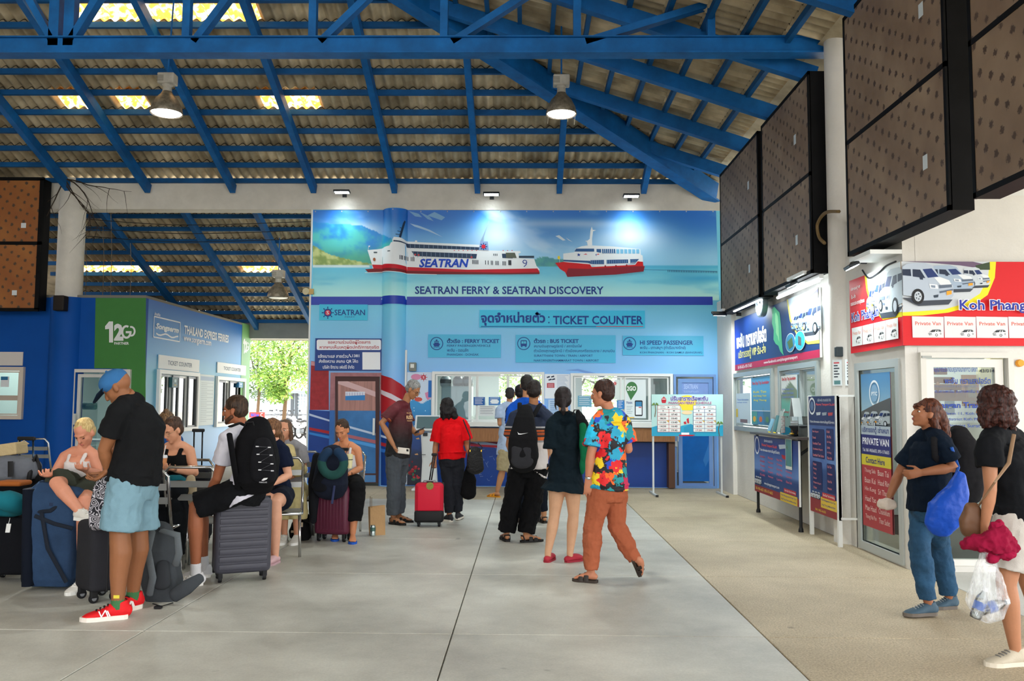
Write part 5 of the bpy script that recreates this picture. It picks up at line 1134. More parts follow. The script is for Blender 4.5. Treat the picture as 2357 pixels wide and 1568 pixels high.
for x0_,c1,tm in((1513,'#b02434',(('05:30','07:45'),('08:30','10:45'),('11:30','13:45'),('14:30','16:45'),('17:30','19:45'))),(1595,'#23508c',(('05:30','07:45'),('09:30','10:45'),('11:30','13:45'),('14:30','16:45'),('17:30','19:45')))):
 S.rrect(x0_,933,x0_+53,995,2,c1,3).rrect(x0_+.8,933.8,x0_+52.2,994.2,1.6,'#e6e8e6',4).rect(x0_+26,942,x0_+26.8,994,c1,5)
 for k,yy in enumerate((942,949.5,958,967.5,977,986)):S.rect(x0_+1,yy,x0_+52,yy+.7,c1,5)
 S.text('ดอนสัก',x0_+7,935,x0_+17,937.5,'#4a4a50',5).text('DONSAK',x0_+7,939,x0_+19,941,'#4a4a50',5).text('พะงัน',x0_+34,935,x0_+42,937.5,'#4a4a50',5).text('PHANGAN',x0_+33,939,x0_+47,941,'#4a4a50',5)
 S.poly([(x0_+23,935.5),(x0_+28,938),(x0_+23,940.5),(x0_+24.5,938)],'#b02434' if x0_>1550 else '#303038',5).ell(x0_+13,946,1,2,'#303038',5,8).rect(x0_+36,945,x0_+40,947,'#303038',5)
 for k,(a_,b_)in enumerate(tm):
  yy=952.2+9.1*k;cc='#4a3038' if x0_<1550 else '#9a3038'
  S.text(a_,x0_+6,yy,x0_+20,yy+4.2,cc,5,.03).text(b_,x0_+32,yy,x0_+46,yy+4.2,cc,5,.03)
 S.poly([(x0_+21,968.5),(x0_+26,968.5),(x0_+26,973)],'#e0b038',6).poly([(x0_+47,968.5),(x0_+52,968.5),(x0_+52,973)],'#e0b038',6)
S.ell(1581,950,12,4.5,'#ecd0a4',3).poly([(1573,972),(1578,970),(1580,976),(1575,977)],'#c02434',3).poly([(1580,965),(1585,962),(1586,975),(1582,974)],'#c02434',3)
S.poly([(1562,1000),(1566,1001),(1600,1001),(1594,1004),(1564,1004)],'#c02434',4).rect(1568,996,1586,1001,'#eef0f2',4)
for cx_,s_ in((1507,1),(1655,-1)):
 yb_=960 if s_>0 else 1003;S.line([(cx_,yb_),(cx_+2*s_,yb_-15),(cx_+1,yb_-28)],1.8,'#6f5a38',7)
 for k in range(7):t=-PI+k*PI/6;S.poly([(cx_+1,yb_-28),(cx_+1+5*math.cos(t),yb_-30+4*math.sin(t)),(cx_+1+9*math.cos(t),yb_-26+6*math.sin(t))],('#4c7a3a','#7a8c3a')[k%2],8)
S.done()
YM=15.3;t_=thing('checkin_machine',P(985,1115,YM),'white self check-in machine with tilted grey screen on a slim pedestal','machine');t_.location.z=0
p,q=P(970,990,YM),P(1009,1112,YM);KW=M('#d5dbde',.35)
MB().loft([(((p.x+q.x)/2),YM,.04),((p.x+q.x)/2-.01,YM+.02,.5),((p.x+q.x)/2,YM,P(0,990,YM).z)],[(.15,.09),(.125,.06),(.16,.09)],20,(1,0,0),sup=.35).build('pedestal',KW,t_,True,40)
MB().rbox(((p.x+q.x)/2-.02,YM,.02),.27,.22,.018,.012).build('base',KW,t_)
s_=P(985,975,YM-.05);R=Matrix.Rotation(math.radians(-28),3,'X')
MB().rbox(s_+Vector((0,.04,0)),.23,.03,.15,.015,R).build('screen_housing',KW,t_);MB().rbox(s_+Vector((0,.02,0.012)),.195,.018,.115,.004,R,1).build('screen',M('#5c7276',.25),t_)
sc_=P(980,1000,YM-.1);MB().box(sc_.x-.05,sc_.x+.03,YM-.1,YM-.08,sc_.z-.03,sc_.z+.03).box(sc_.x-.03,sc_.x+.01,YM-.105,YM-.1,sc_.z-.015,sc_.z+.015).build('scanner',M('#2a2e32',.4),t_)
MB().box(sc_.x-.09,sc_.x+.0,YM-.08,YM-.07,sc_.z-.36,sc_.z-.35).build('slot',M('#3a4046',.5),t_)
q=P(951,845,YB);t_=tag(MB().rbox((q.x,YB-.06,q.z),.065,.05,.08,.012).build('meter_box',M('#7c8078',.5)),'small grey electric meter box above the underwater poster','meter')
MB().box(q.x-.035,q.x+.03,YB-.118,YB-.11,q.z-.02,q.z+.05).build('meter_dial',M('#dfe2dc',.3),t_)
a,b=P(935,806,YB),P(933,890,YB);tag(MB().box(a.x-.015,a.x+.02,YB-.03,YB-.005,b.z,a.z).build('cable_conduit',ALUW),'thin white vertical cable conduit beside the rounded blue column','conduit')
# ================================================================ LEFT KIOSK PRINTS, WINDOWS
t_=thing('partner_sign',P(275,760,YB-.01),'green wall panel with white one two go partner logo on the blue kiosk front','sign')
S=SB(218,686,336,1165,YB-.006,t_,step=.002)
S.poly([(220,686),(336,686),(334.5,851),(217,850)],GREEN,0).poly([(292,850),(334.5,850),(333,1165),(291,1165)],GREEN,0)
def go12(S,x,y,w_,h,c='#dfe3e4',lay=1,bg='#3c7a3a',partner=True):
 S.poly([(x,y+.22*h),(x+.13*w_,y),(x+.26*w_,y),(x+.26*w_,y+.96*h),(x+.13*w_,y+.96*h),(x+.13*w_,y+.34*h),(x,y+.36*h)],c,lay)
 S.text('2',x+.29*w_,y+.10*h,x+.60*w_,y+.88*h,c,lay,.05)
 S.ring(x+.70*w_,y+.48*h,.17*w_,.31*h,.07*w_,c,lay+1,26,.0,5.2).rect(x+.68*w_,y+.44*h,x+.87*w_,y+.54*h,c,lay+1)
 S.ring(x+.86*w_,y+.45*h,.14*w_,.24*h,.06*w_,c,lay+1,26,-1.9,2.3)
 if partner:S.text('PARTNER',x+.30*w_,y+.92*h+.02*h,x+.78*w_,y+1.06*h,c,lay,.03)
go12(S,242,741,70,51)
S.done('panel_face')
t_=thing('blank_sign',P(20,828,YB-.02),'blank white sign plate above a kiosk window','sign')
a,b=P(-60,810,YB),P(53,842,YB);MB().box(a.x,b.x,YB-.02,YB-.004,b.z,a.z).build('board',M('#cdc8c4',.5),t_)
wl=slider('window_6',hw,YB-.02,[.94],M('#c9beb2',.5),.07)
a,b=P(-50,910,YB),P(45,922,YB);MB().box(a.x,b.x,YB-.03,YB+.01,b.z,a.z).build('transom',M('#b3a597',.5),wl)
t_,S=paper('window_card',2,867,20,891,'small white card with blue top in the window under the blank sign',YB-.06,col='#d8dde0');S.rect(2,867,18,875,'#2a6f9c',1);S.done()
x0,x1,z0,z1=hd_;d4=thing('door_4',((x0+x1)/2,YB,0),kind='structure')
mb=MB();fr(mb,x0,x1,0,z1,YB-.01,.06,.06);mb.build('door_frame',M('#cfccc6',.5),d4)
mb=MB();fr(mb,x0+.09,x1-.06,.02,z1-.09,YB+.02,.06,.04);mb.build('door_leaf',M('#c6c6c2',.45),d4)
MB().box(x0+.12,x1-.12,YB+.0,YB+.006,.1,z1-.14).build('pane',GL,d4)
q=P(173,965,YB-.06);MB().box(q.x-.02,q.x+.02,YB-.1,YB-.06,q.z-.1,q.z+.1).build('door_handle',ALU,d4)
q=P(225,995,17.2);t_=thing('office_desk',(q.x,17.2,0),'office desk with a pale top behind the kiosk glass door','desk')
MB().box(q.x-.8,q.x+.8,16.9,17.5,.72,.76).build('desk_top',M('#c8d2d0',.5),t_)
for dx in(-.75,.75):MB().box(q.x+dx-.03,q.x+dx+.03,17.0,17.4,0,.72).build('leg',ALU,t_)
q=P(206,935,17.0);tag(MB().rbox((q.x,17.0,q.z),.13,.08,.07,.04).rbox((q.x+.06,16.95,q.z-.02),.1,.06,.05,.03).build('teal_bag',M('#3f8f88',.7,bump=.5,bscale=30)),'crumpled teal plastic bag behind the kiosk door glass','bag')
def side_window(H,name,splits):
 y0,y1,z0,z1=H;w_=thing(name,(LXs,(y0+y1)/2,z0),kind='structure');X=LXs
 def frx2(mb,a,b,c,d,xx,t,dp):mb.box(xx-.02,xx+dp,a,b,d-t,d).box(xx-.02,xx+dp,a,b,c,c+t).box(xx-.02,xx+dp,a,a+t,c+t,d-t).box(xx-.02,xx+dp,b-t,b,c+t,d-t)
 mb=MB();frx2(mb,y0-.03,y1+.03,z0-.03,z1+.05,X,.08,.06);mb.build('window_frame',ALUW,w_)
 ys=[y0+.05]+[y0+(y1-y0)*s_ for s_ in splits]+[y1-.05]
 for i,(a,b)in enumerate(zip(ys,ys[1:])):
  mb=MB();frx2(mb,a,b,z0+.04,z1-.04,X-.03*(i%2),.045,.03);mb.build('sash',M('#d9dcdc',.4)if i%2 else M('#5b5f62',.4),w_)
  MB().box(X-.03*(i%2),X-.03*(i%2)+.004,a+.03,b-.03,z0+.05,z1-.05).build('pane',glass((.3,.36,.34),0,.9),w_)
side_window(sw1,'window_7',[.22,.34,.5,.74]);side_window(sw2,'window_8',[.3,.45,.75])
def sboard(name,pa,pb,ztop_px,zbot_px,lb,col,cat='sign',off=.02):
 ya,yb=sY(pa),sY(pb);z1=sz(pa,ztop_px);z0=sz(pa,zbot_px);t_=thing(name,(LXs+off,(ya+yb)/2,z0),lb,cat);W,H=(yb-ya)*100,(z1-z0)*100
 MB().box(LXs+.001,LXs+off,ya,yb,z0,z1).build('board',M(col,.5),t_)
 return t_,SW(W,H,(LXs+off+.001,ya,z1),(LXs+off+.001,yb,z1),(LXs+off+.001,ya,z0),t_,step=.0015),W,H
for a,b,c,d,lb in((361,455,816,848,'nearer white ticket counter sign on the kiosk side'),(497,563,833,858,'further white ticket counter sign on the kiosk side')):
 t_,S,W,H=sboard('counter_sign',a,b,c,d,lb,'#dcdfdf');S.text('TICKET COUNTER',W*.2,H*.34,W*.8,H*.68,'#2c4a60',1,.015);S.done()
t_,S,W,H=sboard('timetable_sheet',457,491,861,980,'tall pale timetable sheet between the two kiosk side windows','#c9d6d8')
S.rect(W*.05,H*.04,W*.95,H*.12,'#8fa8c4',1)
for k in range(22):S.rect(W*.1,H*(.16+.036*k),W*(.5 if k%2 else.92),H*(.172+.036*k),'#aab8be',1)
S.done()
t_,S,W,H=sboard('kiosk_side_logo',342,530,700,805,'white ferry company logo and lettering on the blue kiosk side','#0a5fb4','logo',.004)
bpy.data.objects.remove(t_.children[0])
ya,yb=sY(342),sY(530)
def U(px):return(sY(px)-ya)*100
z1=sz(342,700)
def V(px,py):return(z1-sz(px,py))*100
WH='#dfe6ee'
x0_,x1_=U(348),U(409);y0_,y1_=V(348,727),V(348,775)
S.line([(x0_,y0_),(x1_,y0_),(x1_,y1_),(x0_,y1_),(x0_,y0_)],2.5,WH,1)
S.text('ส่งเสริม',x0_+1,V(348,716),U(362),V(348,724),WH,1,.02).text('Songserm',U(352),y0_+(y1_-y0_)*.28,U(406),y0_+(y1_-y0_)*.66,WH,1,.05,.25)
S.line([(U(354)+(U(405)-U(354))*k/10,y0_+(y1_-y0_)*(.80+.06*math.sin(k*1.1)))for k in range(11)],3,WH,1)
S.text('THAILAND EXPRESS FERRIES',U(419),V(419,745)+2,U(522),V(419,768),WH,1,.03).text('www.songserm.com',U(418),V(418,771)+2,U(482),V(418,789),WH,1,.015)
S.done()
t_,S,W,H=sboard('partner_sign',553,573,742,1100,'narrow green strip with white logo at the far end of the kiosk side','#6fa36a','sign',.006)
go12(S,W*.15,H*.10,W*.7,H*.10,lay=1,partner=False);S.done()
for a,b,c,d,lb,cc in((388,401,868,892,'dark teal sticker in the nearer kiosk side window','#2f5f68'),(543,552,880,892,'round blue sticker in the further kiosk side window','#2f7fb4')):
 t_,S,W,H=sboard('window_sticker',a,b,c,d,lb,cc,'sticker',.07);S.rect(W*.3,H*.72,W*.7,H*.8,'#c9b43a',1).rect(W*.3,H*.2,W*.7,H*.5,'#a8c4c8',1);S.done()
def hang_lamp(c,scale,lb,top,lit=True,tilt=0):
 t_=thing('pendant_lamp',c,lb,'lamp');c=Vector(c);s=scale
 R=M('#8d8474',.45,.5,var=.5,vscale=18)
 MB().lathe(c,[(.185*s,0),(.19*s,.01*s),(.17*s,.09*s),(.125*s,.18*s),(.07*s,.24*s),(.055*s,.27*s)],32).lathe(c,[(.18*s,.012*s),(.16*s,.09*s),(.115*s,.175*s),(.05*s,.22*s)],32).build('shade',R,t_,True)
 MB().lathe(c,[(.055*s,.265*s),(.05*s,.33*s),(.06*s,.34*s),(.06*s,.36*s)],16).rbox(c+Vector((0,0,.42*s)),.10*s,.07*s,.065*s,.015).build('ballast_box',M('#b9b5aa',.5,var=.3),t_)
 mb=MB()
 for k in range(6):mb.box(c.x-.102*s,c.x-.02*s,c.y-.072*s,c.y-.069*s,c.z+(.38+.013*k)*s,c.z+(.385+.013*k)*s)
 mb.build('vent',M('#6e6a60',.6),t_)
 MB().tube([c+Vector((0,0,.48*s)),top],.012,6).build('rod',BLUE,t_)
 MB().ell(c+Vector((0,0,.012*s)),(.172*s,.172*s,.03*s)).build('bulb_glass',M('#ffffff',.3,emit=7.0)if lit else M('#cfd2cc',.3),t_)
 if lit:
  L=bpy.data.lights.new('lamp_glow','SPOT');L.energy=330;L.spot_size=math.radians(130);L.spot_blend=.6;L.shadow_soft_size=.15;L.color=(.93,1,.97)
  o=bpy.data.objects.new('lamp_glow',L);COL.objects.link(o);o.location=c-Vector((0,0,.03))
 return t_
c=P(383,262,11.6);hang_lamp(c,1.15,'lit rusty pendant lamp hanging above the seated travellers',Vector((c.x+.05,11.6,zB(11.6)-.2)))
c=P(1292,264,11.6);hang_lamp(c,1.12,'lit cobwebbed pendant lamp hanging near the hip rafter over the banner',Vector((c.x,11.6,zB(11.6)-.35)))
for x_,y_,n_ in((0,7.6,'above the walking man, out of view'),(-3,1.4,'over the entrance side of the hall, out of view')):  # two unseen lamps added to brighten the floor
 hang_lamp(Vector((x_,y_,5.35)),1.12,'added fill pendant lamp '+n_,Vector((x_,y_,zR(x_)-.1)))
c2=P(640,686,18.2);hang_lamp(c2,1.22,'unlit brown pendant lamp in the far bay above the kiosk',Vector((c2.x,18.2,zF(18.2)-.1)),False)
mb=MB()
for k in range(5):x=c.x-.19+.09*k;mb.tube([(x,11.45,c.z+.01),(x+.01,11.45,c.z-.05-.05*random.random()),(x,11.45,c.z-.1-.1*random.random())],.0025,4)
tag(mb.build('cobweb',M('#b8b0a0',.8)),'wispy cobweb threads hanging from the pendant lamp rim','cobweb',kind='stuff')
mb=MB();random.seed(5)
def twig(p,d,n,r):
 pts=[p]
 for k in range(n):d=(d+Vector((random.uniform(-.3,.3),0,random.uniform(-.3,.2)))).normalized();p=p+d*.14;pts.append(p)
 mb.loft(pts,[r*(1-.8*i/n)for i in range(n+1)],5);return pts
for sx_,d in((148,(.3,0,-1)),(150,(.6,0,-.7)),(152,(1,0,-.25)),(147,(-.2,0,-1)),(155,(.9,0,-.5))):
 pts=twig(P(sx_,413,YB-.26),Vector(d),9,.014)
 for q in pts[2::2]:twig(q,Vector((random.uniform(-1,1),0,-.6)),4,.006)
tag(mb.build('creeper',M('#3a3028',.9)),'dry brown creeper stems running over the white beam corner','creeper',kind='stuff')
for k,(x,y0_,y1_)in enumerate(((255,484,684),(237,520,684),(300,560,684),(197,560,690))):
 cable([P(x,y0_,16.6),P(x+2,(y0_+y1_)/2,16.6),P(x-1,y1_,16.6)],.006,('longest dry root hanging in the dark far bay','short pale root hanging between the column and the longest root','root hanging over the one two go panel','root hanging against the white column')[k],'#6f6250','hanging_root')
for k,yy in enumerate((512,532,551)):
 cable([P(190,yy-8,16.5),P(420,yy+6,16.5),P(718,yy-2,16.5)],.007,('highest of three thin wires crossing the far bay','middle wire crossing the far bay','lowest wire crossing the far bay')[k],'#1a1712','wire')
q=P(704,671,YB-.1);t_=thing('wall_fan',q,'small cream wall fitting beside the hill end of the banner','fitting')
MB().lathe(q,[(.0,-.02),(.06,-.02),(.065,0),(.04,.03)],16,(0,1,0)).build('disc',M('#c9bf9c',.5),t_);MB().box(q.x+.04,q.x+.14,YB-.1,YB-.06,q.z-.05,q.z+.05).build('bracket',M('#c9a868',.5),t_)
# ================================================================ OUTDOORS THROUGH THE GAP
def leaf_cloud(name,blobs,n,size,mats,parent,seed):
 rnd=random.Random(seed);mb=MB()
 for i in range(n):
  c,r=rnd.choice(blobs);v=Vector((rnd.gauss(0,1),rnd.gauss(0,1),rnd.gauss(0,1))).normalized()*(rnd.random()**.4)
  p=Vector(c)+Vector((v.x*r[0],v.y*r[1],v.z*r[2]));a=Vector((rnd.uniform(-1,1),rnd.uniform(-1,1),rnd.uniform(-.8,.3))).normalized();b=a.cross(Vector((rnd.uniform(-1,1),rnd.uniform(-1,1),1))).normalized();s=size*rnd.uniform(.6,1.3)
  mb.mat(mats[rnd.randrange(len(mats))]);mb.add([p,p+a*s+b*s*.35,p+a*s*2,p+a*s-b*s*.35],[(0,1,2,3)])
 return tag(mb.build(name,None,parent),kind='stuff')
def tree(loc,h,blobs,n,size,cols,lb,seed,trunk=.25):
 t_=thing('tree',loc,lb,'tree','trees beyond the gap');L=Vector(loc);rnd=random.Random(seed)
 mb=MB();mb.loft([L,L+Vector((.1,0,h*.3)),L+Vector((-.1,.1,h*.6))],[trunk,trunk*.8,trunk*.5],10)
 for k in range(7):b,r=blobs[k%len(blobs)];mb.loft([L+Vector((0,0,h*.35)),(L+Vector((0,0,h*.5))+Vector(b))/2,Vector(b)],[trunk*.5,trunk*.3,.04],7)
 mb.build('trunk',M('#5e4a38',.9,bump=.5),t_,True);leaf_cloud('foliage',blobs,n,size,[M(c,.6)for c in cols],t_,seed)
def bl(px,py,Y,rx,ry,rz):p=P(px,py,Y);return(p,(rx,ry,rz))
tree((P(650,985,33).x,33,0),6,[bl(665,850,33,1.1,1.4,.8),bl(640,800,33,1.3,1.5,.9),bl(690,800,32,1.1,1.3,.9),bl(700,860,32,.9,1.2,.6),bl(620,870,33,.7,1,.5),bl(640,905,33,.45,.6,.35),bl(690,760,33,1.6,1.5,.9),bl(600,790,33,.8,1,.8)],8000,.085,('#8fae4c','#6f9440','#a9c468','#5d8438'),'bright leafy tree standing behind the parked motorcycles',3,.09)
tree((P(590,985,44).x,44,0),7,[bl(590,840,44,1.6,1.5,1.6),bl(560,800,44,2,2,1.6),bl(610,880,44,1,1,1)],2600,.11,('#4a6438','#5c7444','#35502c'),'darker tree at the kiosk side of the gap',4,.09)
tree((P(745,985,48).x,48,0),8,[bl(720,800,48,2.4,2,2),bl(770,850,48,2,2,2)],2200,.12,('#6f8c4c','#5a7840'),'tree half hidden behind the ticket wall edge',6,.1)
for k,(x,y)in enumerate(((-1.2,27),(1.6,28.5),(5.2,27.5))):tree((x,y,0),5,[((x,y,3.4),(1.6,1.3,1.2)),((x+.7,y,2.2),(1.1,1,.9)),((x-.7,y,2.4),(1,1,.9))],2600,.10,('#8fae5c','#7c9c50','#a9c47c'),('tree outside the office beside the gap','tree outside the middle of the office','tree outside the office by the blue door')[k],20+k,.13)
shd=thing('shed',P(640,940,52),'pale grey roadside building behind the trees','building');shd.location.z=0
p0,p1=P(560,905,52),P(735,975,52)
MB().box(p0.x-3,p1.x+3,52,56,0,p0.z).build('wall',M('#a9b4c0',.8),shd)
MB().box(p0.x-3.3,p1.x+3.3,51.6,56.4,p0.z,p0.z+.15).build('roof',M('#7d838a',.7),shd)
for px in(672,682):q=P(px,930,51.9);MB().box(q.x-.08,q.x+.08,51.9,52,0,p0.z).build('post',M('#4a4f55',.7),shd)
mb=MB();q=P(702,922,51.9)
for k in range(5):mb.box(q.x-.5+.2*k,q.x-.47+.2*k,51.92,51.98,q.z-.4,q.z+.4)
for k in range(5):mb.box(q.x-.5,q.x+.35,51.92,51.98,q.z-.4+.2*k,q.z-.37+.2*k)
mb.build('window_grille',M('#dfe4e8',.6),shd)
def motorcycle(loc,rz,col,lb):
 t_=thing('motorcycle',(0,0,0),lb,'motorcycle','parked motorcycles outside the gap')
 for x in(-.62,.62):
  mb=MB();n=20
  mb.lathe((x,0,.29),[(.235,-.035),(.29,-.03),(.295,0),(.29,.03),(.235,.035),(.235,-.035)],22,(0,1,0));mb.build('tyre',M('#1a1a1c',.8),t_,True,50)
  mb=MB().lathe((x,0,.29),[(.04,-.05),(.05,0),(.04,.05)],10,(0,1,0))
  for k in range(8):a=k*PI/4;mb.bar((x,0,.29),(x+.24*math.cos(a),0,.29+.24*math.sin(a)),.012,.012,(0,1,0))
  tag(mb.build('spokes',M('#b9bcc0',.3,.8),t_),kind='stuff')
 B_=M(col,.25,coat=.5)
 MB().loft([(-.62,0,.62),(-.3,0,.60),(.05,0,.45),(.3,0,.55),(.42,0,.80)],[(.06,.05),(.11,.09),(.09,.07),(.10,.10),(.10,.09)],12,(0,1,0),rnd=True).build('body',B_,t_,True)
 MB().loft([(-.66,0,.72),(-.4,0,.78),(-.05,0,.72)],[(.09,.035),(.12,.05),(.08,.04)],12,(0,1,0),rnd=True).build('seat',M('#1c1c20',.6),t_,True)
 MB().loft([(.62,.0,.34),(.5,0,.66),(.42,0,.95)],[.03,.035,.04],8).bar((.62,-.05,.29),(.5,-.05,.7),.02,.03).bar((.62,.05,.29),(.5,.05,.7),.02,.03).build('fork',M('#8d9094',.3,.6),t_)
 MB().tube([(.38,-.33,1.0),(.43,-.12,.98),(.44,.12,.98),(.38,.33,1.0)],.016,8).build('handlebar',M('#222428',.4),t_)
 MB().ell((.50,0,.88),(.08,.10,.09)).build('headlamp',M('#dfe4e6',.2),t_,True)
 MB().loft([(.35,0,.60),(.78,0,.62),(.86,0,.48)],[(.05,.01),(.06,.012),(.05,.01)],8,(0,1,0)).build('mudguard',B_,t_,True)
 MB().rbox((.0,0,.32),.16,.1,.1,.03).tube([(-.05,-.1,.25),(-.4,-.12,.27),(-.62,-.13,.36)],.035,8).build('engine',M('#6e7276',.4,.6),t_)
 for s_ in(-1,1):MB().tube([(.41,.12*s_,1.0),(.40,.2*s_,1.16)],.007,5).ell((.40,.23*s_,1.18),(.012,.05,.035)).build('mirror',M('#2a2c30',.3),t_)
 MB().bar((-.1,.1,.28),(-.12,.25,.0),.015,.015).build('stand',M('#444',.5),t_)if False else None
 t_.location=loc;t_.rotation_euler.z=rz;return t_
g0=Vector((P(690,1000,37).x,37,-.02))
m0=motorcycle(g0,2.4,'#d8d8dc','white parked motorcycle beside the ticket wall edge, front wheel showing')
for k,(px,Y,rz,lb)in enumerate(((668,37.6,2.5,'second parked motorcycle from the ticket wall edge'),(645,38.2,2.2,'third parked motorcycle from the ticket wall edge'),(622,38.6,2.4,'fourth parked motorcycle, beside the red sign table'),(708,40,2.2,'motorcycle in the second row half behind the ticket wall edge'),(680,41,2.5,'motorcycle in the middle of the second row'),(655,41.5,2.3,'motorcycle in the second row beside the stall table'))):
 q=P(px,960,Y);copy_tree(m0,Vector((q.x,Y,-.02))-g0,lb,rz)
q=P(592,1000,30);t_=thing('sign_table',(q.x,30,0),'low stall table with a red tour sign at the kiosk side of the gap','table')
MB().box(q.x-.75,q.x+.6,29.8,30.4,.78,.82).build('table_top',M('#b9b4a4',.6),t_)
for dx in(-.7,.55):MB().box(q.x+dx-.03,q.x+dx+.03,29.85,30.3,0,.78).build('leg',M('#5a5a54',.6),t_)
MB().box(q.x-.7,q.x+.55,29.9,29.95,.2,.75).build('front_board',M('#5a5f58',.7),t_)
p,r=P(574,949,29.9),P(609,962,29.9);S=SB(574,949,609,962,29.88,t_);MB().box(p.x,r.x,29.89,29.93,r.z,p.z).build('sign_board',M('#c8322c',.5),t_)
S.text('SEATour',577,952,597,959,'#2c3f9c',1,.06).ring(603,955.5,3.5,4.5,1.4,'#eec8c0',1,16,1,5.4).done()
t_=thing('office_lockers',P(1050,1000,17.4),'grey steel locker cabinet behind the left ticket window','cabinet');t_.location.z=0
a,b=P(1016,889,17.4),P(1084,1100,17.4)
MB().box(a.x,b.x,17.4,17.9,0,a.z).build('body',M('#aab0a8',.5),t_)
for k in range(2):
 x0_=a.x+(b.x-a.x)*k/2;dr=MB().box(x0_+.01,x0_+(b.x-a.x)/2-.01,17.385,17.4,.1,a.z-.03).build('door',M('#b4bab2',.45),t_)
 MB().box(x0_+.25,x0_+.27,17.36,17.385,1.0,1.15).build('handle',M('#4a4f4c',.4),dr)
for px,c,lb in((1026,'#c2c6c6','white helmet on top of the office lockers'),(1055,'#1b1b1f','black helmet beside the white helmet on the office lockers'),(1076,'#1b1b1f','black helmet at the end of the lockers, away from the white one')):
 q=P(px,889,17.6);t2=thing('helmet',(q.x,17.6,a.z),lb,'helmet');MB().lathe((q.x,17.6,a.z),[(.10,0),(.115,.05),(.12,.1),(.105,.16),(.06,.21),(0,.225)],20).build('shell',M(c,.25),t2,True)
 MB().lathe((q.x,17.57,a.z),[(.112,.06),(.119,.1),(.11,.14)],20).build('visor',M('#4a5054',.15),t2,True)
# ================================================================ PEOPLE
_tex={}
def fold_tex(size):
 if size not in _tex:
  t=bpy.data.textures.new('folds','CLOUDS');t.noise_scale=size;t.noise_depth=2;_tex[size]=t
 return _tex[size]
def grow(mb,name,mat,parent,vox=.008,smooth=6,fold=0.0,fsize=.12,flip=False):
 """one continuous surface from overlapping pieces"""
 o=mb.build(name,mat,parent)
 r=o.modifiers.new('skin','REMESH');r.mode='VOXEL';r.voxel_size=vox;r.use_smooth_shade=True
 s=o.modifiers.new('soften','SMOOTH');s.iterations=smooth;s.factor=.5
 if fold:
  d=o.modifiers.new('folds','DISPLACE');d.texture=fold_tex(fsize);d.strength=fold;d.mid_level=.5;d.texture_coords='GLOBAL'
 return o
def skinm(c):return M(c,.5,bump=.04,bscale=120,var=.07,vscale=14)
def cloth(c,**k):return M(c,.9,bump=.25,bscale=240,var=k.pop('var',.10),vscale=6,spec=.15,**k)
def hairm(c,c2=None):
 k=('hair',c,c2)
 if k in _m:return _m[k]
 m=bpy.data.materials.new('hair_strands');m.use_nodes=True;nt=m.node_tree;b=nt.nodes['Principled BSDF']
 tc=nt.nodes.new('ShaderNodeTexCoord');mp=nt.nodes.new('ShaderNodeMapping');nt.links.new(tc.outputs['Object'],mp.inputs[0]);mp.inputs['Scale'].default_value=(130,130,11)
 n=nt.nodes.new('ShaderNodeTexNoise');n.inputs['Scale'].default_value=1;n.inputs['Detail'].default_value=3;nt.links.new(mp.outputs[0],n.inputs[0])
 r=nt.nodes.new('ShaderNodeValToRGB');r.color_ramp.elements[0].position=.35;r.color_ramp.elements[1].position=.68
 r.color_ramp.elements[0].color=(*lin(c),1);r.color_ramp.elements[1].color=(*lin(c2 or c),1);nt.links.new(n.outputs[0],r.inputs[0]);nt.links.new(r.outputs[0],b.inputs['Base Color'])
 bp=nt.nodes.new('ShaderNodeBump');bp.inputs['Strength'].default_value=.7;bp.inputs['Distance'].default_value=.006;nt.links.new(n.outputs[0],bp.inputs['Height']);nt.links.new(bp.outputs[0],b.inputs['Normal'])
 b.inputs['Roughness'].default_value=.5;b.inputs['Specular IOR Level'].default_value=.25;_m[k]=m;return m
def lerp(a,b,t):return a+(b-a)*t
def along(pts,t):
 L=[(pts[i+1]-pts[i]).length for i in range(len(pts)-1)];d=t*sum(L)
 for i,l in enumerate(L):
  if d<=l or i==len(L)-1:return pts[i].lerp(pts[i+1],min(1,d/l))
  d-=l
def upto(pts,t):
 L=[(pts[i+1]-pts[i]).length for i in range(len(pts)-1)];d=t*sum(L);out=[pts[0]]
 for i,l in enumerate(L):
  if d<=l+1e-6:out.append(pts[i].lerp(pts[i+1],d/l));return out
  out.append(pts[i+1]);d-=l
 return out
def hand(mb,wrist,d,n,k=1.0,curl=.5,side=1,spread=.10):
 """palm, four unequal jointed fingers and a thumb; d along the hand, n out of the palm"""
 d=Vector(d).normalized();n=(Vector(n)-d*Vector(n).dot(d)).normalized();s=d.cross(n)*side
 mb.loft([wrist-d*.02*k,wrist+d*.03*k,wrist+d*.075*k,wrist+d*.095*k],[(.027*k,.022*k),(.036*k,.019*k),(.040*k,.016*k),(.036*k,.013*k)],12,s,rnd=True)
 for i,(off,ln,r)in enumerate(((-.030,.072,.0088),(-.010,.082,.0092),(.011,.076,.0090),(.031,.060,.0080))):
  p=wrist+d*(.088-.004*abs(i-1.2))*k+s*off*k;a=-spread*(i-1.5)*-1;dd=(d+s*a).normalized();pts=[p-dd*.012*k,p];c=0
  for j,fr_ in enumerate((.45,.31,.24)):
   c+=curl*(.55,.75,.6)[j];v=dd*math.cos(c)+n*math.sin(c);pts.append(pts[-1]+v*ln*fr_*k)
  mb.loft(pts,[r*k*1.05,r*k,r*k*.98,r*k*.9,r*k*.78],8,rnd=True)
 p=wrist+d*.025*k-s*.028*k;v1=(d*.62-s*.72+n*.25).normalized();v2=(d*.9-s*.25+n*.35*(1+curl)).normalized()
 mb.loft([p,p+v1*.038*k,p+v1*.038*k+v2*.032*k,p+v1*.038*k+v2*.056*k],[.0145*k,.012*k,.0105*k,.0085*k],8,rnd=True)
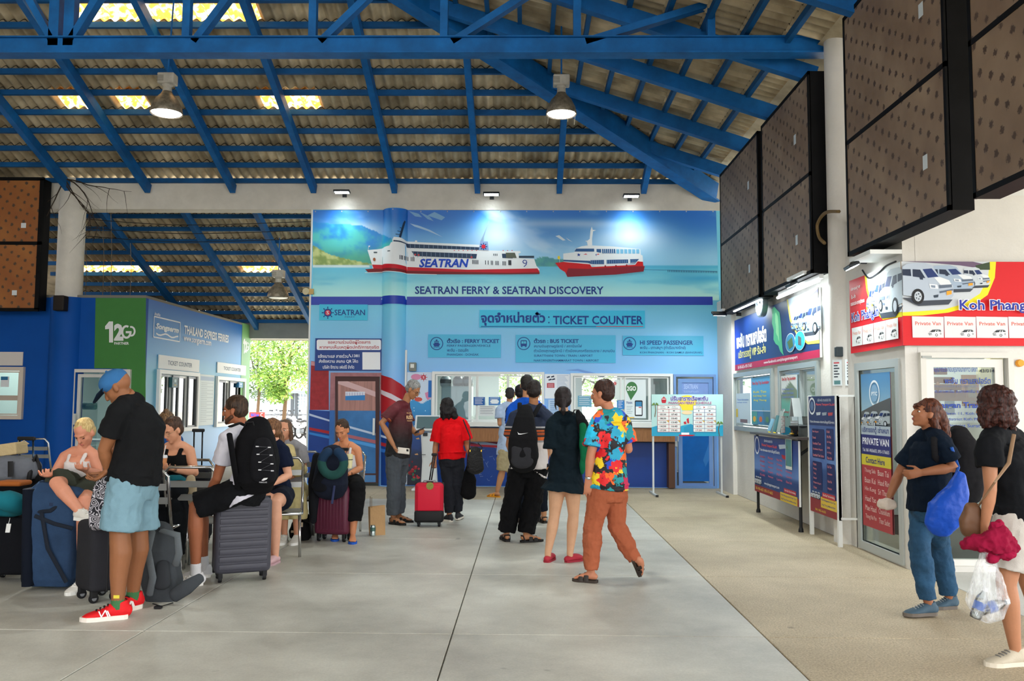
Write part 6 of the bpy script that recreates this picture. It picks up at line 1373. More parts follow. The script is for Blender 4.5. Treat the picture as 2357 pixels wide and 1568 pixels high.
def head_frame(face,up=(0,0,1),tilt=0):
 f=Vector(face).normalized();r=f.cross(Vector(up)).normalized();u=r.cross(f)
 return Matrix((r,f,u)).transposed()
def head(mb,c,R,k=1.0):
 def q(x,y,z):return c+R@Vector((x,y,z))*k
 def e(p,r,rx=0):mb.ell(q(*p),tuple(v*k for v in r),R@Matrix.Rotation(rx,3,'X'),18,12)
 e((0,-.015,.03),(.074,.094,.086));e((0,.018,-.03),(.062,.070,.080));e((0,.030,-.075),(.046,.048,.036))
 e((0,.062,-.098),(.026,.022,.018));e((0,.070,.022),(.050,.018,.012));e((.034,.052,-.028),(.022,.022,.022));e((-.034,.052,-.028),(.022,.022,.022))
 mb.loft([q(0,.082,.012),q(0,.098,-.014),q(0,.101,-.032)],[(.008*k,.010*k),(.010*k,.012*k),(.015*k,.011*k)],8,R@Vector((1,0,0)),rnd=True)
 e((0,.084,-.058),(.022,.010,.006));e((0,.083,-.070),(.019,.010,.007))
 for s in(-1,1):e((s*.077,-.008,-.012),(.010,.019,.032),.2);e((s*.071,.0,-.02),(.010,.012,.02))
def face_bits(par,c,R,k,eye='open',brow='#3a2a20',lip='#b0685c',iris='#3a2a1c',skin='#d8a888'):
 def q(x,y,z):return c+R@Vector((x,y,z))*k
 for s in(-1,1):
  if eye=='open':
   o=MB().ell(q(s*.030,.068,.0),(.0125*k,.009*k,.0066*k),R,12,8).build('eye',M('#e9e6e0',.2),par,True)
   MB().ell(q(s*.030,.0755,-.001),(.0062*k,.0045*k,.0062*k),R,10,6).build('iris',M(iris,.15),o,True)
  else:MB().ell(q(s*.030,.071,-.003),(.015*k,.009*k,.0022*k),R@Matrix.Rotation(-.25,3,'X'),12,6).build('eyelid',M('#3b261e',.6),par,True)
  MB().loft([q(s*.014,.086,.017),q(s*.030,.084,.023),q(s*.046,.072,.018)],[.0026*k,.0032*k,.0018*k],6,rnd=True).build('eyebrow',M(brow,.8),par,True)
 MB().ell(q(0,.091,-.058),(.019*k,.0065*k,.0038*k),R,12,6).ell(q(0,.089,-.067),(.017*k,.007*k,.0048*k),R,12,6).build('lips',M(lip,.4),par,True)
def foot_shape(mb,ank,toe,k=1.0,heel=.055,up=Vector((0,0,1)),z0=.0,wide=1.0,lift=.0):
 """bare foot from above the heel to the toes"""
 d=toe-ank;d=d-up*d.dot(up);L=d.length;d.normalize();s=d.cross(up)
 base=ank-up*(ank-toe).dot(up)if False else ank
 h=heel*k;zb=toe-up*0
 A_=lambda f,z:ank+d*(f)+up*(z)
 drop=(ank-toe).dot(up)
 return d,s,L,drop
def shoe(par,ank,toe,kind,col,k=1.0,up=(0,0,1),sole='#e8e6e0',name='shoe',accent=None,vox=.006,mark=False):
 """ank: ankle joint; toe: tip of the toes on the sole plane"""
 up=Vector(up).normalized();d=toe-ank;drop=-d.dot(up);d=d-up*d.dot(up);d.normalize();s=d.cross(up)
 heel=ank-up*drop-d*.055*k;L=(toe-heel).dot(d)
 def q(f,z,x=0):return heel+d*f*L+up*z*k+s*x*k
 prof=[(-.02,.020),(.06,.034),(.2,.036),(.45,.040),(.68,.050),(.85,.046),(.97,.026),(1.02,.008)]
 o=None
 def slab(z0,z1,w=1.0,nm='sole',c=sole,f0=0):
  mb=MB();n=len(prof);vs=[]
  for z in(z0,z1):
   for sd in(1,-1):
    for f,w_ in(prof if sd>0 else reversed(prof)):vs.append(q(f,z,sd*w_*w))
  m_=2*n;fs=[tuple(reversed(range(m_))),tuple(range(m_,2*m_))]+[(i,(i+1)%m_,m_+(i+1)%m_,m_+i)for i in range(m_)]
  return mb.add(vs,fs).build(nm,M(c,.7),par if o is None else o)
 if kind in('sneaker','clog','slipon'):
  mb=MB();hs={'sneaker':(.075,.085,.095,.085,.06,.05,.035,.018),'clog':(.055,.06,.06,.075,.075,.068,.052,.02),'slipon':(.06,.06,.055,.055,.05,.045,.035,.018)}[kind]
  if kind=='sneaker':fs_=(0,.06,.2,.36,.52,.7,.88,.98)
  else:fs_=(0,.06,.2,.40,.58,.75,.9,.99)
  ws=(.026,.036,.040,.042,.050,.052,.044,.02)
  mb.loft([q(f,h/2+.006)for f,h in zip(fs_,hs)],[(w*k,h/2*k)for w,h in zip(ws,hs)],16,s,rnd=True)
  if kind=='sneaker':mb.loft([q(.14,.06),q(.17,.1)],[(.038*k,.05*k),(.034*k,.044*k)],12,s)
  o=grow(mb,name,M(col,.65,bump=.2,bscale=150),par,vox,3)
  slab(.0,.026 if kind=='sneaker' else.02,1.06,'sole',sole)
  if kind=='sneaker':
   m2=MB()
   for i in range(4):f=.42+.08*i;z=.083-.009*i;m2.tube([q(f,z,-.024),q(f+.02,z+.006,0),q(f,z,.024)],.0035*k,5)
   m2.build('laces',M(accent or '#e9e6e0',.8),o)
   if mark:
    for sg in(-1,1):
     S=None;m3=MB();x_=sg*.053
     def bar(a,b):m3.bar(q(a[0],a[1],x_),q(b[0],b[1],x_),.006*k,.008*k,s)
     bar((.40,.028),(.46,.066));bar((.46,.066),(.54,.028));bar((.54,.028),(.60,.062));bar((.36,.03),(.42,.062));m3.build('stripe',M('#f0eeea',.6),o)
 else:
  o=slab(.0,.022,1.0,name,col)
  m2=MB()
  if kind=='flipflop':m2.tube([q(.45,.02,-.036),q(.66,.055,-.02),q(.8,.03,0),q(.66,.055,.02),q(.45,.02,.036)],.006*k,6)
  else:
   for f,z,w_ in((.62,.062,.045),(.40,.078,.04)):
    m2.loft([q(f,.01,-w_-.004),q(f,z*.75,-w_*.8),q(f+.02,z,0),q(f,z*.75,w_*.8),q(f,.01,w_+.004)],[(.022*k,.004*k)]*5,8,d)
   if kind=='sandal':m2.loft([q(.12,.02,-.038),q(.06,.07,-.03),q(-.01,.075,0),q(.06,.07,.03),q(.12,.02,.038)],[(.008*k,.003*k)]*5,6,up)
  m2.build('strap',M(accent or col,.5),o)
 return o
def barefoot(mb,ank,toe,k=1.0,up=(0,0,1),z=.02):
 up=Vector(up).normalized();d=toe-ank;drop=-d.dot(up);d=d-up*d.dot(up);d.normalize();s=d.cross(up);heel=ank-up*drop-d*.045*k;L=(toe-heel).dot(d)*.96
 def q(f,h,x=0):return heel+d*f*L+up*(z+h)*k+s*x*k
 mb.loft([q(.03,.03),q(.16,.038),q(.35,.036),q(.55,.028),q(.75,.02),q(.84,.015)],[(.026*k,.028*k),(.032*k,.036*k),(.034*k,.032*k),(.038*k,.024*k),(.044*k,.016*k),(.042*k,.013*k)],12,s,rnd=True)
 for i,(x,l)in enumerate(((-.030,.10),(-.012,.11),(.004,.105),(.018,.09),(.031,.07))):
  r=.011 if i==0 else.0075;mb.loft([q(.82,.012,x),q(.82+l,.010,x)],[r*k,r*k*.9],7,rnd=True)
def person(sp):
 """joints are world points; every limb tapers and is joined at its joint, then one skin is grown over all"""
 J=sp['J'];k=sp.get('k',1.0);fat=sp.get('fat',1.0);vox=sp.get('vox',.008);sk=skinm(sp.get('skin','#c98f6c'))
 base=sp['base'];t_=thing('person',base,sp['label'],'person')
 hipc=(J['lh']+J['rh'])/2;shc=(J['ls']+J['rs'])/2;wax=(J['rs']-J['ls']).normalized();hax=(J['rh']-J['lh']).normalized()
 nk=J['neck'];hd_c=J['head'];R=head_frame(sp['face'],sp.get('hup',(0,0,1)))
 sw=max((J['rs']-J['ls']).length/2,.12*k);hw_=max((J['rh']-J['lh']).length/2,.07*k)
 spine=sp.get('spine')or[hipc,lerp(hipc,shc,.35),lerp(hipc,shc,.68),shc]
 dep=sp.get('dep',1.0)
 def torso(mb,off=0.0,top=True,t0=None,belly=0.0,flare=0.0,neck=True,hem=None):
  w0=hax;pts=[spine[0]-(spine[1]-spine[0]).normalized()*.07*k,spine[0],spine[1],spine[2],lerp(spine[2],spine[3],.72),spine[3]+Vector((0,0,.005))]
  rr=[(hw_+.055*k*fat,.095*k*fat*dep),(hw_+.075*k*fat,.112*k*fat*dep),((hw_+.055*k)*fat,.098*k*fat*dep),(sw*.84*fat**.6,.112*k*fat**.7*dep),(sw*.90,.100*k*dep),(sw*.62,.070*k)]
  if hem is not None:
   ex=(sp.get('pants')or{}).get('off',.014)-off+.012 if off else 0;ex=max(ex,.008)
   pts[0]=hem;rr[1]=(rr[1][0]+ex,rr[1][1]+ex);rr[0]=(rr[1][0]+flare+.004,rr[1][1]+flare+.004)
  rr=[(a+off,b+off)for a,b in rr];rr[2]=(rr[2][0]+belly*.3,rr[2][1]+belly)
  mb.loft(pts,rr,20,wax,rnd=False,sup=.9)
  if top:
   mb.loft([J['ls'],lerp(J['ls'],nk,.5)+Vector((0,0,.012*k)),nk-(hd_c-nk)*.15,lerp(J['rs'],nk,.5)+Vector((0,0,.012*k)),J['rs']],[.052*k+off,.050*k+off,.058*k+off,.050*k+off,.052*k+off],12)
  return mb
 arms={};legs={}
 for s_ in 'lr':
  arms[s_]=[J[s_+'s'],J[s_+'e'],J[s_+'w']];legs[s_]=[J[s_+'h'],J[s_+'k'],J[s_+'a']]
 def arm(mb,s_,t=1.0,off=0,grow_=0,sk_=True):
  S,E,W=arms[s_];a=lerp(S,E,.5);f=lerp(E,W,.3)
  pts=[S,a,E,f,W];rr=[.052,.047,.038,.041,.026]
  rr=[r*k*fat**.6*sp.get('armf',1)for r in rr]
  if t<1.0:
   pts=[S,lerp(S,E,.5*t),lerp(S,E,t)];rr=[.054*k*fat**.6+off,.052*k*fat**.6+off+grow_*.5,.050*k*fat**.6+off+grow_];mb.loft(pts,rr,12);mb.ell(S,.054*k*fat**.6+off,None,12,8);return
  mb.loft(pts,[r+off for r in rr],12);mb.ell(S,rr[0]+off,None,12,8);mb.ell(E,rr[2]*1.03+off,None,12,8)
 lf=sp.get('legf',1.0)
 def leg(mb,s_,off=0,t=2.0,flare=0,rad=None):
  H,K,A_=legs[s_];bk=sp.get('calf',Vector((0,0,0)))
  up_=[H,lerp(H,K,.3),lerp(H,K,.7),K];ur=[.090,.087,.069,.057];lo=[lerp(K,A_,.28)+bk*.012,lerp(K,A_,.6),A_];lr=[.061,.049,.034]
  P_=up_+lo;r_=[r*k*fat**.5*lf for r in ur+lr]
  if t>=2:mb.loft(P_,[r+off for r in r_],14);mb.ell(H,r_[0]+off,None,12,8);return
  L=H,K,A_
  n=6;pts=[];rr=[]
  for i in range(n+1):
   u=t*i/n
   p=lerp(H,K,u)if u<=1 else lerp(K,A_,u-1)
   xs_=[0,.3,.7,1,1.28,1.6,2];r=float(np.interp(u,xs_,r_));pts.append(p);rr.append(r+off+flare*(i/n)**1.5)
  mb.loft(pts,rr,14);mb.ell(H,rr[0],None,12,8)
  if t>1.2:mb.ell(K,r_[3]+off+.012,None,12,8)
 # ---- body
 mb=MB();torso(mb);head(mb,hd_c,R,k*sp.get('hk',1.0))
 mb.loft([lerp(shc,nk,.4),nk,lerp(nk,hd_c-R@Vector((0,.02,.05))*k,.8)],[.058*k,.052*k*fat**.4,.050*k*fat**.4],12)
 for s_ in 'lr':
  arm(mb,s_);leg(mb,s_)
  W,E=J[s_+'w'],J[s_+'e'];hdv=sp.get(s_+'hd')or(W-E);hn=sp.get(s_+'hn')or Vector((0,0,-1)).cross(hdv).cross(hdv)
  hand(mb,W,hdv,Vector(hn),k*sp.get('handk',1),sp.get(s_+'curl',.45),1 if s_=='r' else-1)
  if sp.get('bare'):barefoot(mb,J[s_+'a'],J[s_+'t'],k,sp.get(s_+'up',(0,0,1)))
  else:a_=J[s_+'a'];u_=Vector(sp.get(s_+'up',(0,0,1)));mb.loft([a_,a_-u_*.03,lerp(a_-u_*.045,J[s_+'t'],.35)],[.036*k,.034*k,.022*k],10)
 grow(mb,'body',sk,t_,vox,5)
 if sp.get('facebits'):face_bits(t_,hd_c,R,k*sp.get('hk',1.0),**sp['facebits'])
 # ---- shirt
 c=sp.get('shirt')
 if c:
  off=c.get('off',.013);mb=MB();hem=c.get('hem')
  torso(mb,off,c.get('top',True),belly=c.get('belly',0),hem=hem,flare=c.get('flare',0))
  if c.get('sleeve',.5):
   for s_ in 'lr':arm(mb,s_,c.get('sleeve',.5),off,c.get('sgrow',.012))
  if c.get('tank'):
   mb=MB();w_=spine;tw=c['tank']
   mb.loft([hem or spine[0]-(spine[1]-spine[0]).normalized()*.03,spine[0],spine[1],spine[2],lerp(spine[2],spine[3],tw)],[(hw_+.083*k*fat,.122*k*fat*dep),(hw_+.083*k*fat,.124*k*fat*dep),((hw_+.06*k)*fat+off,.102*k*fat*dep+off),(sw*.84*fat**.6+off+.004,.116*k*fat**.7*dep+off+.004),(sw*.86+off,.108*k*dep+off+.004)],20,wax,sup=.9)
   up_=lerp(spine[2],spine[3],tw);fw=wax.cross(spine[3]-spine[2]).normalized()
   for sg in(-1,1):
    for f_ in(1,-1):mb.loft([up_+wax*sg*sw*.48+fw*f_*.09*k,lerp(shc,nk,.25)+wax*sg*sw*.55+fw*f_*.055*k,lerp(shc,nk,.3)+wax*sg*sw*.56+Vector((0,0,.045*k))],[(c.get('strap',.02)*k,.010),(c.get('strap',.02)*k,.010),(c.get('strap',.02)*k,.012)],8,wax,rnd=True)
  o=grow(mb,c.get('name','shirt'),c['mat'],t_,max(vox,.007),c.get('sm',5),c.get('fold',.035),c.get('fs',.11))
  if c.get('collar'):MB().loft([nk+wax*.062*k-Vector((0,.0,.0)),nk-wax.cross(Vector((0,0,1)))*.05*k+Vector((0,0,.01)),nk-wax*.062*k,nk+wax.cross(Vector((0,0,1)))*.06*k-Vector((0,0,.01)),nk+wax*.062*k],[(.022*k,.006)]*5,8,(0,0,1)).build('collar',c['collar'],o)
 # ---- trousers, shorts or skirt
 c=sp.get('pants')
 if c:
  off=c.get('off',.014);mb=MB();tdir=(spine[1]-spine[0]).normalized()
  mb.loft([spine[0]-tdir*.10*k,spine[0]-tdir*.03*k,spine[0]+tdir*.04*k,spine[0]+tdir*c.get('rise',.07)*k],[(hw_+.065*k*fat+off*.6,.10*k*fat*dep+off),(hw_+.080*k*fat+off*.6,.116*k*fat*dep+off),(hw_+.078*k*fat+off*.5,.112*k*fat*dep+off*.8),(hw_+.062*k*fat+off*.5,.100*k*fat*dep+off*.6)],20,wax)
  for s_ in 'lr':leg(mb,s_,off,c.get('len',1.97),c.get('flare',.012))
  grow(mb,c.get('name','trousers'),c['mat'],t_,max(vox,.007),c.get('sm',4),c.get('fold',.03),c.get('fs',.10))
 # ---- socks, shoes
 if sp.get('socks'):
  for s_ in 'lr':a,kk=J[s_+'a'],J[s_+'k'];MB().loft([lerp(a,kk,sp['socks'][1]),lerp(a,kk,.08),a-Vector((0,0,.03))],[.046*k,.042*k,.045*k],14,rnd=True).build('sock',M(sp['socks'][0],.9,bump=.3,bscale=150),t_,True)
 if sp.get('shoes'):
  kd,col,*rest=sp['shoes'];ex=rest[0]if rest else{}
  for s_ in 'lr':shoe(t_,J[s_+'a'],J[s_+'t'],kd,col,k*sp.get('shoek',1.0),sp.get(s_+'up',(0,0,1)),vox=max(.006,vox*.8),**ex)
 # ---- hair
 h=sp.get('hair')
 if h:
  K=k*sp.get('hk',1.0);hm=hairm(h['col'],h.get('col2'))
  def q(x,y,z):return hd_c+R@Vector((x,y,z))*K
  mb=MB();th=h.get('th',.010);kind=h['kind']
  if kind=='crop':mb.ell(q(0,-.024,.040),((.074+th)*K,(.088+th)*K,(.080+th)*K),R,20,14);mb.ell(q(0,-.045,-.005),((.068+th)*K,(.060+th)*K,(.062+th)*K),R,18,12)
  elif kind=='buzz':mb.ell(q(0,-.022,.036),(.079*K,.092*K,.085*K),R,20,14);mb.ell(q(0,-.045,-.01),(.073*K,.062*K,.06*K),R,18,12)
  else:
   mb.ell(q(0,-.026,.040),((.075+th)*K,(.090+th)*K,(.082+th)*K),R,20,14);mb.ell(q(0,-.04,-.01),((.074+th)*K,(.066+th)*K,(.07+th)*K),R,18,12)
  if kind in('bob','long'):
   ln=h.get('len',.14)
   for i in range(11):
    a=PI*(.02+.96*i/10);x,y=math.cos(a),-math.sin(a);w_=h.get('wide',1.0)
    mb.loft([q(.062*x,.015+.07*y,.05),q(.088*x*w_,.005+.098*y*w_,-.02),q(.094*x*w_,.0+.104*y*w_,-.02-ln*.5),q(.086*x*w_,.01+.09*y*w_,-.02-ln*(.9+.1*math.sin(i*2.3)))],[(.022*K,.022*K),(.024*K,.024*K),(.025*K,.022*K),(.010*K,.010*K)],8,rnd=True)
  for lock in h.get('locks',()):
   mb.loft([q(*p[:3])for p in lock],[p[3]*K for p in lock],10,rnd=True)
  grow(mb,'hair',hm,t_,max(vox,.0065),2,h.get('fold',.012),.03)
 return t_,J,R
def joints(Y,**kw):
 """pixel, pixel, depth offset -> world"""
 return{n:P(a,b,Y+c)for n,(a,b,c)in kw.items()}
def toes(J,Y,lt,rt,z=(0,0)):
 for n,t,zz in(('lt',lt,z[0]),('rt',rt,z[1])):J[n]=Vector((P(t[0],t[1],Y+t[2]).x,Y+t[2],zz))
def V3(*a):return Vector(a)
SKT='#c48a68';SKA='#bd8662';SKP='#d9a384'
# ---- man in a blue cap
Y=6.25
J=joints(Y,head=(270,892,-.06),neck=(302,922,0),ls=(275,950,-.19),rs=(318,945,.17),le=(240,1035,-.17),lw=(250,1082,-.10),re=(262,1035,.18),rw=(252,1084,.04),
 lh=(292,1112,-.10),rh=(322,1110,.10),lk=(276,1228,-.12),rk=(318,1224,.12),la=(272,1372,-.14),ra=(306,1362,.14))
J['la'].z=.10;J['ra'].z=.10;toes(J,Y,(186,1410,-.22),(240,1400,.04))
J['rt']=J['ra']+V3(-.10,-.17,-.10)
HIP=(J['lh']+J['rh'])/2
sp=dict(J=J,base=V3(HIP.x,Y,0),k=1.04,fat=1.18,vox=.007,skin='#8c5a3a',face=(-.80,-.12,-.62),label='standing man in blue cap, black t-shirt, pale blue shorts and red trainers',
 spine=[HIP,P(318,1050,Y),P(328,985,Y),P(305,940,Y)],lhd=V3(-.4,-.3,-.4),rhd=V3(-.5,-.2,-.3),lcurl=.8,rcurl=.8,legf=1.08,
 shirt=dict(mat=cloth('#131416'),sleeve=.62,off=.020,hem=P(312,1086,Y),flare=.0,belly=.02,fold=.03),pants=dict(mat=cloth('#7596a4',var=.06),len=.93,off=.022,flare=.045,name='shorts',fold=.035,rise=.06),
 socks=('#3f7348',.26),shoes=('sneaker','#d8141c',dict(accent='#201818',sole='#e6dcd2',mark=True)),shoek=1.12,calf=V3(1,0,0))
man1,_,R=person(sp)
hc=J['head']
def q(x,y,z):return hc+R@Vector((x,y,z))*1.04
CAPM=cloth('#34689c');m2=MB();m2.ell(q(0,-.005,.052),(.092,.108,.078),R,22,14);cp=grow(m2,'cap',CAPM,man1,.007,4)
m2=MB();m2.loft([q(0,.075,.038),q(0,.12,.030),q(0,.17,.010)],[(.078,.007),(.070,.006),(.040,.005)],14,R@V3(1,0,0),rnd=True);m2.build('visor',cloth('#16283c'),cp,True)
MB().ell(q(0,-.005,.131),.009).build('button',CAPM,cp,True)
for s_ in(('l',-1),):
 a=J['la'];k_=lerp(a,J['lk'],.12);MB().box(k_.x-.01,k_.x+.03,k_.y-.0475,k_.y-.044,k_.z-.01,k_.z+.012).build('sock_print',M('#d8c840',.6),man1)
# ---- blonde woman seated with crossed leg
Y=7.4
J=joints(Y,head=(194,996,-.05),neck=(190,1034,0),ls=(150,1052,.02),rs=(216,1048,.02),le=(122,1098,-.05),lw=(112,1096,-.35),re=(228,1092,0),rw=(196,1082,-.22),
 lh=(166,1120,.05),rh=(206,1120,.05),lk=(130,1112,-.50),rk=(196,1150,-.45),la=(186,1180,-.55),ra=(190,1290,-.42))
J['lt']=J['la']+V3(.16,-.08,-.06);J['rt']=V3(J['ra'].x-.02,J['ra'].y-.18,.0);J['ra'].z=.09
sp=dict(J=J,base=V3(J['lh'].x,Y,0),k=.96,vox=.007,skin='#cf8c70',face=(-.12,-.75,-.62),label='blonde woman in white tank top seated with one leg crossed behind the blue duffel',
 facebits=dict(eye='down',brow='#8a6a40',lip='#b86a5c'),lcurl=.9,rcurl=.8,shirt=dict(mat=cloth('#d9d2cf'),tank=.56,sleeve=0,fold=.015,strap=.02),pants=dict(mat=cloth('#34382f'),len=.8,off=.03,flare=.03,name='shorts',fold=.03),
 hair=dict(kind='tied',col='#a98a54',col2='#dcc48c',th=.004,locks=([(0,-.10,.0,.03),(.02,-.13,-.04,.025),(.03,-.12,-.09,.012)],[(.07,.0,.03,.012),(.078,.01,-.04,.008),(.07,.01,-.09,.004)])),shoes=('sneaker','#d8d4cc'))
person(sp)
# ---- woman with glasses and black tank
Y=8.3
J=joints(Y,head=(397,990,-.06),neck=(404,1022,0),ls=(374,1040,.03),rs=(436,1038,.03),le=(372,1085,.03),lw=(384,1082,-.22),re=(448,1088,0),rw=(402,1082,-.28),
 lh=(388,1120,.05),rh=(424,1120,.05),lk=(372,1128,-.48),rk=(410,1130,-.50),la=(370,1220,-.50),ra=(408,1222,-.52))
for s_ in 'lr':J[s_+'a'].z=.09;J[s_+'t']=J[s_+'a']+V3(-.03,-.20,-.09)
sp=dict(J=J,base=V3(J['lh'].x,Y,0),k=.98,fat=1.05,vox=.008,skin='#cf9474',face=(-.42,-.75,-.42),label='seated woman with glasses and black sleeveless top holding a cup',
 facebits=dict(eye='down',brow='#4a3428',lip='#b0605c'),rcurl=.8,shirt=dict(mat=cloth('#0e0e10'),tank=.72,sleeve=0,fold=.015,strap=.026),pants=dict(mat=cloth('#15181c'),len=1.9,off=.025,fold=.03),
 hair=dict(kind='tied',col='#2a1d16',col2='#5a4030',th=.006,locks=([(.02,-.10,.03,.028),(.06,-.13,.01,.02),(.09,-.14,-.02,.01)],)),shoes=('sneaker','#c9c9c9'))
w4_,J4,R4=person(sp)
def glasses(par,c,R,k,col):
 def q(x,y,z):return c+R@Vector((x,y,z))*k
 m2=MB()
 for s_ in(-1,1):
  pts=[q(s_*.032+.022*math.cos(t),.094-.010*abs(math.cos(t)+s_)*.3,-.004+.018*math.sin(t))for t in[2*PI*i/14 for i in range(15)]];m2.tube(pts,.0016*k,5)
  m2.tube([q(s_*.054,.086,.004),q(s_*.076,.04,.004),q(s_*.078,-.01,.0)],.0016*k,5)
 m2.tube([q(-.010,.098,.0),q(.010,.098,.0)],.0016*k,5);m2.build('glasses',M(col,.3,.5),par)
glasses(w4_,J4['head'],R4,.98,'#b9a27a')
# ---- woman with bun, mostly hidden behind the standing man
Y=9.1
J=joints(Y,head=(384,972,0),neck=(384,1000,0),ls=(360,1014,0),rs=(408,1014,0),le=(356,1060,0),lw=(366,1088,-.1),re=(412,1060,0),rw=(402,1088,-.1),lh=(372,1108,0),rh=(398,1108,0),lk=(368,1112,-.45),rk=(396,1112,-.45),la=(368,1190,-.45),ra=(396,1190,-.45))
for s_ in 'lr':J[s_+'a'].z=.09;J[s_+'t']=J[s_+'a']+V3(0,-.2,-.09)
person(dict(J=J,base=V3(J['lh'].x,Y,0),k=.93,vox=.009,skin='#cf9474',face=(-.2,.9,0),label='woman with tied brown hair and blue top, mostly hidden behind the woman with glasses',shirt=dict(mat=cloth('#1c4c88'),sleeve=.5,fold=.02),pants=dict(mat=cloth('#22262c'),len=1.9),hair=dict(kind='tied',col='#3a281a',col2='#8a6a48',locks=([(0,-.05,.12,.035),(0,-.08,.13,.03)],))))
# ---- young man in white t-shirt on the grey suitcase
Y=7.35
J=joints(Y,head=(540,944,0),neck=(560,984,.02),ls=(524,1012,-.20),rs=(590,1005,.16),le=(500,1100,-.16),lw=(478,1142,-.02),re=(560,1090,.18),rw=(500,1140,.16),
 lh=(556,1128,-.12),rh=(580,1126,.12),lk=(450,1166,-.16),rk=(462,1160,.20),la=(452,1275,-.12),ra=(470,1268,.22))
J['la'].z=.10;J['ra'].z=.10;J['lt']=V3(J['la'].x-.17,J['la'].y-.08,0);J['rt']=V3(J['ra'].x-.17,J['ra'].y-.05,0)
HIP=(J['lh']+J['rh'])/2
sp=dict(J=J,base=V3(HIP.x,Y,0),k=1.0,fat=1.04,vox=.007,skin='#9c5e40',face=(-.97,.02,-.12),label='bearded young man in white t-shirt sitting on the ribbed grey suitcase',
 facebits=dict(eye='open',brow='#2c1f18'),lcurl=.7,spine=[HIP,P(584,1090,Y),P(590,1042,Y),P(566,1000,Y)],
 shirt=dict(mat=cloth('#cfccd6',var=.05),sleeve=.62,off=.016,hem=P(578,1146,Y),fold=.03),pants=dict(mat=cloth('#101114'),len=.95,off=.024,flare=.03,name='shorts',fold=.03),
 shoes=('sneaker','#dcdcde'),socks=('#d8d8da',.12),hair=dict(kind='crop',col='#20160f',col2='#4a3424',th=.010))
m5,J5,R5=person(sp)
MB().loft([J5['head']+R5@V3(.055,.01,-.055),J5['head']+R5@V3(.04,.06,-.085),J5['head']+R5@V3(0,.078,-.098),J5['head']+R5@V3(-.04,.06,-.085),J5['head']+R5@V3(-.055,.01,-.055)],[(.017,.018)]*5,10,rnd=True).build('beard',hairm('#3a2418','#5a3a28'),m5,True)
MB().tube([J5['lw']+V3(.035*math.cos(t),.012,.03*math.sin(t))for t in[i*PI/6 for i in range(13)]],.004,5).build('wristband',BLACKM,m5)
# ---- woman in navy t-shirt seated behind the backpack
Y=8.7
J=joints(Y,head=(622,992,-.02),neck=(634,1022,.02),ls=(604,1040,.12),rs=(652,1042,-.05),le=(612,1090,.1),lw=(600,1110,-.1),re=(664,1094,-.08),rw=(632,1112,-.22),
 lh=(622,1140,.05),rh=(652,1140,.05),lk=(612,1155,-.40),rk=(634,1160,-.42),la=(618,1262,-.42),ra=(634,1266,-.44))
for s_ in 'lr':J[s_+'a'].z=.09;J[s_+'t']=J[s_+'a']+V3(-.03,-.17,-.09)
sp=dict(J=J,base=V3(J['lh'].x,Y,0),k=.98,fat=1.08,vox=.008,skin='#d8a084',face=(-.75,-.55,-.15),label='woman in navy t-shirt and pink clogs seated behind the black backpack',
 facebits=dict(eye='open',brow='#4a3020'),rcurl=.8,shirt=dict(mat=cloth('#10182e'),sleeve=.66,off=.018,fold=.03),pants=dict(mat=cloth('#171c28'),len=.6,off=.025,flare=.02,name='shorts'),
 hair=dict(kind='tied',col='#4a2f1e',col2='#8a6242',th=.008,locks=([(.03,-.09,.0,.03),(.05,-.12,-.08,.035),(.03,-.11,-.17,.03),(.02,-.10,-.24,.012)],)),shoes=('clog','#c9a4a8',dict(sole='#b9969c')))
person(sp)
# ---- woman in grey t-shirt and glasses further back
Y=9.9
J=joints(Y,head=(655,990,-.02),neck=(662,1018,.02),ls=(640,1034,.05),rs=(692,1036,.0),le=(640,1080,0),lw=(654,1098,-.2),re=(700,1082,0),rw=(676,1096,-.22),
 lh=(660,1130,.05),rh=(688,1130,.05),lk=(652,1140,-.45),rk=(684,1142,-.45),la=(655,1212,-.45),ra=(684,1214,-.45))
for s_ in 'lr':J[s_+'a'].z=.09;J[s_+'t']=J[s_+'a']+V3(0,-.2,-.09)
sp=dict(J=J,base=V3(J['lh'].x,Y,0),k=.98,vox=.009,skin='#c98e70',face=(-.15,-.98,-.02),label='woman with glasses and grey t-shirt seated furthest back beside the doorway gap',
 facebits=dict(eye='open',brow='#5a3c28',lip='#b86460'),shirt=dict(mat=cloth('#8d8c90'),sleeve=.7,off=.02,fold=.03),pants=dict(mat=cloth('#b9ac7c'),len=1.6,off=.03,flare=.03),
 hair=dict(kind='long',len=.16,col='#3f2c20',col2='#6f5540',th=.002,wide=.86),shoes=('sneaker','#c4c0b8'))
w7_,J7,R7=person(sp);glasses(w7_,J7['head'],R7,.98,'#c8a890')
MB().loft([P(664,1030,9.72),P(668,1060,9.66),P(690,1084,9.6)],[(.07,.03),(.08,.05),(.10,.06)],12,rnd=True).build('scarf',cloth('#b9a878',var=.3),w7_,True)
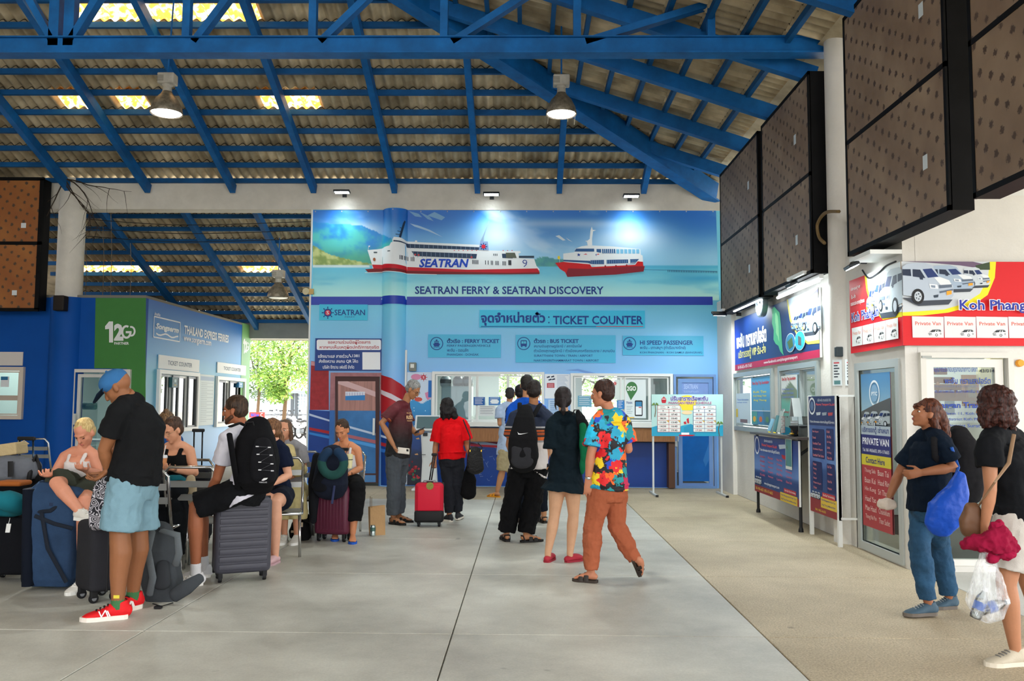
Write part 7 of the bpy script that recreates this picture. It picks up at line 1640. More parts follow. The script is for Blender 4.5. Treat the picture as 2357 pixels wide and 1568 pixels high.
# ---- girl with the maroon suitcase
Y=10.0
J=joints(Y,head=(787,990,-.06),neck=(793,1020,0),ls=(764,1036,.03),rs=(822,1036,.02),le=(758,1078,-.02),lw=(776,1098,-.25),re=(829,1078,.0),rw=(806,1090,-.24),
 lh=(782,1112,.05),rh=(812,1112,.05),lk=(768,1124,-.30),rk=(822,1122,-.42),la=(772,1204,-.26),ra=(812,1222,-.44))
for s_ in 'lr':J[s_+'a'].z=.085;J[s_+'t']=J[s_+'a']+V3(.04,-.20,-.085)
sp=dict(J=J,base=V3(J['lh'].x,Y,0),k=.96,fat=1.02,vox=.0075,skin='#c4825c',face=(-.18,-.85,-.50),label='young woman in white tank top seated behind the maroon suitcase',bare=True,
 facebits=dict(eye='down',brow='#3a261a',lip='#b0605a'),rcurl=.8,lcurl=.8,shirt=dict(mat=cloth('#d9dade'),tank=.52,sleeve=0,fold=.012,strap=.017),pants=dict(mat=cloth('#101012'),len=1.72,off=.03,flare=.01,fold=.03),
 hair=dict(kind='tied',col='#24170f',col2='#4a3222',th=.005,locks=([(0,-.10,.0,.028),(.03,-.12,-.05,.02),(.05,-.10,-.10,.012)],)),shoes=('flipflop','#1c52b4',dict(accent='#243c78')))
w8_,J8,R8=person(sp)
m2=MB();nc=J8['neck'];m2.tube([nc+V3(-.055,-.03,.0),nc+V3(-.04,-.09,-.05),nc+V3(0.01,-.12,-.125),nc+V3(.05,-.09,-.05),nc+V3(.062,-.03,.0)],.002,5).ell(nc+V3(.01,-.125,-.135),(.009,.004,.012));m2.build('necklace',M('#c9b070',.2,1.0),w8_)
# ---- older man in a maroon shirt looking at a phone
Y=11.05
J=joints(Y,head=(951,897,-.04),neck=(933,928,0),ls=(906,944,-.17),rs=(932,942,.16),le=(879,974,-.22),lw=(906,1026,-.26),re=(945,985,.14),rw=(959,1000,-.06),
 lh=(908,1052,-.09),rh=(922,1052,.10),lk=(906,1122,-.10),rk=(918,1120,.12),la=(905,1190,-.10),ra=(918,1182,.14))
for s_ in 'lr':J[s_+'a'].z=.09
J['lt']=J['la']+V3(.17,-.10,-.09);J['rt']=J['ra']+V3(.19,-.06,-.09)
HIP=(J['lh']+J['rh'])/2
MAR=bpy.data.materials.new('maroon_jersey');MAR.use_nodes=True;nt=MAR.node_tree;b=nt.nodes['Principled BSDF'];gm=nt.nodes.new('ShaderNodeNewGeometry');sx=nt.nodes.new('ShaderNodeSeparateXYZ');mr=nt.nodes.new('ShaderNodeMapRange')
mr.inputs[1].default_value=.95;mr.inputs[2].default_value=1.45;rp=nt.nodes.new('ShaderNodeValToRGB');e=rp.color_ramp.elements;e[0].color=(*lin('#0e0c0e'),1);e[1].color=(*lin('#5c1420'),1);e[0].position=.15;e.new(.55).color=(*lin('#3c1216'),1)
nt.links.new(gm.outputs['Position'],sx.inputs[0]);nt.links.new(sx.outputs[2],mr.inputs[0]);nt.links.new(mr.outputs[0],rp.inputs[0]);nt.links.new(rp.outputs[0],b.inputs['Base Color']);b.inputs['Roughness'].default_value=.75
sp=dict(J=J,base=V3(HIP.x,Y,0),k=.97,fat=1.06,vox=.0075,skin='#a5724f',face=(.72,-.25,-.55),label='older grey-haired man in maroon jersey and grey trousers looking at his phone',bare=True,
 facebits=dict(eye='down',brow='#4a4440',lip='#8a5a4c'),spine=[HIP,P(920,1005,Y),P(922,970,Y),P(922,940,Y)],lhd=V3(.5,-.1,-.8),rhd=V3(.5,-.5,.1),lcurl=.8,rcurl=1.0,
 shirt=dict(mat=MAR,sleeve=.70,off=.020,hem=P(915,1040,Y),belly=.03,fold=.03,collar=M('#4a1418',.8)),pants=dict(mat=cloth('#4f555c'),len=1.93,off=.018,flare=.022,fold=.035),
 hair=dict(kind='crop',col='#4a4a4a',col2='#a2a2a0',th=.008),shoes=('sandal','#191614'),calf=V3(-1,0,0))
m9,J9,R9=person(sp);glasses(m9,J9['head'],R9,.97,'#15110f')
for k_,(z,c)in enumerate(((.62,'#a4512c'),(.70,'#6e2020'))):p=lerp(J9['ls'],J9['le'],z-.06);MB().loft([p,lerp(J9['ls'],J9['le'],z)],[.077,.078],16).build('sleeve_band',M(c,.8),m9,True)
S=Sign(936,948,952,970,P(934,947,Y-.13),P(948,947,Y-.16),P(936,972,Y-.16),(.35,-.9,0),m9,step=.003)
S.text('RUN',938,950,950,953,'#c9a070',2,.03,name='shirt_print').text('คนรัก',936,954,952,964,'#d8b488',2,.04,name='shirt_print').text('PHANGAN',937,966,951,968.5,'#c9a070',2,.03,name='shirt_print')
# ---- woman in red with the red suitcase
Y=11.3
J=joints(Y,head=(1026,936,0),neck=(1034,964,.02),ls=(1012,976,0),rs=(1064,976,.02),le=(1003,1024,.02),lw=(1000,1060,-.05),re=(1074,1018,.05),rw=(1079,1036,.0),
 lh=(1028,1058,0),rh=(1052,1058,0),lk=(1032,1118,.0),rk=(1052,1116,0),la=(1034,1182,-.05),ra=(1054,1180,.08))
J['rw']=P(1080,1046,Y-.1)
J['la'].z=.09;J['ra'].z=.10;J['lt']=J['la']+V3(-.13,.12,-.09);J['rt']=J['ra']+V3(.03,.22,-.09)
person(dict(J=J,base=V3(J['lh'].x,Y,0),k=.90,fat=1.12,vox=.0075,skin='#a06a4a',face=(-.82,.55,.0),label='black-haired woman in bright red t-shirt and dark trousers with her back turned',lcurl=1.3,rcurl=1.0,
 facebits=dict(eye='open',brow='#1c1410'),lhd=V3(0,-.1,-1),shirt=dict(mat=cloth('#d80f18',var=.04),sleeve=.86,off=.024,hem=P(1040,1040,Y),flare=.01,fold=.035,sgrow=.018),pants=dict(mat=cloth('#22242a'),len=1.95,off=.016,flare=.008,fold=.03),
 hair=dict(kind='long',len=.17,col='#0c0a0b',col2='#1e191a',th=.010,wide=1.08,fold=.02,locks=([(.02,-.10,-.05,.06),(.06,-.12,-.15,.055),(.08,-.11,-.22,.03)],)),shoes=('sneaker','#26262a',dict(accent='#d8d2c8',sole='#d9d2c4'))))
# ---- man in pale blue at the counter, yellow sandals
Y=14.25
J=joints(Y,head=(1174,909,0),neck=(1172,930,0),ls=(1150,944,-.05),rs=(1190,944,.08),le=(1150,976,-.08),lw=(1168,984,.2),re=(1196,978,.1),rw=(1190,984,.3),lh=(1160,1042,-.04),rh=(1176,1040,.06),lk=(1156,1086,-.05),rk=(1176,1084,.3),la=(1144,1128,-.06),ra=(1182,1126,.4))
for s_ in 'lr':J[s_+'a'].z=.09
J['lt']=J['la']+V3(-.16,.10,-.09);J['rt']=J['ra']+V3(.05,.2,-.09)
person(dict(J=J,base=V3(J['lh'].x,Y,0),k=.95,vox=.009,skin='#b9845f',face=(.1,.98,-.1),label='man in pale blue t-shirt and khaki shorts leaning at the counter, yellow sandals',shirt=dict(mat=cloth('#a9bcd8',var=.04),sleeve=.6,off=.022,hem=P(1164,1034,Y)),pants=dict(mat=cloth('#a89a78'),len=.95,off=.022,flare=.03,name='shorts'),hair=dict(kind='crop',col='#1a1614',col2='#3c3836'),shoes=('slide','#d08a18'),bare=True))
# ---- person with black hair ahead in the queue
Y=12.9
J=joints(Y,head=(1197,904,0),neck=(1197,928,0),ls=(1174,944,0),rs=(1222,944,0),le=(1172,990,0),lw=(1176,1024,-.1),re=(1226,990,0),rw=(1222,1024,-.1),lh=(1188,1040,0),rh=(1208,1040,0),lk=(1190,1098,0),rk=(1208,1098,0),la=(1198,1156,0),ra=(1212,1158,0))
for s_ in 'lr':J[s_+'a'].z=.09;J[s_+'t']=J[s_+'a']+V3(0,.2,-.09)
person(dict(J=J,base=V3(J['lh'].x,Y,0),k=.97,vox=.009,skin='#b9845f',face=(0,1,0),label='person with short black hair nearly hidden ahead of the tall man in royal blue',shirt=dict(mat=cloth('#22262e'),sleeve=.6),pants=dict(mat=cloth('#6f8794'),len=1.9),hair=dict(kind='crop',col='#0d0b0c',col2='#1e1b1c'),shoes=('sneaker','#2c2624')))
# ---- tall man in royal blue
Y=11.2
J=joints(Y,head=(1213,886,0),neck=(1212,918,0),ls=(1180,944,0),rs=(1246,944,0),le=(1174,1000,0),lw=(1182,1040,-.1),re=(1252,1000,0),rw=(1248,1044,-.1),lh=(1200,1052,0),rh=(1236,1052,0),lk=(1202,1122,0),rk=(1246,1120,0),la=(1204,1186,0),ra=(1252,1190,0))
for s_ in 'lr':J[s_+'a'].z=.09;J[s_+'t']=J[s_+'a']+V3(-.06,.2,-.09)
J['lt']=J['la']+V3(-.18,.08,-.09)
person(dict(J=J,base=V3(J['lh'].x,Y,0),k=1.04,fat=1.05,vox=.009,skin='#b9845f',face=(0,1,0),label='tallest man in the queue, royal blue shirt showing behind the striped polo',bare=True,shirt=dict(mat=cloth('#1450b8'),sleeve=.6,off=.02),pants=dict(mat=cloth('#10151f'),len=1.85,off=.012,flare=.0),hair=dict(kind='crop',col='#141211',col2='#2c2826'),shoes=('sandal','#26201c')))
# ---- man in striped polo with black backpack
Y=9.65
J=joints(Y,head=(1229,901,0),neck=(1228,936,0),ls=(1186,962,0),rs=(1260,962,0),le=(1170,1022,.02),lw=(1180,1062,-.10),re=(1262,1022,.03),rw=(1256,1062,.0),lh=(1196,1078,0),rh=(1238,1078,0),lk=(1178,1154,0),rk=(1226,1156,0),la=(1166,1226,.03),ra=(1210,1236,-.03))
for s_ in 'lr':J[s_+'a'].z=.09
J['lw']=P(1186,1056,Y+.25);J['le']=P(1172,1024,Y+.04);J['lt']=J['la']+V3(-.05,.21,-.09);J['rt']=J['ra']+V3(.19,.08,-.09)
POLO=bpy.data.materials.new('striped_polo');POLO.use_nodes=True;nt=POLO.node_tree;b=nt.nodes['Principled BSDF'];gm=nt.nodes.new('ShaderNodeNewGeometry');sx=nt.nodes.new('ShaderNodeSeparateXYZ');mr=nt.nodes.new('ShaderNodeMapRange');rp=nt.nodes.new('ShaderNodeValToRGB')
mr.inputs[1].default_value=.80;mr.inputs[2].default_value=1.50;rp.color_ramp.interpolation='CONSTANT';e=rp.color_ramp.elements;e[0].color=(*lin('#c9c2c0'),1);e[1].position=.60;e[1].color=(*lin('#16181e'),1)
for p_,c_ in((.41,'#8a8a8c'),(.44,'#c85c1c'),(.49,'#1a1c24'),(.52,'#a2481c'),(.56,'#1a1c24'),(.575,'#c85c1c'),(.63,'#a9a9ac'),(.655,'#16233c'),(.99,'#141d30')):e.new(p_).color=(*lin(c_),1)
nt.links.new(gm.outputs['Position'],sx.inputs[0]);nt.links.new(sx.outputs[2],mr.inputs[0]);nt.links.new(mr.outputs[0],rp.inputs[0]);nt.links.new(rp.outputs[0],b.inputs['Base Color']);b.inputs['Roughness'].default_value=.8
person(dict(J=J,base=V3(J['lh'].x,Y,0),k=1.0,fat=1.12,vox=.007,skin='#a87450',face=(.05,.98,-.1),label='man in striped navy and orange polo with black trousers and a black backpack',bare=True,rcurl=.6,
 shirt=dict(mat=POLO,sleeve=.72,off=.022,fold=.03,sgrow=.015,collar=M('#50545c',.8),hem=P(1220,1074,Y)),pants=dict(mat=cloth('#0c0c0e'),len=1.95,off=.028,flare=.03,fold=.045),hair=dict(kind='crop',col='#120e0d',col2='#2c2220'),shoes=('sandal','#171413')))
# ---- woman in dark long top with red clogs
Y=8.45
J=joints(Y,head=(1296,920,0),neck=(1298,956,0),ls=(1274,978,0),rs=(1332,980,0),le=(1272,1040,-.02),lw=(1284,1090,.2),re=(1338,1040,.05),rw=(1326,1090,.25),lh=(1284,1110,0),rh=(1318,1110,0),lk=(1276,1188,0),rk=(1320,1186,0),la=(1261,1266,0),ra=(1312,1274,0))
J['la'].z=.08;J['ra'].z=.08;J['lt']=J['la']+V3(-.0,.17,-.08)+V3(.05,0,0);J['rt']=J['ra']+V3(.12,.10,-.08)
DT=cloth('#0c1a22',var=.12)
person(dict(J=J,base=V3(J['lh'].x,Y,0),k=.92,vox=.007,skin='#cfa07e',face=(.02,.99,-.12),label='woman in long dark top with bare legs and red clogs, low dark ponytail',legf=1.0,
 shirt=dict(mat=DT,sleeve=.90,off=.030,hem=P(1299,1130,Y),flare=.055,fold=.035,sgrow=.02,name='tunic'),hair=dict(kind='tied',col='#0e0a0b',col2='#2a2022',th=.016,fold=.01,locks=([(0,-.10,-.03,.05),(0,-.12,-.08,.030),(0,-.125,-.10,.022),(-.005,-.13,-.135,.032),(.0,-.12,-.17,.014)],[(-.07,.0,.02,.02),(-.083,.02,-.06,.012),(-.07,.03,-.11,.006)])),shoes=('clog','#a82838',dict(sole='#9a2434'))))
# ---- walking man in a colourful shirt
Y=7.55
J=joints(Y,head=(1386,906,0),neck=(1404,952,0),ls=(1378,976,-.04),rs=(1432,972,.05),le=(1360,1046,-.08),lw=(1354,1104,-.08),re=(1446,1034,.06),rw=(1436,1020,.24),
 lh=(1384,1128,-.03),rh=(1416,1128,.04),lk=(1364,1216,-.03),rk=(1420,1212,.06),la=(1360,1314,-.05),ra=(1470,1296,.05))
J['la'].z=.09;J['lt']=J['la']+V3(-.15,.06,-.09);J['rt']=J['ra']+V3(.02,.03,0)
J['ra']=P(1464,1294,Y+.0);J['rt']=P(1472,1342,Y+.12);J['rt'].z=.03
HAW=bpy.data.materials.new('splash_print');HAW.use_nodes=True;nt=HAW.node_tree;b=nt.nodes['Principled BSDF'];gm=nt.nodes.new('ShaderNodeNewGeometry')
nz=nt.nodes.new('ShaderNodeTexNoise');nz.inputs['Scale'].default_value=22;nz.inputs['Detail'].default_value=6;nt.links.new(gm.outputs['Position'],nz.inputs[0])
va=nt.nodes.new('ShaderNodeVectorMath');va.operation='MULTIPLY_ADD';va.inputs[1].default_value=(.16,.12,.08);nt.links.new(nz.outputs['Color'],va.inputs[0]);nt.links.new(gm.outputs['Position'],va.inputs[2])
vo=nt.nodes.new('ShaderNodeTexVoronoi');vo.inputs['Scale'].default_value=9.5;nt.links.new(va.outputs[0],vo.inputs[0])
sx=nt.nodes.new('ShaderNodeSeparateColor');nt.links.new(vo.outputs['Color'],sx.inputs[0]);rp=nt.nodes.new('ShaderNodeValToRGB');rp.color_ramp.interpolation='CONSTANT';e=rp.color_ramp.elements
e[0].color=(*lin('#d81820'),1);e[1].position=.15;e[1].color=(*lin('#1f9cc0'),1)
for p_,c_ in((.32,'#e8c81c'),(.45,'#128c94'),(.58,'#e8641a'),(.70,'#1c48b8'),(.82,'#10b0d8'),(.93,'#c01c50')):e.new(p_).color=(*lin(c_),1)
nt.links.new(sx.outputs[0],rp.inputs[0])
n3=nt.nodes.new('ShaderNodeTexNoise');n3.inputs['Scale'].default_value=8;n3.inputs['Detail'].default_value=5;n3.inputs['Roughness'].default_value=.7;nt.links.new(gm.outputs['Position'],n3.inputs[0])
m3_=nt.nodes.new('ShaderNodeMapRange');m3_.inputs[1].default_value=.485;m3_.inputs[2].default_value=.50;nt.links.new(n3.outputs[0],m3_.inputs[0])
mx=nt.nodes.new('ShaderNodeMix');mx.data_type='RGBA';mx.inputs[6].default_value=(*lin('#15121a'),1)
mm=nt.nodes.new('ShaderNodeMath');mm.operation='LESS_THAN';mm.inputs[1].default_value=.66;nt.links.new(vo.outputs['Distance'],mm.inputs[0]);mm2=nt.nodes.new('ShaderNodeMath');mm2.operation='MULTIPLY'
m4_=nt.nodes.new('ShaderNodeMapRange');m4_.inputs[1].default_value=.40;m4_.inputs[2].default_value=.42;nt.links.new(n3.outputs[0],m4_.inputs[0])
nt.links.new(mm.outputs[0],mm2.inputs[0]);nt.links.new(m4_.outputs[0],mm2.inputs[1]);nt.links.new(mm2.outputs[0],mx.inputs[0]);nt.links.new(rp.outputs[0],mx.inputs[7]);nt.links.new(mx.outputs[2],b.inputs['Base Color']);b.inputs['Roughness'].default_value=.7
R_up=(J['ra']-J['rt']);
sp=dict(J=J,base=V3(J['lh'].x,Y,0),k=1.0,fat=1.05,vox=.007,skin='#b97a5c',face=(-.88,.45,-.08),label='walking man in a paint splash shirt and orange trousers',bare=True,lcurl=.35,
 facebits=dict(eye='open',brow='#3a2a20'),lhd=V3(0,.05,-1),shirt=dict(mat=HAW,sleeve=.78,off=.026,hem=P(1400,1114,Y),flare=.012,fold=.03,sgrow=.02,collar=HAW),pants=dict(mat=cloth('#a25a3e',var=.06),len=1.96,off=.014,flare=.010,fold=.03,fs=.07),
 hair=dict(kind='crop',col='#1e1210',col2='#43281e',th=.008),shoes=('slide','#3a312a',dict(accent='#2c2420')),rup=(.93,-.30,.22))
m16,J16,R16=person(sp)
MB().lathe(lerp(J16['lw'],J16['le'],.06),[(.030,-.008),(.033,0),(.030,.008)],18,J16['lw']-J16['le']).ell(lerp(J16['lw'],J16['le'],.06)+V3(-.0,-.033,0),(.014,.006,.014)).build('watch',M('#b8bcbc',.2,.9),m16)
# ---- woman in blue t-shirt and jeans
Y=6.5
J=joints(Y,head=(2130,952,0),neck=(2140,996,.02),ls=(2112,1022,.14),rs=(2168,1020,-.14),le=(2070,1090,.20),lw=(2048,1142,.16),re=(2194,1076,-.16),rw=(2122,1088,-.18),
 lh=(2128,1172,.08),rh=(2154,1170,-.08),lk=(2118,1256,.12),rk=(2160,1262,-.06),la=(2134,1356,.0),ra=(2182,1372,.10))
J['lk']=P(2116,1258,Y-.04);J['la']=P(2136,1358,Y-.10);J['la'].z=.10;J['ra'].z=.10;J['lt']=J['la']+V3(-.19,-.03,-.09);J['rt']=J['ra']+V3(-.17,.03,-.10)
J['rk']=P(2162,1258,Y+.12);J['ra']=P(2184,1362,Y+.16);J['ra'].z=.09;J['rt']=J['ra']+V3(-.14,-.02,-.09);J['rt'].z=0
sp=dict(J=J,base=V3(J['lh'].x,Y,0),k=.93,fat=1.10,vox=.007,skin='#9a6446',face=(-.96,-.05,.22),label='woman in dark blue t-shirt and jeans walking left with blue drybag at her side',handk=.95,
 facebits=dict(eye='open',brow='#2a1c16',lip='#9a5048'),rcurl=.8,rhn=V3(0,1,0),lcurl=1.0,lhd=V3(-.4,0,-.8),shirt=dict(mat=cloth('#0a1828',var=.15),sleeve=.72,off=.022,hem=P(2146,1160,Y),fold=.035,belly=.015),pants=dict(mat=M('#2a5272',.85,bump=.3,bscale=200,var=.35,vscale=7),len=1.95,off=.013,flare=.012,fold=.03,fs=.08),
 hair=dict(kind='tied',col='#2a1410',col2='#6a3822',th=.010,fold=.018,locks=([(.02,.080,.05,.022),(.0,.094,.03,.014),(-.02,.080,.05,.02)],[(.0,-.09,.03,.06),(.0,-.15,-.05,.055),(.0,-.19,-.15,.048),(.0,-.21,-.25,.02)],[(-.06,-.05,-.05,.035),(-.06,-.10,-.15,.03),(-.05,-.14,-.23,.012)],[(.06,-.05,-.05,.035),(.06,-.08,-.15,.03),(.04,-.10,-.22,.012)])),
 shoes=('sneaker','#3f5666',dict(sole='#6a625a',accent='#8a9298')))
person(sp)
# ---- woman in black polo and white shorts, cut by the frame
Y=5.3
J=joints(Y,head=(2284,938,0),neck=(2304,996,0),ls=(2276,1024,-.14),rs=(2346,1020,.14),le=(2280,1128,-.17),lw=(2266,1210,-.14),re=(2390,1120,.2),rw=(2386,1200,.16),
 lh=(2338,1190,-.08),rh=(2372,1188,.08),lk=(2316,1344,-.08),rk=(2368,1340,.14),la=(2336,1484,-.06),ra=(2420,1462,.2))
J['la'].z=.10;J['ra'].z=.10;J['lt']=J['la']+V3(-.19,-.03,-.10);J['rt']=J['ra']+V3(-.15,0,-.1)
HIP=(J['lh']+J['rh'])/2
sp=dict(J=J,base=V3(HIP.x,Y,0),k=.97,fat=1.02,vox=.007,skin='#b07a5a',face=(-.45,.88,.0),label='woman in black polo shirt and white shorts at the edge, curly bob hair',handk=1.0,armf=.92,lcurl=1.1,lhd=V3(0,0,-1),lhn=V3(1,.2,0),
 spine=[HIP,P(2344,1120,Y),P(2334,1070,Y),P(2312,1020,Y)],shirt=dict(mat=cloth('#101216'),sleeve=.52,off=.020,hem=P(2352,1156,Y),fold=.03,collar=M('#16181c',.8)),pants=dict(mat=cloth('#c4bfb8',var=.04),len=.78,off=.022,flare=.04,name='shorts',fold=.03),
 hair=dict(kind='bob',len=.115,wide=1.22,col='#170d0c',col2='#4a241c',th=.022,fold=.03,locks=([(-.09,-.02,-.09,.03),(-.11,-.03,-.125,.025),(-.125,-.03,-.11,.012)],[(.08,-.05,-.10,.035),(.10,-.06,-.14,.02)])),shoes=('sneaker','#c2b8a4',dict(sole='#d8cfbe',accent='#7c7a78')))
person(sp)
# ================================================================ LUGGAGE AND HELD THINGS
def basis(u,up=(0,0,1)):
 u=Vector(u).normalized();z=Vector(up).normalized();b=z.cross(u).normalized();z=u.cross(b);return Matrix((u,b,z)).transposed()
RUB=M('#141416',.6)
def suitcase(A_,B_,d,h,col,label,ribs=0,vert=0,handle=None,hcol='#b9bcc0',w=None,soft=False,wheelr=.028,lip='#1a1a1c',rough=.35,tophandle='#8a8d92',seam=True):
 """A_, B_: floor points under the near left and near right corners"""
 A_,B_=Vector(A_),Vector(B_);u=(B_-A_).normalized();w=w or(B_-A_).length;R=basis(u);c=(A_+B_)/2+R@V3(0,d/2,0);c.z=0
 t_=thing('suitcase',c,label,'suitcase');m=cloth(col)if soft else M(col,rough,bump=.08,bscale=220)
 z0=wheelr*2+.01;hz=(h-z0)/2
 def q(x,y,z):return c+R@V3(x,y,z)
 def rb(mb,x,y,z,hx,hy,hz_,r,seg=3):return mb.rbox(q(x,y,z),hx,hy,hz_,r,R,seg)
 rb(MB(),0,0,z0+hz,w/2,d/2,hz,.045,4).build('shell',m,t_,True,40)
 if seam:rb(MB(),0,0,z0+hz,w/2+.003,.008,hz+.003,.045).build('zip_seam',M(lip,.6),t_,True,40)
 for i in range(ribs):z=z0+.06+(2*hz-.12)*i/(ribs-1);rb(MB(),0,-d/2-.003,z,w/2-.035,.008,(2*hz-.12)/(ribs-1)*.36,.007,2).build('rib',m,t_,True,40)
 for i in range(vert):x=-w/2+.05+(w-.10)*i/(vert-1);rb(MB(),x,-d/2-.001,z0+hz,.007,.006,hz-.06,.005,2).build('rib',m,t_,True,40)
 for sx_ in(-1,1):
  for sy in(-1,1):
   p=q(sx_*(w/2-.05),sy*(d/2-.045),wheelr);wh=MB().lathe(p,[(0,-.014),(wheelr*.9,-.014),(wheelr,-.008),(wheelr,.008),(wheelr*.9,.014),(0,.014)],16,u).build('wheel',RUB,t_,True,50)
   MB().lathe(p,[(0,-.016),(wheelr*.5,-.016),(wheelr*.5,.016),(0,.016)],10,u).build('hub',M('#77797c',.4),wh)
   rb(MB(),sx_*(w/2-.05),sy*(d/2-.045),wheelr*2,.02,.026,wheelr*.9,.008).build('wheel_housing',RUB,t_)
 mb=MB().tube([q(-.08,.0,h),q(-.07,0,h+.022),q(.07,0,h+.022),q(.08,0,h)],.009,8);mb.build('carry_handle',M(tophandle,.35,.5),t_,True)
 if handle:
  hh,hx,hy,lean=handle;hd=MB()
  for sx_ in(-1,1):hd.tube([q(sx_*hx,hy,h-.03),q(sx_*hx+lean,hy,hh)],.0085,8)
  ho=hd.build('pull_handle',M(hcol,.25,.9 if hcol!='#1a1a1c' else 0),t_,True)
  MB().rbox(q(lean,hy,hh+.01),hx+.022,.016,.018,.012,R).build('grip',RUB,ho)
  rb(MB(),0,hy,h+.0,hx+.03,.03,.012,.006).build('handle_base',RUB,t_)
 return t_,q,R
def gz(px,py):return G(px,py)
t_,q,R=suitcase(gz(497,1345),gz(619,1336),.28,.695,'#43434c','charcoal ribbed hard suitcase under the young man in white',ribs=9,rough=.45,w=.46,wheelr=.03,tophandle='#c9ccd0')
suitcase(gz(168,1378),gz(206,1394),.24,.60,'#2a2a2e','black fabric cabin suitcase with silver pull handle in front of the blue duffel',soft=True,handle=(1.10,.05,.08,.03),wheelr=.035,w=.33,tophandle='#1a1a1c')
suitcase(gz(719,1247),gz(800,1250),.24,.60,'#5a2438','maroon hard suitcase standing before the seated young woman',vert=9,handle=(.98,.09,.09,0),hcol='#d8b8b4',wheelr=.033,w=.39,lip='#3a1824',tophandle='#7a4454')
R_,qr,RR=suitcase(gz(955,1214),gz(1018,1214),.22,.53,'#c01530','bright red cabin suitcase with black base pulled by the woman in red',handle=(.86,.012,.06,.05),hcol='#1a1a1c',wheelr=.03,w=.35,rough=.6)
MB().rbox(qr(0,-.005,.13),.178,.116,.075,.03,RR).build('base_trim',RUB,R_,True,40);MB().rbox(qr(0,-.112,.35),.14,.012,.15,.03,RR).build('front_panel',M('#d01434',.6),R_,True,40)
MB().lathe(qr(.01,-.112,.50),[(0,.02),(.045,.018),(.045,0)],20,RR@V3(0,-1,0)).build('badge',M('#8a8a3c',.5,var=.3,vscale=60),R_)
suitcase(G(-40,1345),G(52,1345),.32,.55,'#101116','black suitcase carrying the teal neck pillow',soft=True,w=.40)
suitcase(G(-30,1300),G(74,1304),.30,.86,'#0c0d10','tall black suitcase under the grey duffel bag',soft=True,handle=(1.14,.07,.02,-.02),hcol='#3c4c5c',w=.44)
suitcase(P(424,1190,9.2)*1,P(456,1190,9.2)*1,.2,.80,'#1c1c20','dark suitcase with raised handle behind the woman with glasses',soft=True,handle=(1.19,.045,.05,0),hcol='#2a2a2e',w=.34)
c0,c1=G(108,1362),P(140,1120,7.05);t_=thing('duffel_bag',(c0.x,7.05,0),'large blue denim rolling duffel leaning behind the black cabin suitcase','bag');DM=cloth('#2c4260',var=.2)
cc=[V3(c0.x,7.08,.03),V3(c0.x,7.08,.10),V3(lerp(c0,c1,.5).x,7.06,.45),V3(c1.x,7.05,.78),V3(c1.x+.01,7.05,.84)]
grow(MB().loft(cc,[(.16,.13),(.185,.155),(.20,.165),(.215,.17),(.16,.12)],28,(1,0,0),sup=.5),'bag_body',DM,t_,.009,3,.02,.14)
MB().loft([cc[1]+V3(-.15,-.03,-.05),cc[2]+V3(-.165,-.03,0),cc[3]+V3(-.18,-.03,.03)],[(.05,.15),(.05,.15),(.05,.15)],16,(1,0,0),sup=.5).build('side_panel',cloth('#0e1420'),t_,True,50)
for a,b,c in(((-.17,.62),(.02,.64),(.19,.76)),((-.05,.63),(.02,.35),(.17,.08)),((-.10,.60),(.06,.54),(.19,.50))):
 xo=lambda z:lerp(c0,c1,(z-.03)/.8).x;pts=[V3(xo(z)+x,7.05-.168-(.004 if abs(x)<.12 else-.03),z)for x,z in(a,b,c)];MB().loft(pts,[(.016,.006)]*3,8,(0,0,1)).build('strap',M('#0f1826',.8),t_)
MB().rbox(V3(c1.x+.02,6.885,.69),.016,.004,.014,.003).build('patch',M('#182a48',.7),t_)
def soft(name,pts,rr,col,label,cat,wdir=(1,0,0),vox=.009,fold=.025,fs=.10,sup=.7,mat=None,group=None):
 t_=thing(name,pts[0]if not hasattr(pts[0],'x')else pts[0].copy(),label,cat,group)
 grow(MB().loft(pts,rr,22,wdir,sup=sup,rnd=True),'bag_body' if 'pillow' not in name and 'cloth' not in name else 'padding',mat or cloth(col),t_,vox,4,fold,fs);return t_
Y=7.95;t_=soft('duffel_bag',[P(-30,1078,Y),P(20,1078,Y),P(70,1080,Y)],[(.10,.12),(.125,.13),(.10,.11)],'#6a6e76','grey sports duffel with a black strap on the tall black suitcase','bag',(0,0,1))
MB().loft([P(24,1062,Y-.14),P(24,1098,Y-.14)],[(.025,.004)]*2,8,(1,0,0)).build('strap',RUB,t_)
MB().tube([P(66,1110,Y-.1),P(72,1068,Y-.05),P(82,1050,Y),P(90,1075,Y),P(86,1105,Y)],.022,8).build('side_pocket',RUB,t_,True)
Y=8.0;p=P(14,1036,Y);t_=thing('paper_bag',p,'tan paper bag lying on the grey duffel','bag');MB().rbox(p,.15,.10,.055,.012,Matrix.Rotation(-.15,3,'Y')).build('bag_body',M('#b9a57c',.8,bump=.4,bscale=18),t_);MB().tube([p+V3(.1,-.08,.04),p+V3(.2,-.06,.09),p+V3(.22,-.02,.06),p+V3(.13,.0,.04)],.004,5).build('handle',M('#c9b48c',.8),t_)
Y=7.1;tl_=M('#0f6a78',.9,bump=.2,bscale=200)
def neck_pillow(c,R,s,m,lb,gap=.5,r=.062):
 t_=thing('neck_pillow',c,lb,'pillow');pts=[c+R@V3(s*.105*math.cos(a),0,s*.115*math.sin(a))for a in[PI/2+gap+(2*PI-2*gap)*i/18 for i in range(19)]]
 MB().loft(pts,[r*s*(1 if 1<i<17 else.8)for i in range(19)],16,rnd=True).build('padding',m,t_,True);return t_,pts
t_,pts=neck_pillow(P(2,1158,7.1),Matrix.Rotation(PI/2-.35,3,'X'),1.12,tl_,'teal neck pillow resting on the black suitcase below the grey duffel',.2,.075)
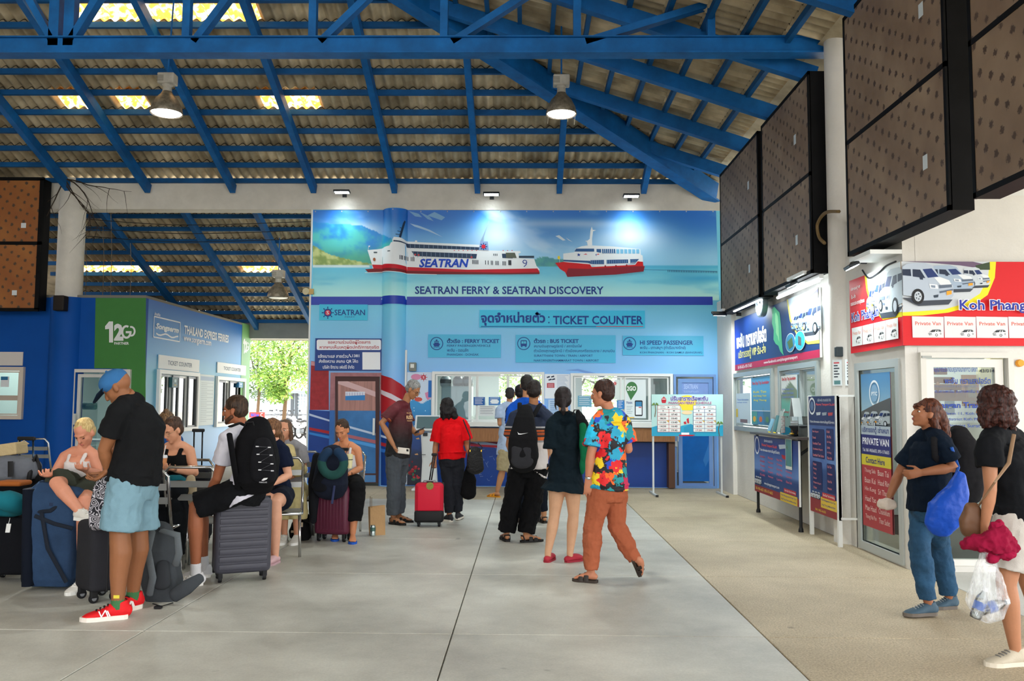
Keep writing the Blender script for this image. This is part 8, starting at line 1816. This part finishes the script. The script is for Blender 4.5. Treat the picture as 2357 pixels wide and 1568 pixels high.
p=P(19,1216,7.0);t_=thing('luggage_tag',p,'white luggage tag hanging below the teal pillow','tag');MB().obox(p,(.018,0,0),(0,.002,0),(.004,0,.035)).build('card',M('#dcdcda',.5),t_);MB().tube([p+V3(0,0,.03),p+V3(.01,0,.08)],.002,5).build('loop',M('#dcdcda',.5),t_)
p=P(30,1112,7.6);tag(MB().rbox(p,.12,.10,.022,.02).build('orange_box',M('#a45a20',.7)),'flat orange brown box wedged under the grey duffel','box')
SQ=bpy.data.materials.new('squiggle_cloth');SQ.use_nodes=True;nt=SQ.node_tree;b=nt.nodes['Principled BSDF'];gm=nt.nodes.new('ShaderNodeNewGeometry');n=nt.nodes.new('ShaderNodeTexNoise');n.inputs['Scale'].default_value=22;n.inputs['Detail'].default_value=0;nt.links.new(gm.outputs['Position'],n.inputs[0])
mu=nt.nodes.new('ShaderNodeMath');mu.operation='MULTIPLY';mu.inputs[1].default_value=42;nt.links.new(n.outputs[0],mu.inputs[0]);si=nt.nodes.new('ShaderNodeMath');si.operation='SINE';nt.links.new(mu.outputs[0],si.inputs[0]);r_=nt.nodes.new('ShaderNodeMapRange');r_.inputs[1].default_value=.05;r_.inputs[2].default_value=.25;nt.links.new(si.outputs[0],r_.inputs[0])
mx=nt.nodes.new('ShaderNodeMix');mx.data_type='RGBA';mx.inputs[6].default_value=(*lin('#15151f'),1);mx.inputs[7].default_value=(*lin('#b9b4bc'),1);nt.links.new(r_.outputs[0],mx.inputs[0]);nt.links.new(mx.outputs[2],b.inputs['Base Color']);b.inputs['Roughness'].default_value=.8
soft('tote_bag',[P(238,1092,6.42),P(232,1125,6.42),P(226,1170,6.42),P(224,1208,6.42)],[(.025,.015),(.05,.03),(.065,.045),(.06,.035)],'','black and white squiggle patterned bag hanging from the hands of the man in the cap','bag',mat=SQ,vox=.006)
Y=6.75;GP=cloth('#3d4145');c=G(372,1388);c.z=0;t_=thing('hiking_backpack',c,'grey hiking backpack standing on the floor, shoulder straps towards the camera','backpack')
p=lambda px,py,y=0:P(px,py,6.6+y)
grow(MB().loft([p(378,1382,.1),p(372,1340,.1),p(368,1270,.12),p(366,1222,.14)],[(.12,.08),(.145,.12),(.135,.11),(.10,.07)],24,(1,0,0),sup=.7,rnd=True),'bag_body',GP,t_,.009,4,.02)
for pts in(((350,1225,-.02),(340,1268,-.06),(352,1330,-.06),(344,1368,-.02)),((372,1222,-.02),(408,1232,-.08),(412,1275,-.08),(404,1300,-.02))):
 MB().loft([p(*a)for a in pts],[(.028,.012)]*4,10,(1,0,0),rnd=True).build('shoulder_strap',M('#5a6064',.85,bump=.3,bscale=200),t_,True)
MB().loft([p(400,1372,-.03),p(430,1352,-.05),p(462,1330,-.04)],[(.05,.018),(.055,.02),(.035,.012)],12,(0,0,1),rnd=True).build('hip_belt',GP,t_,True)
MB().loft([p(375,1300,-.0),p(372,1345,-.02)],[(.05,.03),(.07,.03)],12,(1,0,0),rnd=True).build('lumbar_pad',M('#2c2f33',.9),t_,True);MB().tube([p(355,1228),p(352,1206),p(366,1205),p(368,1226)],.008,6).build('grab_loop',RUB,t_)
MB().loft([G(352,1390,.01),G(372,1396,.01),G(398,1388,.01)],[(.008,.003)]*3,6,(0,1,0)).obox(G(364,1398,.012),(.025,0,0),(0,.018,0),(0,0,.008)).build('strap_end',RUB,t_)
def pack(pts,rr,col,label,pocket=None,straps=(),name='backpack',wdir=(1,0,0),fold=.02,vox=.008):
 t_=thing(name,pts[-1].copy(),label,'backpack');grow(MB().loft(pts,rr,24,wdir,sup=.72,rnd=True),'bag_body',cloth(col),t_,vox,4,fold)
 if pocket:grow(MB().loft(pocket[0],pocket[1],20,wdir,sup=.6,rnd=True),'front_pocket',cloth(pocket[2]),t_,vox,4,fold*.6)
 for s_ in straps:MB().loft([Vector(x)for x in s_],[(.024,.008)]*len(s_),8,wdir,rnd=True).build('shoulder_strap',cloth(col),t_,True)
 return t_
Y=7.15
t_=pack([P(592,978,Y),P(590,1010,Y-.04),P(590,1060,Y-.07),P(592,1100,Y-.04),P(594,1116,Y)],[(.10,.07),(.155,.12),(.18,.14),(.17,.12),(.13,.08)],'#0d0d10','black outdoor backpack with bungee cord on the young man in white',
 ([P(604,1020,Y-.17),P(604,1060,Y-.19),P(606,1098,Y-.15)],[(.07,.04),(.10,.045),(.10,.04)],'#141418'),straps=([P(576,985,Y),P(552,974,Y-.12),P(530,982,Y-.22)],[P(548,1125,Y-.05),P(540,1080,Y-.2),P(528,1000,Y-.26)]))
cr_=[(592,1028),(620,1030),(594,1046),(624,1048),(598,1064),(626,1068),(598,1082),(627,1084)]
MB().tube([P(a,b_,Y-.245)for a,b_ in cr_],.0028,5).tube([P(a,b_,Y-.245)for a,b_ in((620,1030),(592,1046),(624,1048),(598,1064))],.0022,5).build('bungee_cord',M('#5a5a60',.6),t_)
mb=MB()
for a,b_ in cr_:mb.obox(P(a,b_,Y-.25),(.011,0,0),(0,.004,0),(0,0,.004))
mb.build('cord_loop',M('#c9c9cc',.5),t_);MB().tube([P(562,986,Y-.08),P(566,972,Y-.1),P(582,972,Y-.1),P(586,984,Y-.08)],.008,6).build('grab_loop',RUB,t_)
S=SB(594,1096,620,1114,Y-.215,t_,step=.003);S.poly([(602,1106),(607,1101),(617,1100),(614,1104),(606,1107)],'#d0d0d2',1).text('FORCLAZ',597,1109,615,1112,'#a9a9ac',1,.03,name='logo').done('logo')
Y=9.38
t_=pack([P(1210,942,Y),P(1208,965,Y-.05),P(1204,1010,Y-.08),P(1204,1050,Y-.07),P(1206,1068,Y-.03)],[(.07,.05),(.11,.09),(.155,.12),(.165,.12),(.14,.09)],'#141416','black backpack with white tick logo on the man in the striped polo',
 ([P(1202,1030,Y-.15),P(1202,1064,Y-.14)],[(.115,.045),(.12,.045)],'#303034'),straps=([P(1196,950,Y-.02),P(1196,932,Y+.05),P(1196,928,Y+.14)],[P(1228,958,Y-.02),P(1240,936,Y+.05),P(1244,930,Y+.14)]))
S=SB(1185,990,1220,1006,Y-.218,t_,step=.003);S.poly([(1191,994),(1193,1000.5),(1199,1000.5),(1216,996.5),(1200,998.5),(1194,998)],'#e4e4e6',1).done('logo')
Y=6.62
pack([P(2204,1002,Y),P(2212,1040,Y-.02),P(2216,1090,Y-.02),P(2222,1138,Y)],[(.08,.10),(.13,.14),(.145,.14),(.12,.09)],'#1b1b1e','black soft backpack on the woman in jeans',straps=([P(2170,1004,Y-.22),P(2150,1010,Y-.30),P(2152,1050,Y-.30),P(2184,1090,Y-.2)],))
Y=9.42
t_=pack([P(768,1042,Y),P(764,1075,Y-.02),P(760,1110,Y-.03),P(760,1126,Y)],[(.13,.07),(.17,.10),(.19,.12),(.18,.10)],'#1c2130','navy backpack standing on the maroon suitcase',([P(742,1090,Y-.1),P(736,1120,Y-.1)],[(.06,.04),(.09,.05)],'#14161c'))
MB().loft([P(770,1118,Y-.14),P(764,1160,Y-.16)],[(.012,.003)]*2,6,(1,0,0)).build('strap',M('#30385c',.8),t_)
MB().loft([P(730,1050,Y+.1),P(724,1110,Y+.08),P(720,1200,Y+.1)],[(.05,.04),(.07,.05),(.04,.03)],10,(1,0,0),rnd=True).build('hanging_jacket',cloth('#1a1b20'),t_,True)
t_,pts=neck_pillow(P(766,1066,Y-.2),Matrix.Rotation(.0,3,'X'),1.12,M('#1d4844',.9,bump=.2,bscale=200),'dark green and navy neck pillow strapped on the navy backpack',.42,.042)
MB().loft(pts[:4],[.050]*4,14,rnd=True).loft(pts[-4:],[.050]*4,14,rnd=True).build('end_cover',M('#16304c',.9),t_,True)
def cup(c,r,h,col,label,lid=None,straw=False):
 t_=thing('drink_cup',c,label,'cup');MB().lathe(c,[(0,0),(r*.75,0),(r,h),(0,h)],22).build('cup_body',M(col,.4),t_,True,40);MB().lathe(c+V3(0,0,h),[(r*1.06,-.006),(r*1.06,.006),(r*.9,.02),(0,.022)],20).build('lid',M(lid or col,.4),t_,True,40)
 if straw:MB().tube([c+V3(0,0,h),c+V3(.02,0,h+.11)],.004,6).build('straw',M('#e4e4e4',.4),t_)
cup(P(804,1078,9.3),.036,.13,'#d8cfa0','cream coffee cup with black band beside the green neck pillow','#d0c694');p=P(804,1058,9.3);MB().lathe(p,[(.0375,-.004),(.0375,.004)],20).build('band',BLACKM,bpy.data.objects['drink_cup'])
cup(P(375,1078,8.02),.036,.10,'#c98a5c','plastic cup with straw held by the woman with glasses','#d8dce0',True)
c=G(690,1246);t_=soft('small_backpack',[c+V3(-.02,.1,.07),c+V3(.0,.1,.16),c+V3(.01,.1,.24)],[(.13,.10),(.12,.10),(.07,.06)],'#101013','small black backpack with pale patches lying beside the maroon suitcase','backpack')
mb=MB()
for a,b_,w_,h_ in((683,1212,.025,.02),(676,1224,.03,.012),(694,1208,.015,.025),(684,1240,.02,.008)):mb.rbox(P(a,b_,c.y-.012),w_,.006,h_,.004)
mb.build('patch',M('#cdb89a',.7,var=.3,vscale=40),t_);MB().tube([P(700,1196,c.y),P(716,1204,c.y-.05),P(718,1232,c.y-.04)],.018,8).build('strap',RUB,t_,True)
c=G(868,1231);KM=M('#b08c62',.85,bump=.3,bscale=12,var=.12);t_=thing('paper_bag',c,'open brown kraft paper bag standing on the floor','bag');R=Matrix.Rotation(.35,3,'Z')
def pf(x,y,z):return c+R@V3(x,y,z)
mb=MB();w_,d_,h_=.085,.05,.33
mb.add([pf(-w_,-d_,0),pf(w_,-d_,0),pf(w_,d_,0),pf(-w_,d_,0),pf(-w_-.01,-d_,h_-.01),pf(w_-.01,-d_-.01,h_+.01),pf(w_-.005,d_,h_),pf(-w_-.015,d_,h_-.015),pf(w_+.0,0,h_*.5),pf(-w_+.02,0,h_*.6),pf(w_-.03,0,h_),pf(-w_+.012,0,h_-.01)],
 [(0,3,2,1),(0,1,5,4),(2,3,7,6),(1,2,8),(1,8,5),(2,6,8),(5,8,10),(8,6,10),(3,0,9),(0,4,9),(7,3,9),(4,11,9),(11,7,9)]).build('bag_body',KM,t_)
for s_ in(-1,1):MB().tube([pf(-w_*.9,s_*d_,h_-.02),pf(-w_*.92,s_*d_,h_+.10)],.0035,5).build('handle',M('#6a543c',.8),t_)
c=G(858,1234);t_=thing('drink_can',c,'small silver green drink can beside the kraft bag','can');MB().lathe(c,[(.024,0),(.031,.008),(.031,.105),(.026,.118),(.025,.122),(0,.118)],22).build('can_body',M('#a8b4b0',.25,.8),t_,True,40);MB().lathe(c,[(.0315,.055),(.0315,.10)],22).build('can_band',M('#4c6a60',.35,.4),t_,True)
Y=11.05;t_=thing('handbag',P(1093,1058,Y),'black crocodile handbag with gold buckles hanging at the red t-shirt','bag');MB().loft([P(1094,1080,Y),P(1093,1055,Y),P(1093,1037,Y)],[(.11,.05),(.10,.045),(.085,.03)],20,(1,.25,0),sup=.5,rnd=True).build('bag_body',M('#0e0e10',.25,bump=.9,bscale=60),t_,True)
MB().tube([P(1080,1042,Y),P(1082,1006,Y+.1),P(1066,966,Y+.12)],.008,6).tube([P(1106,1040,Y),P(1110,1030,Y-.03),P(1100,1020,Y)],.007,6).build('strap',RUB,t_)
for px in(1082,1108):MB().rbox(P(px,1038,Y-.06),.008,.006,.014,.003).build('buckle',M('#c8a23c',.2,1.0),t_)
soft('tote_bag',[P(1079,1076,11.2),P(1080,1105,11.2),P(1078,1138,11.2)],[(.04,.03),(.09,.05),(.10,.06)],'#0b0b0d','big black tote sagging below the crocodile handbag','bag')
def phone(c,u,v,label,back,cam_=False):
 t_=thing('phone',c,label,'phone');R=Matrix((Vector(u).normalized(),Vector(u).cross(Vector(v)).normalized(),Vector(v).normalized())).transposed()
 MB().rbox(c,.076,.005,.037,.005,R).build('phone_body',M(back,.3),t_,True,40)
 if cam_:MB().rbox(c+R@V3(.052,-.006 if(R@V3(0,-1,0)).y<0 else.006,.012),.014,.002,.014,.002,R).build('camera_bump',M('#2a2a2c',.3),t_)
 return t_
phone(P(929,1038,10.72),(1,-.2,-.10),(0,0,1),'white phone held low against the grey trousers','#e4ddd2',True);phone(P(966,990,10.95),(.75,-.4,.38),(.1,.9,.3),'black phone the older man is reading','#1a1c20')
Y=8.35;soft('green_cloth',[P(1336,952,Y),P(1342,985,Y),P(1344,1030,Y),P(1340,1088,Y)],[(.025,.02),(.035,.03),(.04,.04),(.02,.03)],'#0f6a44','green cloth draped from the shoulder of the woman in the long dark top','cloth',vox=.007)
t_=soft('shoulder_bag',[P(1330,948,Y),P(1336,962,Y),P(1344,990,Y+.05)],[(.03,.02),(.05,.04),(.06,.05)],'#17191c','dark shoulder bag under the green cloth','bag');MB().tube([P(1318,956,Y-.05),P(1322,944,Y-.06),P(1332,944,Y-.06),P(1338,958,Y-.05)],.007,6).build('handle',RUB,t_)
Y=6.12;t_=soft('drybag',[P(2212,1092,Y),P(2204,1130,Y),P(2176,1180,Y),P(2158,1212,Y)],[(.035,.02),(.08,.05),(.13,.07),(.10,.05)],'#0d4cc0','bright blue drawstring bag at the hip of the woman in jeans','bag',(1,0,.35),mat=M('#0e4fc4',.45,bump=.2,bscale=30))
MB().loft([P(2214,1098,Y),P(2222,1150,Y),P(2206,1200,Y)],[(.012,.006)]*3,6,(1,0,0)).loft([P(2196,1110,Y),P(2206,1075,Y+.2),P(2190,1030,Y+.15)],[(.012,.006)]*3,6,(1,0,0)).build('strap',M('#1450a8',.6),t_)
soft('tissue_pack',[P(2028,1160,6.62),P(2040,1160,6.6),P(2056,1162,6.6)],[(.035,.03),(.045,.035),(.035,.03)],'#cfc2b4','crumpled white tissue packet in the outstretched hand','tissue',(0,0,1),vox=.006,fold=.015,fs=.05)
Y=5.2;t_=soft('shoulder_bag',[P(2240,1166,Y),P(2236,1200,Y),P(2234,1224,Y)],[(.045,.03),(.06,.04),(.055,.035)],'#6a4a34','brown leather shoulder bag in front of the woman in black polo','bag',vox=.007,mat=M('#6a4a34',.5))
MB().loft([P(2250,1168,Y),P(2290,1110,Y-.2),P(2322,1066,Y-.16),P(2334,1000,Y-.06)],[(.011,.004)]*4,6,(1,0,.4)).build('strap',M('#8a6e54',.6),t_)
t_=soft('crimson_cloth',[P(2222,1254,5.05),P(2262,1250,5.0),P(2300,1240,5.0),P(2330,1262,5.02)],[(.03,.03),(.05,.05),(.085,.06),(.045,.04)],'#8c1236','crumpled crimson cloth bundled in the hand of the woman in white shorts','cloth',(0,0,1),vox=.006,fold=.05,fs=.05)
grow(MB().ell(P(2296,1215,5.0),(.04,.04,.04)).ell(P(2318,1278,4.98),(.045,.03,.03)).ell(P(2284,1285,5.0),(.04,.03,.025)),'fold',cloth('#98143c'),t_,.006,3,.04,.04)
PB_=bpy.data.materials.new('clear_plastic');PB_.use_nodes=True;nt=PB_.node_tree;nt.nodes.clear();o_=nt.nodes.new('ShaderNodeOutputMaterial');a_=nt.nodes.new('ShaderNodeBsdfTransparent');b_=nt.nodes.new('ShaderNodeBsdfPrincipled');b_.inputs['Base Color'].default_value=(.85,.88,.9,1);b_.inputs['Roughness'].default_value=.18
ge=nt.nodes.new('ShaderNodeTexNoise');ge.inputs['Scale'].default_value=9;ge.inputs['Detail'].default_value=4;mp=nt.nodes.new('ShaderNodeMapping');tc=nt.nodes.new('ShaderNodeTexCoord');mp.inputs['Scale'].default_value=(4,4,.7);nt.links.new(tc.outputs['Object'],mp.inputs[0]);nt.links.new(mp.outputs[0],ge.inputs[0])
mr=nt.nodes.new('ShaderNodeMapRange');mr.inputs[1].default_value=.35;mr.inputs[2].default_value=.7;mr.inputs[3].default_value=.08;mr.inputs[4].default_value=.5;nt.links.new(ge.outputs[0],mr.inputs[0]);ms=nt.nodes.new('ShaderNodeMixShader');nt.links.new(mr.outputs[0],ms.inputs[0]);nt.links.new(a_.outputs[0],ms.inputs[1]);nt.links.new(b_.outputs[0],ms.inputs[2]);nt.links.new(ms.outputs[0],o_.inputs[0])
Y=5.02;t_=thing('plastic_bag',P(2272,1400,Y),'clear plastic carrier bag holding water bottles, hanging from the hand','bag')
grow(MB().loft([P(2270,1256,Y),P(2270,1285,Y),P(2272,1340,Y),P(2275,1385,Y),P(2276,1410,Y)],[(.02,.015),(.045,.03),(.095,.05),(.125,.06),(.10,.045)],26,(1,0,0),rnd=True),'bag_body',PB_,t_,.006,3,.022,.07)
for px,py,an in((2256,1390,1.2),(2286,1396,1.5)):
 c=P(px,py,Y);d=V3(math.cos(an),0,math.sin(an))if an<1.4 else V3(.95,0,.3).normalized();b2=thing('water_bottle',c,'water bottle %s inside the clear plastic bag'%('standing upright' if an<1.4 else 'lying on its side'),'bottle')
 MB().lathe(c-d*.09,[(0,0),(.03,.004),(.032,.02),(.030,.06),(.032,.10),(.030,.125),(.014,.155),(.013,.165)],20,d).build('bottle_body',glass((.9,.95,.98),.02,1.2),b2,True);MB().lathe(c-d*.09,[(.0325,.055),(.0325,.10)],20,d).build('label',M('#2c5cb0',.4),b2,True);MB().lathe(c+d*.075,[(.015,0),(.015,.018),(0,.018)],14,d).build('bottle_cap',M('#e4e8ec',.4),b2)
t_=soft('tote_bag',[P(440,1100,7.85),P(438,1125,7.85),P(438,1152,7.85)],[(.04,.02),(.06,.04),(.065,.045)],'#b3a283','beige canvas tote hanging on the chair beside the young man in white','bag');MB().loft([P(424,1118,7.8),P(416,1160,7.78),P(420,1215,7.8)],[(.014,.004)]*3,6,(1,0,0)).build('strap',M('#9a8868',.8),t_)
soft('teal_backpack',[P(388,1106,8.0),P(404,1112,7.95),P(424,1118,7.98)],[(.05,.07),(.08,.09),(.06,.07)],'#0f5560','dark teal bag on the lap of the woman with glasses','bag',(0,0,1))
# ---------------- metal waiting chairs
def chair(loc,rz,label,top=.93):
 t_=thing('waiting_chair',(0,0,0),label,'chair','steel waiting chairs');s=.235
 b=[(-s,.20,.42),(-s,.26,.60),(-s,.33,top-.06),(-s+.05,.345,top),(s-.05,.345,top),(s,.33,top-.06),(s,.26,.60),(s,.20,.42),(s,-.20,.42),(s-.03,-.22,.42),(-s+.03,-.22,.42),(-s,-.20,.42),(-s,.20,.42)]
 MB().tube(b,.014,8).build('frame',CHROME,t_,True)
 for i in range(2):z=.66+.12*i;MB().bar((-s+.01,.275+.045*i,z),(s-.01,.275+.045*i,z),.02,.055).build('back_slat',M('#8b8c8a',.35,.8),t_)
 for i in range(6):MB().bar((-s+.01,-.16+.065*i,.422),(s-.01,-.16+.065*i,.422),.045,.012).build('seat_slat',M('#8b8c8a',.35,.8),t_)
 for sx_ in(-1,1):
  for y in(-.17,.17):MB().tube([(sx_*s*.9,y,.41),(sx_*s*.95,y*1.15,.0)],.014,8).build('leg',CHROME,t_,True)
 t_.location=loc;t_.rotation_euler.z=rz;return t_
def under(px,Y,dy=.02):return V3(P(px,1100,Y).x,Y+dy,0)
c0=chair(under(186,7.4),.0,'waiting chair under the blonde woman')
for loc,rz,lb in((under(404,8.3),0,'waiting chair under the woman with glasses'),(under(384,9.1),PI,'waiting chair under the woman with the hair bun'),(under(640,8.7),.25,'waiting chair under the woman in the navy t-shirt'),(under(676,9.9),.1,'waiting chair under the woman in the grey t-shirt'),(under(778,10.12),-.05,'waiting chair under the woman with the maroon suitcase'),
 (under(98,13.6),PI,'empty waiting chair standing back against the blue wall'),(under(468,8.0),PI*1.0,'empty waiting chair behind the young man in white'),(under(352,7.7),PI*1.02,'empty waiting chair between the standing man and the woman with glasses')):
 copy_tree(c0,loc-c0.location,lb,rz)
flush_text()
